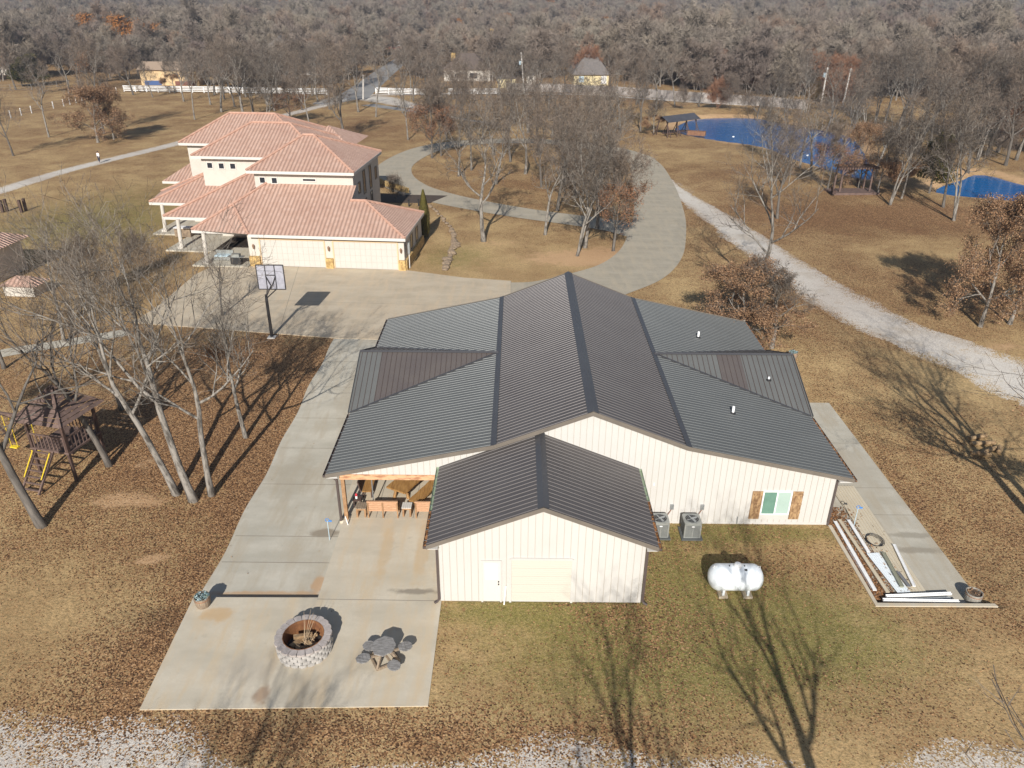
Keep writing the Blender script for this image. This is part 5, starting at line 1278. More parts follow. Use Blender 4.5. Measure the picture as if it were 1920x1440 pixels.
P['shade'] = tree_proto('bare_oak_tree', TreeGen(29, depth=4, kids=3, limbs=5, twigw=.008, twigl=.6, fork=.52, tw=1, rk=.78, spread=.95, trunk_r=.24, up=.25), BARK, TWIG)
P['mid1'] = tree_proto('bare_oak_tree', TreeGen(51, depth=4, kids=3, limbs=6, twigw=.022, twigl=.8, tw=2, rk=.74, fork=.36), BARK, TWIG)
P['mid2'] = tree_proto('bare_oak_tree', TreeGen(52, depth=4, kids=3, limbs=6, twigw=.022, twigl=.75, tw=2, rk=.74, fork=.45, spread=.85), BARK, TWIG_D)
P['mid3'] = tree_proto('bare_oak_tree', TreeGen(53, depth=4, kids=4, limbs=7, twigw=.02, twigl=.8, tw=2, rk=.74, fork=.3, wig=.3), BARK_D, TWIG_D)
P['mid4'] = tree_proto('bare_oak_tree', TreeGen(54, depth=4, kids=3, limbs=6, twigw=.022, twigl=.9, tw=2, rk=.74, fork=.3, multi=2, trunk_r=.15, spread=.8), BARK, TWIG)
P['leaf1'] = tree_proto('brown_leaved_oak', TreeGen(61, depth=4, kids=3, limbs=8, twigw=.02, twigl=.6, tw=5, fork=.22, leaves=1, leafn=22000, leafsize=.18, up=.04), BARK, TWIG_D, OAKLEAF)
P['leaf2'] = tree_proto('brown_leaved_oak', TreeGen(62, depth=4, kids=4, limbs=7, twigw=.022, twigl=.6, tw=4, fork=.3, leaves=1, leafn=9000, leafsize=.18, leafz=(0, .55)), BARK, TWIG, OAKLEAF)
P['leaf3'] = tree_proto('brown_leaved_oak', TreeGen(63, depth=4, kids=4, limbs=7, twigw=.025, twigl=.7, tw=4, fork=.25, leaves=1, leafn=5500, leafsize=.19, leafz=(0, .7)), BARK_D, TWIG_D, OAKLEAF2)
P['brush'] = tree_proto('bare_shrub', TreeGen(71, depth=3, kids=5, limbs=6, twigw=.02, twigl=.7, tw=6, fork=.08, multi=5, trunk_r=.04, spread=1.3, wig=.25, up=.2), BARK_D, TWIG_D)
P['red'] = tree_proto('red_brush', TreeGen(72, depth=3, kids=5, limbs=6, twigw=.035, twigl=1.1, tw=8, fork=.06, multi=6, trunk_r=.05, spread=1.3, wig=.22, up=.22), REDTWIG, REDTWIG)
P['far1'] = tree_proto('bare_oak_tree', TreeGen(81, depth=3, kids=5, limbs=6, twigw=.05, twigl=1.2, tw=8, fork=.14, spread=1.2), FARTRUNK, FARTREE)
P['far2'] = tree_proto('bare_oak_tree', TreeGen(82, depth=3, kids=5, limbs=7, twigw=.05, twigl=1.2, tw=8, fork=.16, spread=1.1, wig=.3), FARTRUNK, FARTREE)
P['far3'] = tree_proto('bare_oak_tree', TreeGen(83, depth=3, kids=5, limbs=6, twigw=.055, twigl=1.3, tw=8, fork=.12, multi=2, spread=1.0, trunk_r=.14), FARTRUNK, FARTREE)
P['orange'] = tree_proto('orange_leaved_oak', TreeGen(91, depth=3, kids=5, limbs=7, twigw=.04, twigl=.9, tw=6, fork=.25, leaves=1, leafn=4200, leafsize=.42), FARTRUNK, TWIG_D, ORANGEL)

G1 = 'bare oaks in the yard left of the barn'
T = [  # proto, base u, v, height, label, rz, tilt(about x, about y), fat, group
 ('near3', 78, 985, 14.0, 'pale trunked oak leaning left at the left frame edge in front of the playset', 1.0, (0, -.30), .95, G1),
 ('near1', 330, 925, 13.2, 'leftmost of the three close-set pale oaks beside the side drive, leaning left', .4, (0, -.29), .95, G1),
 ('near2', 362, 935, 14.2, 'middle of the three close-set pale oaks, its fork opening over the garden path', 2.2, (0, -.17), .95, G1),
 ('near1', 396, 922, 12.6, 'rightmost and straightest of the three close-set pale oaks beside the side drive', 3.9, (0, .04), .9, G1),
 ('nearleaf', 460, 815, 9.0, 'slender dark oak with a few leaves nearest the side drive edge', .9, (0, -.04), .75, G1),
 ('near3', 205, 872, 11.5, 'dark leaning oak rising behind the playset roof', 4.2, (0, -.16), .9, G1),
 ('near2', 228, 768, 9.5, 'grey oak in bare soil behind the playset', 5.0, (0, -.05), .8, G1),
 ('near3', 417, 592, 6.0, 'small bare tree standing at the front edge of the parking court', 1.5, (0, 0), .9, None),
 ('near2', 120, 640, 9.5, 'bare tree by the left end of the garden path', 1.1, (0, -.03), .9, None),
 ('near3', 8, 690, 9.5, 'bare oak cut by the left frame edge above the playset', 2.7, (0, 0), .85, None),
 ('nearleaf', -60, 880, 11, 'oak just outside the left frame edge whose twigs enter the picture', 1.9, (0, 0), .9, None),
 ('brush', 175, 560, 5.6, 'spindly bare thicket on the lawn between the tile roof corner and the house', 1.4, (0, 0), .8, None),
 ('brush', 265, 520, 4.4, 'thin bare sapling on the lawn in front of the house porches', 4.4, (0, 0), .8, None),
 # loop driveway
 ('mid1', 907, 452, 12.3, 'oak with a straight pale trunk alone in the lawn, left of the driveway grove', .8, (0, 0), 1.05, None),
 ('mid2', 1022, 440, 9.6, 'oak with a pale trunk left of the grove, nearest the lower loop drive', 1.4, (0, 0), .85, None),
 ('mid4', 1077, 479, 12.2, 'double trunked oak in bare soil at the front of the grove', .3, (0, 0), .9, None),
 ('mid1', 1097, 464, 11.8, 'straight oak just behind the double trunked one in the grove', 2.6, (0, .03), .85, None),
 ('mid3', 1120, 428, 12.0, 'dark dense oak at the back of the grove beside the lower loop drive', 3.3, (0, 0), .9, None),
 ('leaf3', 1150, 470, 10.2, 'slim oak with orange-brown lower leaves at the right of the grove by the drive', 4.1, (0, .05), .8, None),
 ('mid2', 884, 319, 9.0, 'oak inside the loop with its trunk seen behind the lone pale oak', 5.2, (0, 0), .9, None),
 ('mid3', 957, 303, 10.5, 'dark oak at the centre back of the loop island', 1.9, (0, 0), 1.0, None),
 ('mid1', 985, 326, 11.5, 'tall oak in the middle of the loop island', 2.9, (0, 0), 1.0, None),
 ('leaf3', 810, 296, 11.8, 'oak with purple-brown leaves at the inner left end of the loop', 3.6, (0, 0), .8, None),
 ('leaf3', 827, 292, 8.6, 'short purple-brown oak close beside the taller one at the left end of the loop', .6, (0, 0), .8, None),
 ('mid3', 1058, 345, 11.5, 'dense oak in the right half of the loop island', 4.6, (0, 0), 1.1, None),
 ('mid2', 1105, 330, 12, 'oak in the right half of the loop island nearest the drive', .9, (0, 0), 1.1, None),
 ('mid1', 1150, 355, 11.5, 'bushy oak at the right tip of the loop island', 2.1, (0, 0), 1.05, None),
 ('mid4', 1060, 300, 10.5, 'multi stemmed oak at the back right of the loop island', 3.0, (0, 0), 1.1, None),
 ('mid3', 1045, 395, 11.0, 'dense oak at the front edge of the loop island behind the grove', 5.6, (0, 0), 1.0, None),
 ('mid1', 1128, 395, 11.5, 'bushy oak between the grove and the right hand drive', 1.6, (0, 0), 1.0, None),
 ('mid3', 1010, 290, 10.5, 'bare oak far back in the loop island', 2.2, (0, 0), 1.0, None),
 ('mid2', 925, 290, 10.0, 'bare oak far back left in the loop island', 4.2, (0, 0), 1.0, None),
 ('mid2', 1163, 247, 14.0, 'tall thin pale oak standing between the loop and the gravel track', 3.2, (0, 0), .7, None),
 ('mid3', 1201, 246, 13.0, 'dark oak standing left of the black swing shelter', 1.2, (0, 0), .75, None),
 ('leaf2', 1226, 252, 6.2, 'small rusty leaved oak touching the black swing shelter', 3.1, (0, 0), 1.1, None),
 ('mid3', 1058, 184, 13, 'dark trunked oak beside the picket fence track', 4.0, (0, 0), .85, None),
 ('mid1', 1030, 226, 12.5, 'pale oak in the field between the loop and the picket fence', .2, (0, 0), .9, None),
 ('mid4', 965, 233, 11, 'forked pale oak in the field behind the loop', 2.2, (0, 0), .9, None),
 ('mid2', 826, 192, 11, 'oak in front of the left end of the brown roofed house', 5.1, (0, 0), .9, None),
 ('mid1', 765, 262, 10.5, 'oak between the tile house and the loop left end', 1.8, (0, 0), .8, None),
 ('mid2', 705, 219, 12.0, 'slim oak on the rusty grass before the gravel junction', .5, (0, 0), .75, None),
 ('mid1', 755, 212, 12.0, 'slim oak right of the gravel junction', 1.0, (0, 0), .75, None),
 ('mid3', 647, 266, 14, 'large oak with long limbs right behind the tile house', 2.0, (0, 0), 1.0, None),
 ('mid2', 581, 240, 10.5, 'slim bare oak by the gravel road behind the tile house', 3.0, (0, 0), .8, None),
 ('leaf3', 545, 232, 8.5, 'rust leaved oak just behind the tile house roof', 4.0, (0, 0), 1.1, None),
 ('mid1', 457, 222, 14, 'big pale limbed oak behind the left end of the house roof', 5.0, (0, -.1), 1.1, None),
 ('mid4', 500, 235, 11.5, 'bare oak behind the house ridge', 6.0, (0, 0), 1.0, None),
 ('mid3', 618, 205, 12.5, 'oak at the bend of the gravel road behind the house', .7, (0, 0), .9, None),
 ('mid2', 365, 224, 13.0, 'slim leaning oak in the open field left of the house', 1.7, (0, -.03), .6, None),
 ('leaf2', 328, 174, 8.5, 'small rusty oak at the white rail fence before the tan building', 2.7, (0, 0), .9, None),
 ('leaf1', 184, 267, 9.6, 'full rusty leaved oak in the left field', .7, (0, 0), 1.35, None),
 ('leaf1', 214, 261, 9.0, 'darker rusty leaved oak overlapping the full one in the left field', 3.7, (0, 0), .9, None),
 ('mid3', 196, 250, 15.5, 'tall bare oak rising behind the two rusty oaks in the left field', 1.3, (0, -.05), .8, None),
 ('mid2', 92, 257, 12.0, 'slim bare oak left of the rusty oaks', 2.4, (0, -.03), .7, None),
 ('mid3', 25, 292, 11.0, 'bare oak beside the left frame edge above the pale track', 3.4, (0, 0), .7, None),
 ('mid1', 130, 178, 12.5, 'bare oak beyond the wire fence with posts', 4.4, (0, 0), 1.0, None),
 # right side and pond
 ('near1', 1421, 592, 14.2, 'large pale limbed oak rising behind the barn right wing', 2.9, (0, .02), 1.0, None),
 ('leaf1', 1392, 650, 6.3, 'low rusty leaved oak at the far corner of the barn right wing', 2.9, (0, -.04), 1.5, None),
 ('leaf2', 1446, 652, 6.0, 'rusty leaved sapling just right of the low rusty oak by the barn corner', .9, (0, 0), 1.4, None),
 ('mid3', 1457, 409, 9.6, 'gnarled bare oak on the slope above the gravel road', 1.1, (0, 0), .95, None),
 ('leaf3', 1551, 357, 8.8, 'thinly leaved reddish oak at the near pond bank left of the pergola', 2.2, (0, 0), .75, None),
 ('leaf1', 1610, 352, 8.6, 'brown leaved oak directly behind the pergola', 3.3, (0, 0), .9, None),
 ('leaf2', 1645, 364, 8.2, 'brown leaved oak right of the pergola', 4.4, (0, 0), .9, None),
 ('mid4', 1665, 383, 13.5, 'pale bare oak with white trunk foot by the brown oaks', 5.5, (0, 0), .75, None),
 ('leaf2', 1690, 372, 8.4, 'brown leaved oak touching the dark cedar', .4, (0, 0), .85, None),
 ('mid3', 1768, 388, 11.5, 'bare oak between the cedar and the twin trunked oak', 1.4, (0, 0), .8, None),
 ('mid4', 1793, 414, 14.6, 'twin trunked oak leaning right before the second pond', 2.6, (0, .06), .75, None),
 ('mid1', 1580, 300, 12.5, 'tall bare oak on the neck of land beside the pond', .3, (0, 0), .8, None),
 ('mid2', 1520, 330, 11.5, 'gnarled pale oak on the near pond bank', 3.9, (0, 0), .85, None),
 ('mid3', 1468, 345, 9, 'bare oak above the near pond bank left of the gnarled one', 4.9, (0, 0), .95, None),
 ('mid1', 1700, 250, 15, 'tall pale crowned oak on the far bank of the pond', 2.3, (0, 0), .85, None),
 ('mid2', 1655, 246, 15, 'bare oak at the far right end of the pond', 1.3, (0, 0), .8, None),
 ('mid4', 1830, 300, 16, 'wide pale crowned oak between the two ponds', .9, (0, 0), .9, None),
 ('mid3', 1885, 310, 15, 'bare oak behind the second pond', 3.1, (0, 0), .9, None),
 ('leaf1', 1838, 612, 10.3, 'rusty leaved oak with pale trunk beyond the gravel road at right', 2.8, (0, .05), .85, 'rusty oaks beyond the gravel road'),
 ('leaf1', 1893, 607, 10.5, 'rusty leaved oak at the right frame edge beyond the gravel road', 5.3, (0, .05), .85, 'rusty oaks beyond the gravel road'),
 ('mid2', 1925, 425, 10.0, 'white barked oak at the right frame edge below the second pond', 1.8, (0, .1), .8, None),
 ('near1', 2050, 1100, 14.5, 'unseen bare oak added outside the right frame edge to thicken the shadow by the side walk', 2.1, (0, 0), 1.3, None),  # second oak, added out of view to thicken the cast shadow
 ('nearleaf', 2045, 1075, 13.0, 'leafy oak just outside the lower right frame edge, brown twigs showing', 3.3, (0, 0), 1.0, None),
]
for pn, u, v, H, lab, rz, tilt, fat, grp in T:
    x, y = at(u, v); nm = {'brush': 'bare_thicket'}.get(pn)
    place_tree(P[pn], x, y, H, lab, rz, tilt, grp, 'thicket' if pn == 'brush' else 'tree', nm, fat=fat)
# more bare oaks scattered through the middle distance
MORE = {
 'bare oaks in the field behind the tile house': ('bare oak in the field between the tile house and the white rail fence', [(395,196,11),(415,210,12),(440,200,12.5),(476,214,12),(515,208,12),(536,196,11),(566,206,11),(500,196,13),(596,190,12),(628,192,11.5),(420,186,12),(550,182,12),(672,210,12)]),
 'bare oaks around the road junction': ('bare oak near the asphalt road and gravel junction', [(715,172,12),(775,190,12.5),(795,220,11),(800,180,13),(730,150,12),(668,160,13),(640,170,12),(770,165,12)]),
 'bare oaks in the rusty field beyond the loop': ('bare oak in the rusty field between the loop driveway and the neighbour houses', [(835,215,12),(850,240,11),(862,232,12),(925,240,11.5),(940,205,13),(905,262,11),(990,250,11.5),(1000,205,12),(1085,215,8),(1130,232,8),(1120,262,11),(1075,258,11),(1035,258,11),(880,255,10.5),(840,262,10.5)]),
 'bare oaks inside the loop driveway': ('bare oak inside the loop driveway island', [(860,330,8.5),(930,345,9),(1015,350,10),(1085,370,10.5),(1140,320,10.5),(1085,290,10)]),
 'bare oaks along the field fences': ('bare oak standing close to the fences at the far edge of the field', [(30,168,12),(85,176,11),(150,172,12),(178,165,12),(250,178,12),(288,182,10),(345,190,11),(402,178,13),(430,172,13),(462,182,12),(490,176,13),(520,186,12),(548,172,13),(585,180,12),(610,174,13),(820,178,13),(850,186,11),(930,188,12),(960,182,12),(1015,182,11),(1140,186,12),(1190,196,12),(1230,205,11),(1265,200,12),(1310,200,9),(1440,215,11),(1510,214,13),(1560,214,12),(1605,224,14),(1640,232,14),(1690,236,15),(1730,250,15),(1790,262,15),(1840,272,15),(1870,285,14),(1905,300,15)]),
 'bare oaks around the ponds': ('bare oak on the banks between and behind the ponds', [(1420,222,9),(1480,235,10),(1500,226,10),(1545,250,11),(1600,262,12),(1625,250,13),(1680,262,13),(1720,285,13),(1745,270,14),(1775,300,13),(1800,270,14.5),(1850,290,14),(1815,320,12),(1450,300,9),(1500,315,10),(1640,330,11),(1870,270,15)]),
}
ks = ['mid1', 'mid2', 'mid3', 'mid4']; q_ = 0
for g_, (lab, pts) in MORE.items():
    for u, v, H in pts:
        x, y = at(u, v); place_tree(P[ks[q_ % 4]], x, y, H, lab, q_*1.7, (0, 0), g_, fat=1.0+.12*math.sin(q_*2.1)); q_ += 1
# oaks standing behind the camera; their shadows lie on the lawn
for x, y, H, pn, lab in ((9.4, 4.6, 14.3, 'shade', 'forked oak below the camera whose shadow crosses the lawn by the propane tank'), (3.1, 1.6, 13.0, 'shade', 'oak below the camera whose shadow falls on the middle of the lawn'), (-11.2, -2.5, 13, 'shade', 'oak below the camera whose faint shadow touches the patio')):
    place_tree(P[pn], x, y, H, lab, x, (0, 0), None, fat=.95)
# shrubs and brush
SH = [('brush', 741, 376, 3.2, 'bare twiggy shrub in the dark bed behind the garage roof', None, 'shrub'),
 ('red', 1345, 208, 6.0, 'orange stemmed willow brush at the far pond edge', None, 'brush'), ('brush', 1368, 210, 7.5, 'pale stemmed clump beside the orange willow brush', None, 'brush'), ('brush', 1398, 209, 4.0, 'dark low brush right of the orange willow brush', None, 'brush'),
 ('brush', 1278, 208, 4.5, 'grey brush behind the swing shelter', None, 'brush'), ('brush', 1880, 300, 6.0, 'grey brush at the far side of the second pond', None, 'brush')]
for pn, u, v, H, lab, grp, cat in SH:
    x, y = at(u, v); place_tree(P[pn], x, y, H, lab, u, (0, 0), grp, cat, 'bare_shrub' if pn == 'brush' else 'red_brush', fat=1.0)
for i in range(34):
    u = 1285+i*9.5+rnd.uniform(-6, 6); v = 168+max(0, (u-1400))*.10+rnd.uniform(-10, 1) if u < 1540 else 190+rnd.uniform(-8, 8)
    x, y = at(u, v); place_tree(P['red'], x, y, rnd.uniform(6, 10), 'reddish brush growing in the band behind the picket fence', u, (0, 0), 'reddish brush behind the picket fence', 'brush', 'red_brush')
for i, (u, v) in enumerate(((1890, 262), (1905, 280), (1925, 255), (1870, 250), (1950, 290), (1100, 250/1.6))):
    x, y = at(u, v); place_tree(P['red'], x, y, rnd.uniform(7, 10), 'reddish brush on the slope at the right frame edge' if i < 5 else 'single reddish bush before the shingled neighbour house', u, (0, 0), 'reddish brush at the right edge' if i < 5 else None, 'brush', 'red_brush')
# evergreens
def evergreen(u, v, H, rad, label, seed, n=6500, blobs=9, size=.28):
    x, y = at(u, v); z0 = float(hgt(np.array([x]), np.array([y]))[0]); t = thing('cedar_tree', label, 'tree', (x, y, z0)); r = random.Random(seed); mb = MB()
    for k in range(blobs):
        h = H*(.22+.7*(k+.5)/blobs); q = rad*(1-.62*(k/blobs)); a = k*2.4; c = (x+math.cos(a)*q*.45, y+math.sin(a)*q*.45, z0+h)
        leaf_cloud(mb, c, (q*.8, q*.8, H/blobs*1.25), n//blobs, size, r, .5)
    mb.build('crown', CEDARL, t); MB().tube([(x, y, z0-.2), (x, y, z0+H*.85)], [.16, .05], 7).build('trunk', BARK_D, t)
evergreen(1742, 362, 8.4, 3.2, 'dark olive cedar among brown oaks between the ponds', 5)
evergreen(62, 160, 8.6, 5.2, 'broad dark evergreen by the orange roofed house', 6, size=.45)
evergreen(42, 162, 6.6, 4.2, 'lower olive evergreen left of the broad one', 7, size=.45)
evergreen(1208, 152, 7.0, 2.4, 'dark evergreen right of the shingled neighbour house', 8, 3000, size=.4)
evergreen(478, 140, 9.0, 7.0, 'large blue-green spruce behind the white rail fence', 9, size=.5)
for i, (u, lb) in enumerate(((50, 'leftmost of the three green pines on the far ridge at the top left'), (100, 'middle and largest of the three green pines on the far ridge at the top left'), (122, 'rightmost of the three green pines on the far ridge at the top left'))): evergreen(u, 22, 15, 7, lb, 20+i, 1800, 6, 1.2)
x, y = at(1122, 78); place_tree(P['orange'], x, y, 13, 'bright orange leaved tree alone in the far grey wood', 0, (0, 0), fat=1.3)
x, y = at(48, 92); place_tree(P['orange'], x, y, 13, 'orange leaved tree above the orange roofed house', 1, (0, 0), fat=.8)
x, y = at(1176, 96); place_tree(P['orange'], x, y, 7, 'small orange leaved tree right of the shingled roof', 2, (0, 0), fat=.8)
x, y = at(165, 158); place_tree(P['orange'], x, y, 9, 'orange leaved tree beyond the wire fence', 2, (0, 0), fat=.6)
#@@PART4
# ---------------------------------------------------------------- basketball hoop
bx, by = at(510, 632)
t = thing('basketball_hoop', 'basketball hoop with clear framed backboard on the front edge of the parking court', 'basketball hoop', (bx, by, 0))
MB().tube([(bx, by, 0), (bx, by, 3.0), (bx-.02, by+.12, 3.5)], [.13, .12, .10], 8).build('pole', BLACKM, t)
MB().box(bx-.3, bx+.3, by-.3, by+.25, -.03, .05).build('base', STUCCO_T, t)
X0, Z0 = onY(483, 545, by+.0); X1, Z1 = onY(533, 500, by+.0); X1 = X0+2.06; yb = by+.35
MB().box(X0+.04, X1-.04, yb, yb+.03, Z0+.03, Z1-.03).build('backboard', POLY, t)
mb = MB()
for a, b in (((X0, Z0), (X1, Z0)), ((X0, Z1), (X1, Z1)), ((X0, Z0), (X0, Z1)), ((X1, Z0), (X1, Z1))): mb.beam((a[0], yb+.015, a[1]), (b[0], yb+.015, b[1]), .07, .07)
mb.build('frame', BLACKM, t)
mb = MB(); xm = (X0+X1)/2; q = .36
for x in (xm-q, xm+q): mb.beam((x, yb-.04, Z0), (x, yb-.04, Z1), .05, .05)
mb.beam((xm-q, yb-.04, (Z0+Z1)/2+.18), (xm+q, yb-.04, (Z0+Z1)/2+.18), .05, .05)
for sx in (-1, 1): mb.beam((xm+sx*q, yb-.05, Z0+1.05), (xm+sx*.06, yb-.1, Z0+.35), .06, .06); mb.beam((bx, by, 3.2), (xm+sx*q, yb-.06, Z0+.05), .07, .07)
mb.beam((bx, by, 3.35), (xm, yb-.08, Z0+.35), .08, .08); mb.build('support_arms', BLACKM, t)
mb = MB(); mb.tube([(xm+.23*math.cos(a), yb+.3+.23*math.sin(a), Z0+.3) for a in [k*2*math.pi/16 for k in range(17)]], .016, 5, False); mb.build('rim', MAT('orange_rim', (.55, .15, .04), rough=.5), t)

# ---------------------------------------------------------------- wooden playset
px_, py_ = -24.95, 36.7; PR = R_(-14)
t = thing('playset', 'dark wooden play tower with pyramid roof, railed deck, ladder and yellow swings', 'playset', (px_, py_, 0), PR)
def pbox(name, mat, *b): m_ = MB(); m_.box(*b); return m_.build(name, mat, t, world=False)
for sx in (-1, 1):
    for sy in (-1, 1): pbox('post', WOOD_DARK, sx*1.15-.07, sx*1.15+.07, sy*1.15-.07, sy*1.15+.07, 0, 3.7)
pbox('deck', WOOD_PLUM, -1.25, 1.25, -1.25, 1.25, 1.75, 1.85)
mb = MB()
for k in range(9):
    for y in (-1.15, 1.15):
        x = -1.0+k*.25; mb.box(x-.03, x+.03, y-.02, y+.02, 1.85, 2.65)
    mb.box(1.13, 1.17, -1+k*.25-.03, -1+k*.25+.03, 1.85, 2.65)
for y in (-1.15, 1.15): mb.box(-1.15, 1.15, y-.035, y+.035, 2.65, 2.73)
mb.box(1.12, 1.18, -1.1, 1.1, 2.65, 2.73); mb.build('railing', WOOD_PLUM, t, world=False)
mb = MB(); Z_, RR = 3.6, 1.6
for k in range(4):
    a0, a1 = R_(45+90*k), R_(135+90*k); n = 9
    p0 = Vector((math.cos(a0), math.sin(a0), 0))*RR*1.414; p1 = Vector((math.cos(a1), math.sin(a1), 0))*RR*1.414; ap = Vector((0, 0, 1.55))
    for j in range(n):
        q0, q1 = j/n, (j+.97)/n; lo = (j % 2)*.012
        A = p0.lerp(ap, q0); B = p1.lerp(ap, q0); C = p1.lerp(ap, q1); D = p0.lerp(ap, q1); up = Vector((0, 0, Z_+.03)); dn = Vector((0, 0, Z_-.0))
        mb.add([A+up, B+up, C+dn, D+dn], [(0, 1, 2, 3)])
    mb.beam(p0+Vector((0, 0, Z_+.05)), ap+Vector((0, 0, Z_+.05)), .1, .05)
mb.build('roof', WOOD_PLUM, t, world=False)
mb = MB()
for sx in (-.55, .55): mb.beam((sx-.3, -2.85, .05), (sx-.3, -1.25, 1.8), .09, .12)
for k in range(7): q = (k+.6)/7; mb.beam((-.85, -2.85+1.6*q, .05+1.75*q), (.25, -2.85+1.6*q, .05+1.75*q), .1, .05)
mb.build('ladder', WOOD_PLUM, t, world=False)
for sx in (-.55, .55):
    MB().tube([(sx-.3, -2.45, .75), (sx-.3, -1.5, 1.85)], .03, 7).build('handrail', YELLOW, t, world=False)
mb = MB(); mb.beam((-1.1, .2, 2.75), (-5.6, .2, 2.75), .14, .18); mb.beam((-5.5, -1.0, 0), (-5.6, .2, 2.8), .12, .12); mb.beam((-5.5, 1.4, 0), (-5.6, .2, 2.8), .12, .12); mb.build('swing_beam', WOOD_PLUM, t, world=False)
for x in (-2.6, -4.1):
    sw = MB().box(x-.25, x+.25, .08, .32, .55, .62).build('swing_seat', YELLOW, t, world=False)
    mb = MB()
    for sx in (-.22, .22): mb.tube([(x+sx, .2, .6), (x+sx, .2, 2.7)], .018, 5)
    mb.build('chain', YELLOW, sw, world=False)
pbox('side_canopy', WOOD_PLUM, -2.6, -1.2, -.9, .9, 3.05, 3.12)

# ---------------------------------------------------------------- person
X, Y_ = at(187, 305)
t = thing('person', 'person in a white long sleeved top and dark trousers walking on the pale gravel track', 'person', (X, Y_, .01), R_(-25))
def skinmesh(name, vs, es, rad, mat, parent, root=0):
    me = bpy.data.meshes.new(name); me.from_pydata(vs, es, []); o = bpy.data.objects.new(name, me); col.objects.link(o); o.parent = parent
    md = o.modifiers.new('skin', 'SKIN'); md.use_smooth_shade = True
    sv = me.skin_vertices[0].data if me.skin_vertices else None
    if sv is None:
        bm = bmesh.new(); bm.from_mesh(me); bm.verts.layers.skin.verify(); bm.to_mesh(me); bm.free(); sv = me.skin_vertices[0].data
    for i, r_ in enumerate(rad): sv[i].radius = (r_, r_) if not isinstance(r_, tuple) else r_
    sv[root].use_root = True
    s2 = o.modifiers.new('sub', 'SUBSURF'); s2.levels = 1; s2.render_levels = 2
    me.materials.append(mat); return o
SKINM = MAT('skin', (.55, .36, .27), rough=.6)
V = [(0, 0, .98), (0, 0, 1.2), (0, .01, 1.43), (0, .01, 1.53), (0, 0, 1.62), (0, -.01, 1.72), (-.19, 0, 1.42), (-.26, .04, 1.14), (-.24, -.08, .90), (.19, 0, 1.42), (.26, -.03, 1.14), (.24, -.12, .90), (-.10, 0, .92), (-.11, -.05, .50), (-.11, .10, .09), (.10, 0, .92), (.11, .02, .50), (.11, -.14, .09), (-.11, .0, .035), (.11, -.26, .035), (-.235, -.13, .80), (.235, -.18, .81)]
Eg = [(0, 1), (1, 2), (2, 3), (3, 4), (4, 5), (2, 6), (6, 7), (7, 8), (2, 9), (9, 10), (10, 11), (0, 12), (12, 13), (13, 14), (0, 15), (15, 16), (16, 17), (14, 18), (17, 19), (8, 20), (11, 21)]
skinmesh('body', V, Eg, [.13, .12, .12, .05, .095, .085, .055, .042, .034, .055, .042, .034, .085, .06, .042, .085, .06, .042, .045, .045, .035, .035], SKINM, t)
skinmesh('shirt', [V[0], V[1], V[2], V[6], V[7], V[8], V[9], V[10], V[11]], [(0, 1), (1, 2), (2, 3), (3, 4), (4, 5), (2, 6), (6, 7), (7, 8)], [.16, .155, .15, .085, .065, .052, .085, .065, .052], MAT('white_shirt', (.80, .81, .84), rough=.8), t)
skinmesh('trousers', [V[0], V[12], V[13], V[14], V[15], V[16], V[17]], [(0, 1), (1, 2), (2, 3), (0, 4), (4, 5), (5, 6)], [.15, .11, .08, .062, .11, .08, .062], MAT('dark_trousers', (.03, .035, .06), rough=.85), t)
mb = MB(); mb.lathe((0, .005, 1.62), [(.108, 0), (.112, .06), (.09, .13), (.04, .165), (0, .17)], 14); mb.build('hair', MAT('dark_hair', (.05, .035, .025), rough=.7), t, True, world=False)
mb = MB(); mb.cbox((0, -.10, 1.63), .03, .04, .04); mb.build('nose', SKINM, t, world=False)

# ---------------------------------------------------------------- shelter, pergola, small things by the pond
sx0, sy0 = at(1268, 252)
t = thing('swing_shelter', 'black roofed open swing shelter with crossed braces on the pond bank', 'shelter', (sx0, sy0, 0), R_(38))
L_, W_ = 4.6, 1.9
roofmesh('roof', [([(-L_, -W_, 2.75), (L_, -W_, 2.75), (L_, 0, 3.7), (-L_, 0, 3.7)], (1, 0, 0)), ([(-L_, W_, 2.75), (L_, W_, 2.75), (L_, 0, 3.7), (-L_, 0, 3.7)], (1, 0, 0))], t, MAT('black_metal_roof', (.055, .055, .065), (.08, .08, .09), 1, .4))
for k in range(4):
    x = -L_+.5+k*(2*L_-1)/3
    for s_ in (-1, 1):
        MB().beam((x-.5, s_*1.9, 0), (x+.2, s_*.9, 3.0), .14, .14).build('brace', WOOD_DARK, t, world=False); MB().beam((x+.5, s_*1.9, 0), (x-.2, s_*.9, 3.0), .14, .14).build('brace', WOOD_DARK, t, world=False)
MB().box(-3.5, 3.5, -.3, .3, .45, .55).build('bench_seat', WOOD_DARK, t, world=False)
mb = MB(); x, y = at(1306, 253); mb.cbox((x, y, .35), 3.4, 1.2, .8, R_(-20)); tag(mb.build('timber_stack', MAT('brown_timber', (.26, .14, .08), (.16, .08, .05), 2, .9)), 'low brown timber stack at the water edge right of the swing shelter', 'timber stack')
gx0, gy0 = at(1597, 362)
t = thing('pergola', 'plum brown wooden pergola with slatted top over a deck by the pond', 'pergola', (gx0, gy0, 0), R_(4))
MB().box(-3.1, 3.4, -1.1, 1.9, -.05, .25).build('deck', WOOD_PLUM, t, world=False)
for x in (-1.9, 2.3):
    for y in (-.2, 1.6): MB().box(x-.1, x+.1, y-.1, y+.1, .25, 3.3).build('post', WOOD_PLUM, t, world=False)
    MB().beam((x+.05, -.2, 2.6), (x+.7*(1 if x < 0 else -1), -.2, 3.3), .1, .1).build('corner_brace', WOOD_PLUM, t, world=False)
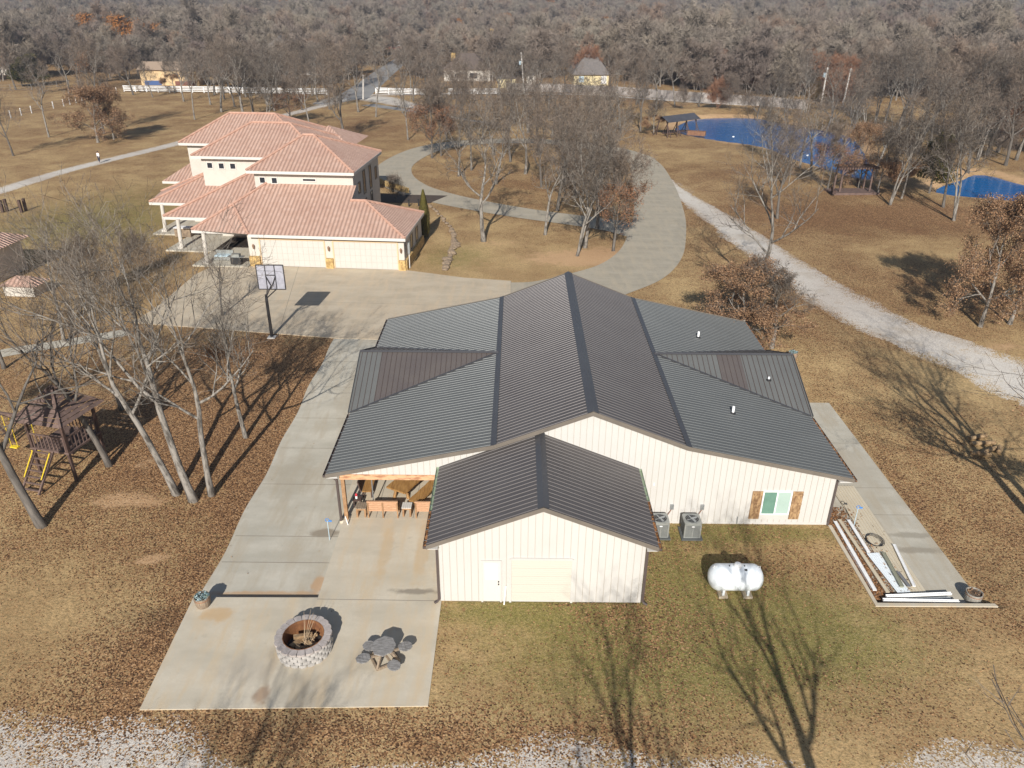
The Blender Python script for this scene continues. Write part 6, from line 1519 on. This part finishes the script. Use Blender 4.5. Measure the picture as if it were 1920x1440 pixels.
for y in (-.2, 1.6): MB().box(-2.5, 2.9, y-.06, y+.06, 3.25, 3.45).build('beam', WOOD_PLUM, t, world=False)
mb = MB()
for k in range(15): mb.box(-2.4+k*.37, -2.32+k*.37, -.8, 2.2, 3.45, 3.6)
mb.build('slats', WOOD_PLUM, t, world=False)
for u, v, lb in ((1562, 366, 'left'), (1610, 350, 'right')):
    x, y = at(u, v); b_ = thing('deck_bench', 'dark bench at the %s side of the pergola deck' % lb, 'bench', (x, y, .25), R_(80))
    MB().box(-.7, .7, -.2, .25, .40, .46).build('seat', WOOD_DARK, b_, world=False); MB().box(-.7, .7, .25, .3, .46, .9).build('backrest', WOOD_DARK, b_, world=False)
    for sx in (-.6, .6): MB().box(sx-.04, sx+.04, -.18, .24, 0, .4).build('leg', WOOD_DARK, b_, world=False)
rr = random.Random(2)
for u, v, s_, lb in ((1375, 257, .22, 'white rock on the near bank of the main pond'), (1514, 292, .2, 'white rock at the pond edge below the bare oaks')):
    x, y = at(u, v); rock('pale_rock', x, y, s_, lb, None, WHITE)
x, y = at(748, 375); mb = MB(); mb.prism([(x-5.5, y-1.2), (x+4.2, y-1.6), (x+6.2, y+2.6), (x-3, y+3.2)], -.03, .03); tag(mb.build('mulch_bed', MAT('dark_mulch', (.05, .035, .028), (.08, .055, .04), 3, .95)), 'dark mulch bed behind the garage around the bare shrub', 'planting bed')
# short posts on the left lawn
for i, (u, v) in enumerate(((6, 398), (14, 396), (41, 398), (49, 395))):
    x, y = at(u, v); mb = MB(); mb.box(x-.14, x+.14, y-.14, y+.14, 0, 1.5); tag(mb.build('timber_post', WOOD_DARK), 'short dark timber post on the left lawn, %s of the four' % ('leftmost', 'second from left', 'second from right', 'rightmost')[i], 'post', 'four timber posts on the left lawn')
# log pile in the shade at the right
for i, (u, v, L, a) in enumerate(((1832, 822, 1.3, .3), (1842, 834, 1.5, .1), (1850, 850, 1.6, .5), (1838, 856, 1.1, -.2), (1872, 848, .7, 1.0))):
    x, y = at(u, v); d = Vector((math.cos(a), math.sin(a), 0))*L/2; c = Vector((x, y, .10+.03*i)); MBo = MB().tube([c-d, c+d], .13, 8)
    tag(MBo.build('cut_log', LOGW), 'cut log in the tree shade right of the side walk, %s' % ('farthest', 'second farthest', 'longest', 'nearest and darkest', 'short one at right')[i], 'log', 'cut logs in the shade')
# playhouse at the left frame edge
x, y = at(-84, 548)
t = thing('pool_house', 'small cream building with terracotta tile roof cut by the left frame edge', 'building', (x, y, 0), R_(-4))
MB().box(-8, 2.2, 0, 7, 0, 3.1).build('wall', STUCCO, t, world=False)
roofmesh('roof', [([(-9, -.7, 3.1), (2.9, -.7, 3.1), (-1.2, 3.5, 5.0), (-5, 3.5, 5.0)], (1, 0, 0)), ([(2.9, -.7, 3.1), (2.9, 7.7, 3.1), (-1.2, 3.5, 5.0)], (0, 1, 0)), ([(2.9, 7.7, 3.1), (-9, 7.7, 3.1), (-5, 3.5, 5), (-1.2, 3.5, 5)], (1, 0, 0))], t)
x, y = at(38, 556); t = thing('dog_house', 'low terracotta tiled roof of a small shed beside the pool house', 'shed', (x, y, 0), R_(-4))
MB().box(-1.4, 1.4, 0, 1.8, 0, 1.0).build('wall', STUCCO, t, world=False); roofmesh('roof', [([(-1.7, -.2, .95), (1.7, -.2, .95), (.6, 1.0, 1.6), (-.6, 1.0, 1.6)], (1, 0, 0)), ([(-1.7, 2.2, .95), (1.7, 2.2, .95), (.6, 1, 1.6), (-.6, 1, 1.6)], (1, 0, 0)), ([(1.7, -.2, .95), (1.7, 2.2, .95), (.6, 1, 1.6)], (0, 1, 0)), ([(-1.7, -.2, .95), (-1.7, 2.2, .95), (-.6, 1, 1.6)], (0, 1, 0))], t)

# ---------------------------------------------------------------- fences
def fence_line(name, label, pts, h, post_sp, rails, mat, pw=.14, rail_h=.14, rail_mat=None, cat='fence', post=True):
    W = [Vector((*at(u, v), 0)) for u, v in pts]; t = thing(name, label, cat, tuple(W[0]))
    for a, b in zip(W[:-1], W[1:]):
        n = max(1, int((b-a).length/post_sp))
        if post:
            for k in range(n+(1 if b is W[-1] else 0)):
                p = a.lerp(b, k/n); m_ = MB(); m_.box(p.x-pw/2, p.x+pw/2, p.y-pw/2, p.y+pw/2, -.1, h+.08); m_.build('post', mat, t)
    for z in rails:
        m_ = MB(); m_.tube([p+Vector((0, 0, z)) for p in W], rail_h/2, 4); m_.build('rail', rail_mat or mat, t)
    return t, W
fence_line('white_rail_fence', 'white four rail fence in front of the tan building at the left', [(233, 172), (383, 174), (480, 176), (613, 178)], 1.55, 3.0, (.35, .75, 1.15, 1.5), WHITE, .2, .24)
fence_line('white_rail_fence', 'white rail fence right of the asphalt road', [(705, 176), (803, 179)], 1.55, 3.0, (.35, .75, 1.15, 1.5), WHITE, .2, .24)
fence_line('white_rail_fence', 'white rail fence in front of the brown roofed neighbour house', [(842, 178), (936, 178)], 1.55, 3.0, (.35, .75, 1.15, 1.5), WHITE, .2, .24)
MESHF = MAT('wire_mesh', (.30, .24, .20), rough=.8)
t, W = fence_line('wire_fence', 'white posted wire fence running down the left field', [(233, 172), (175, 183), (120, 199), (60, 212), (0, 226), (-80, 244)], 1.45, 3.2, (1.35, .9, .45), WHITE, .16, .05, MESHF)
fence_line('chain_link_fence', 'dark chain link fence below the evergreens at the far left', [(-60, 172), (60, 168), (130, 160)], 1.4, 4, (1.4, .7, .1), MAT('grey_steel_post', (.2, .2, .2), rough=.5), .1, .05)
pk = [(950, 171), (985, 172), (1060, 173), (1168, 179), (1250, 186), (1290, 189), (1355, 193), (1400, 197), (1463, 201), (1510, 206)]
W = [Vector((*at(u, v), 0)) for u, v in pk]; t = thing('picket_fence', 'long weathered grey wooden privacy fence beyond the field', 'fence', tuple(W[0])); mb = MB(); k_ = 0
for a, b in zip(W[:-1], W[1:]):
    n = int((b-a).length/.30); d = (b-a).normalized(); nn = Vector((-d.y, d.x, 0))
    for k in range(n):
        p = a+(b-a)*(k+.5)/n; hh_ = 2.25+rnd.uniform(-.06, .06); c = p+nn*rnd.uniform(-.02, .02); mb.cbox((c.x, c.y, hh_/2-.05), .27, .03, hh_, math.atan2(d.y, d.x))
mb.build('pickets', MAT('weathered_picket', (.42, .385, .36), (.27, .245, .235), .5, .9, stretch=(1, 1, .1), lo=.4, hi=.6), t)
for z in (.5, 1.7): m_ = MB(); m_.tube([p+Vector((0, .06, z)) for p in W], .05, 4); m_.build('rail', WOOD_GREY, t)

# ---------------------------------------------------------------- utility poles
def pole(u, v, ut, vt, label, box=None, extra=None):
    x, y = at(u, v); xt, zt = onY(ut, vt, y); t = thing('utility_pole', label, 'utility pole', (x, y, 0))
    MB().tube([(x, y, 0), (xt, y, zt)], [.24, .16], 8).build('pole', MAT('silver_pole_wood', (.55, .52, .48), (.42, .39, .36), 2, .9), t)
    if box: m_ = MB(); p = Vector((x, y, 0)).lerp(Vector((xt, y, zt)), box); m_.lathe((p.x-.5, y, p.z-.5), [(0, 0), (.3, 0), (.3, 1.0), (0, 1.0)], 12); m_.build('transformer', PALEBLUE, t)
    m_ = MB(); p = Vector((x, y, 0)).lerp(Vector((xt, y, zt)), .96); m_.beam(p-Vector((.5, 0, 0)), p+Vector((.5, 0, 0)), .12, .12); m_.build('cross_arm', WOOD_GREY, t)
    return t
pole(983, 176, 977, 98, 'leaning utility pole with grey transformer behind the field left of the small shed', .75)
pole(1539, 198, 1552, 126, 'left utility pole of the pair beyond the pond, carrying a grey transformer', .8)
pole(1579, 202, 1596, 128, 'right utility pole of the pair beyond the pond, plain')
pole(681, 187, 681, 140, 'dark short pole beside the asphalt road junction')
pole(1075, 55, 1075, 21, 'thin white pole standing above the far wood')

# ---------------------------------------------------------------- distant houses
def farhouse(label, u, v, w_, d_, h_, rz, rt, wallm, roofm, kind='hip', chim=None, doors=(), ov=.6, cat='house', z=0):
    x, y = at(u, v); z = float(hgt(np.array([x]), np.array([y]))[0]); t = thing('neighbour_house' if cat == 'house' else 'outbuilding', label, cat, (x, y, z), R_(rz))
    MB().box(-w_/2, w_/2, 0, d_, 0, h_).build('wall', wallm, t, world=False)
    a0, a1, b0, b1 = -w_/2-ov, w_/2+ov, -ov, d_+ov; q = min(w_, d_)/2+ov; mb = MB()
    if kind == 'hip':
        if w_ >= d_: A, B = (a0+q, d_/2, h_+rt), (a1-q, d_/2, h_+rt)
        else: A, B = (0, b0+q, h_+rt), (0, b1-q, h_+rt)
        C = [(a0, b0, h_), (a1, b0, h_), (a1, b1, h_), (a0, b1, h_)]
        if w_ >= d_: mb.add(C+[A, B], [(0, 1, 5, 4), (1, 2, 5), (2, 3, 4, 5), (3, 0, 4), (3, 2, 1, 0)])
        else: mb.add(C+[A, B], [(0, 1, 4), (1, 2, 5, 4), (2, 3, 5), (3, 0, 4, 5), (3, 2, 1, 0)])
    elif kind == 'gable':
        mb.add([(a0, b0, h_), (a1, b0, h_), (a1, b1, h_), (a0, b1, h_), (a0, d_/2, h_+rt), (a1, d_/2, h_+rt)], [(0, 1, 5, 4), (2, 3, 4, 5), (1, 2, 5), (3, 0, 4), (3, 2, 1, 0)])
    else:
        mb.add([(a0, b0, h_), (a1, b0, h_), (a1, b1, h_), (a0, b1, h_), (0, b0, h_+rt), (0, b1, h_+rt)], [(0, 1, 4), (1, 2, 5, 4), (2, 3, 5), (3, 0, 4, 5), (3, 2, 1, 0)])
    r_ = mb.build('roof', roofm, t, world=False)
    if chim: MB().box(chim[0]-.7, chim[0]+.7, chim[1]-.5, chim[1]+.5, h_, h_+chim[2]).build('chimney', STONE_GOLD, r_, world=False)
    for a, ww, z0, z1, mm in doors: MB().box(a-ww/2, a+ww/2, -.06, -.01, z0, z1).build('window' if z0 > .3 else 'door', mm, t, world=False)
    return t
farhouse('long tan building with brown roof and dark blue lower wall behind the white fence', 320, 160, 17, 8, 4.2, -1, 2.0, TANWALL, MAT('tan_roof', (.34, .25, .18), rough=.9), 'gable', None, [(-5, 5, .05, 1.3, MAT('blue_panels', (.05, .10, .25), rough=.5)), (4.5, 6, .05, 1.2, MAT('red_brown_panels', (.18, .07, .05), rough=.7))])
farhouse('white walled neighbour house with brown hip roof and gold chimney', 876, 152, 14.5, 10, 3.4, 0, 4.4, BRICKW, SHINGLE_B, 'hip', (-4.6, 6, 4.4), [(-3, 1.6, 1, 2.2, GLASS), (2, 2.4, .8, 2.4, GLASS)])
farhouse('small pale yellow shed right of the brown roofed house', 950, 165, 5.2, 4, 2.6, 0, 1.2, YELWALL, SHINGLE_B, 'hip', None, [(.3, .8, .05, 2, DARK)], .3, 'shed')
farhouse('small cream barn-shaped shed behind the picket fence', 996, 158, 2.9, 4, 2.5, 0, 1.7, BRICKW, SHINGLE_G, 'front', None, [(0, .9, 1.4, 2.2, GLASS)], .15, 'shed')
farhouse('neighbour house with tall steep grey-brown shingle roof behind the picket fence', 1108, 160, 10.5, 15, 3.0, 3, 7.5, YELWALL, SHINGLE_G, 'hip', None, [(-3.0, 1.6, .9, 2.6, PALEBLUE), (3.8, 1.6, .4, 2.8, WHITE)])
farhouse('tall pale gabled house half hidden by bare trees', 530, 136, 9.5, 10, 7.5, 10, 4.0, BRICKW, SHINGLE_G, 'front', None, [(-2, 1.2, 1, 3, GLASS), (2, 1.2, 4.5, 6, GLASS)])
farhouse('low white garage wing right of the tall pale house', 572, 141, 12, 7, 3.0, 4, 1.4, WHITE, SHINGLE_G, 'gable', None, [(-2, 2.4, .05, 2.3, BRICKW)])
farhouse('orange-brown roofed house at the left frame edge', -6, 140, 18, 12, 2.6, -12, 4.4, BRICKW, MAT('orange_shingle', (.42, .22, .12), (.33, .17, .09), 2, .9), 'hip', (5, 5, 3))
farhouse('small cream gabled house deep in the right wood', 1748, 88, 11, 10, 5, 5, 3.2, BRICKW, SHINGLE_T, 'front')
farhouse('white building at the far right of the wood', 1905, 104, 15, 9, 4, 0, 1.8, WHITE, GALV, 'gable')
farhouse('pale house on the far ridge at the upper left', 352, 26, 22, 14, 9, 20, 6, BRICKW, SHINGLE_G, 'front')
farhouse('pale house at the top left corner of the wood', 17, 26, 15, 14, 11, 25, 8, BRICKW, SHINGLE_T, 'front')
farhouse('stone house with tall turret beyond the pond in the brush', 1568, 186, 11, 9, 6.0, 0, 3.2, STONE_GOLD, SHINGLE_B, 'hip')
farhouse('cream house with twin chimneys behind the brown roofed house', 912, 126, 9, 8, 5, 0, 3, YELWALL, SHINGLE_B, 'hip', (2, 4, 8))
farhouse('grey house right of the shingled one behind the trees', 1180, 140, 12, 9, 3.2, 0, 3, BRICKW, SHINGLE_G, 'hip')
# red pickup on a driveway far away
x, y = at(741, 93); t = thing('red_pickup', 'red pickup truck parked beside the far asphalt road', 'truck', (x, y, 0), R_(5))
m_ = MB(); m_.prism([(-2.9, -.95), (2.9, -.95), (2.9, .95), (-2.9, .95)], .5, 1.15); m_.build('body', RED, t, world=False)
m_ = MB(); m_.add([(-.9, -.85, 1.15), (1.3, -.85, 1.15), (1.3, .85, 1.15), (-.9, .85, 1.15), (-.5, -.75, 1.85), (.9, -.75, 1.85), (.9, .75, 1.85), (-.5, .75, 1.85)], [(4, 5, 6, 7), (0, 1, 5, 4), (1, 2, 6, 5), (2, 3, 7, 6), (3, 0, 4, 7)]); m_.build('cab', GLASS, t, world=False)
for a in (-1.9, 1.9):
    for b in (-.9, .9): m_ = MB(); m_.tube([(a, b-.12, .4), (a, b+.12, .4)], .4, 12); m_.build('wheel', DARK, t, world=False)
x, y = at(748, 87); t = thing('white_van', 'white van parked beside the red pickup on the far road', 'van', (x, y, 0)); MB().box(-1.2, 1.2, -2.4, 2.4, .4, 2.4).build('body', WHITE, t, world=False); MB().box(-1.1, 1.1, -2.43, -2.4, 1.4, 2.1).build('windscreen', GLASS, t, world=False)

# ---------------------------------------------------------------- woods
def proj_ground(x, y):
    d = np.stack([x, y, np.full_like(x, -CAM_H)], -1); D_ = np.array(Dv); R__ = np.array(Rv); U__ = np.array(Uv); q = d@D_
    return 960+FPX*(d@R__)/q, 720-FPX*(d@U__)/q
VB_U = [-400, 0, 130, 233, 400, 640, 660, 820, 985, 1100, 1280, 1400, 1500, 1640, 1760, 1860, 1930, 2100, 2600]
VB_V = [152, 152, 152, 154, 168, 166, 152, 148, 156, 154, 170, 180, 192, 218, 236, 262, 292, 350, 480]
ROADPX = [(655, 186), (690, 160), (735, 125), (785, 92), (850, 55), (930, 28)]
ROADW = [at(*p) for p in ROADPX]
CLEAR = [(320, 152, 14), (876, 146, 11), (950, 160, 5), (996, 154, 5), (1108, 150, 11), (530, 138, 8), (572, 144, 8), (876, 158, 10), (1108, 162, 8), (-6, 135, 16), (741, 93, 14), (1748, 90, 8), (1905, 104, 9), (912, 122, 5), (460, 150, 6), (352, 27, 16), (17, 27, 12), (1568, 180, 5), (735, 110, 10), (680, 130, 14), (120, 150, 12)]
CW = [(*at(u, v), r_) for u, v, r_ in CLEAR]
rg = np.random.default_rng(12)
def wood_points(y0, y1, sp, yard=None):
    xsn = np.arange(-1.05*y1-60, 1.05*y1+60, sp); ysn = np.arange(y0, y1, sp); X_, Y2 = np.meshgrid(xsn, ysn); X_ = X_.ravel()+rg.uniform(-.5, .5, X_.size)*sp; Y2 = Y2.ravel()+rg.uniform(-.5, .5, Y2.size)*sp
    k = np.abs(X_) < Y2*.85+60; X_, Y2 = X_[k], Y2[k]
    u, v = proj_ground(X_, Y2); vb = np.interp(u, VB_U, VB_V); k = v < vb
    dmin = np.full(X_.shape, 1e9)
    for a, b in zip(ROADW[:-1], ROADW[1:]):
        ex, ey = b[0]-a[0], b[1]-a[1]; t_ = np.clip(((X_-a[0])*ex+(Y2-a[1])*ey)/(ex*ex+ey*ey), 0, 1); dmin = np.minimum(dmin, np.hypot(X_-a[0]-t_*ex, Y2-a[1]-t_*ey))
    k &= dmin > 8
    for cx, cy, r_ in CW: k &= np.hypot(X_-cx, (Y2-cy)) > r_
    # fewer trees in the yards this side of the real wood
    yard_ = (v > 105) & (u < 1250); k &= ~(yard_ & (rg.random(X_.size) < .18))
    return X_[k], Y2[k]
xa, ya = wood_points(215, 430, 7.0)
order = np.argsort(ya)
near_n = 135; nx_, ny_ = xa[order[:near_n]], ya[order[:near_n]]; rx, ry = xa[order[near_n:]], ya[order[near_n:]]
fk = ['far1', 'far2', 'far3']; fk4 = fk+['orange']
for i in range(len(nx_)):
    u, v = proj_ground(nx_[i:i+1], ny_[i:i+1]); left = u[0] < 640
    gl = 'bare trees at the near edge of the far wood' 
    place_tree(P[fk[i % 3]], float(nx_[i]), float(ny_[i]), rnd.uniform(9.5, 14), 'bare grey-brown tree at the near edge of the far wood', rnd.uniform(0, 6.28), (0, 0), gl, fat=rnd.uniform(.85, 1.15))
xb, yb_ = wood_points(430, 900, 9.5); xc, yc = wood_points(900, 2300, 17)
xx = np.concatenate([rx, xb, xc]); yy = np.concatenate([ry, yb_, yc]); zz = hgt(xx, yy)
# a few trees of every kind serve as sources; they stand at the wood's edge as real trees
me = bpy.data.meshes.new('woodland'); me.from_pydata(np.stack([xx, yy, zz], -1).tolist(), [], [])
sc_ = (np.where(yy > 900, 1.45, 1.0)*rg.uniform(.75, 1.2, xx.size)).astype(np.float32)
sc_ *= (1+.25*np.sin(xx*.02+yy*.013)*np.sin(yy*.021)).astype(np.float32); sc_ *= np.where(rg.random(xx.size) < .08, 1.35, 1.0).astype(np.float32)
a = me.attributes.new('sc', 'FLOAT', 'POINT'); a.data.foreach_set('value', sc_)
a = me.attributes.new('rz', 'FLOAT', 'POINT'); a.data.foreach_set('value', rg.uniform(0, 6.28, xx.size).astype(np.float32))
a = me.attributes.new('vi', 'INT', 'POINT'); a.data.foreach_set('value', np.where(rg.random(xx.size) < .012, 3, rg.integers(0, 3, xx.size)).astype(np.int32))
wo_ = bpy.data.objects.new('woodland', me); col.objects.link(wo_); tag(wo_, 'dense leafless grey-brown wood stretching to the horizon', 'wood', None, 'stuff')
ng = bpy.data.node_groups.new('woodland', 'GeometryNodeTree')
ng.interface.new_socket('Geometry', in_out='INPUT', socket_type='NodeSocketGeometry'); ng.interface.new_socket('Geometry', in_out='OUTPUT', socket_type='NodeSocketGeometry')
N = ng.nodes; L = ng.links; gi = N.new('NodeGroupInput'); go_ = N.new('NodeGroupOutput')
inst = N.new('GeometryNodeInstanceOnPoints'); L.new(gi.outputs[0], inst.inputs['Points']); inst.inputs['Pick Instance'].default_value = True
jn = N.new('GeometryNodeJoinGeometry')
trees_by = {}
for o in col.objects:
    if o.parent is not None and o.type == 'MESH':
        for k_ in fk4:
            if any(o.data is me_ for nm, me_ in P[k_][2]): trees_by.setdefault(k_, {}).setdefault(o.data.name, o)
for k_ in reversed(fk4):
    j2 = N.new('GeometryNodeJoinGeometry')
    for o in trees_by[k_].values():
        oi = N.new('GeometryNodeObjectInfo'); oi.transform_space = 'ORIGINAL'; oi.inputs['Object'].default_value = o; L.new(oi.outputs['Geometry'], j2.inputs[0])
    g2 = N.new('GeometryNodeGeometryToInstance'); L.new(j2.outputs[0], g2.inputs[0]); L.new(g2.outputs[0], jn.inputs[0])
L.new(jn.outputs[0], inst.inputs['Instance'])
def nattr(nm, ty):
    n_ = N.new('GeometryNodeInputNamedAttribute'); n_.data_type = ty; n_.inputs['Name'].default_value = nm; return n_.outputs[0]
L.new(nattr('vi', 'INT'), inst.inputs['Instance Index'])
cx_ = N.new('ShaderNodeCombineXYZ'); L.new(nattr('rz', 'FLOAT'), cx_.inputs[2]); L.new(cx_.outputs[0], inst.inputs['Rotation'])
L.new(nattr('sc', 'FLOAT'), inst.inputs['Scale'])
L.new(inst.outputs[0], go_.inputs[0])
md = wo_.modifiers.new('woodland', 'NODES'); md.node_group = ng

# ---------------------------------------------------------------- fallen leaves near the camera
N_ = 95000
lx = rg.uniform(-26, 27, N_); ly = rg.uniform(15.5, 46, N_); Zq = zone(lx, ly)
keep = rg.random(N_) < np.clip(Zq[:, 0]*1.0+.04-.35*Zq[:, 3], .03, 1)
barnm = ((lx > -8.7) & (lx < 16) & (ly > 32)) | ((lx > -3.2) & (lx < 5.65) & (ly > 26.1))
pat = (lx > -14.1) & (lx < -3.2) & (ly > 20.25) & (ly < 56) | ((lx > 16) & (lx < 21.1) & (ly > 26.1))
keep &= ~barnm; keep &= ~(pat & (rg.random(N_) > .004))
lx, ly = lx[keep], ly[keep]; n = len(lx); lz = hgt(lx, ly)+.02; lz = np.where((lx > -14.1) & (lx < -3.2) & (ly > 20.2) & (ly < 26.3), .02, lz); lz = np.where((lx > 16) & (ly > 26.1) & (lx < 21.1), -.30, lz)
lz = np.where((lx > -8.8) & (lx < -3.2) & (ly >= 26.2) & (ly < 33), .02, lz); lz = np.where((lx > -14.1) & (lx <= -8.8) & (ly >= 26.2), lz+.05, lz)
an = rg.uniform(0, 6.28, n); s_ = rg.uniform(.025, .055, n); tz = rg.uniform(-.5, .5, (n, 2)); hx = np.cos(an)*s_; hy = np.sin(an)*s_; wx = -np.sin(an)*s_*.55; wy = np.cos(an)*s_*.55
V4 = np.empty((n, 4, 3)); 
V4[:, 0] = np.stack([lx-hx, ly-hy, lz+s_*np.abs(tz[:, 0])], -1); V4[:, 1] = np.stack([lx+wx, ly+wy, lz+s_*np.abs(tz[:, 1])], -1); V4[:, 2] = np.stack([lx+hx, ly+hy, lz+s_*.3], -1); V4[:, 3] = np.stack([lx-wx, ly-wy, lz], -1)
me = bpy.data.meshes.new('fallen_leaves'); me.from_pydata(V4.reshape(-1, 3).tolist(), [], (np.arange(n)[:, None]*4+np.array([0, 3, 2, 1])).tolist()); me.materials.append(randmat('fallen_leaf', [(.06, .028, .014), (.20, .10, .045), (.34, .18, .085), (.46, .28, .15), (.15, .07, .035)])); me.update()
tag(bpy.data.objects.new('fallen_leaves', me), 'brown oak leaves scattered over lawn and gravel', 'leaves', None, 'stuff'); col.objects.link(bpy.data.objects['fallen_leaves'])

# ---------------------------------------------------------------- haze
mb = MB(); mb.box(-2550, 2550, -110, 3350, -4, 175)
hz = mb.build('haze', bpy.data.materials.new('haze_air')); tag(hz, kind='stuff')
hm = hz.data.materials[0]; hm.use_nodes = True; hn = hm.node_tree; hn.nodes.clear(); ho = hn.nodes.new('ShaderNodeOutputMaterial'); pv = hn.nodes.new('ShaderNodeVolumePrincipled')
pv.inputs['Color'].default_value = (.78, .85, 1.0, 1); pv.inputs['Density'].default_value = .0003; pv.inputs['Anisotropy'].default_value = .2; hn.links.new(pv.outputs[0], ho.inputs['Volume'])
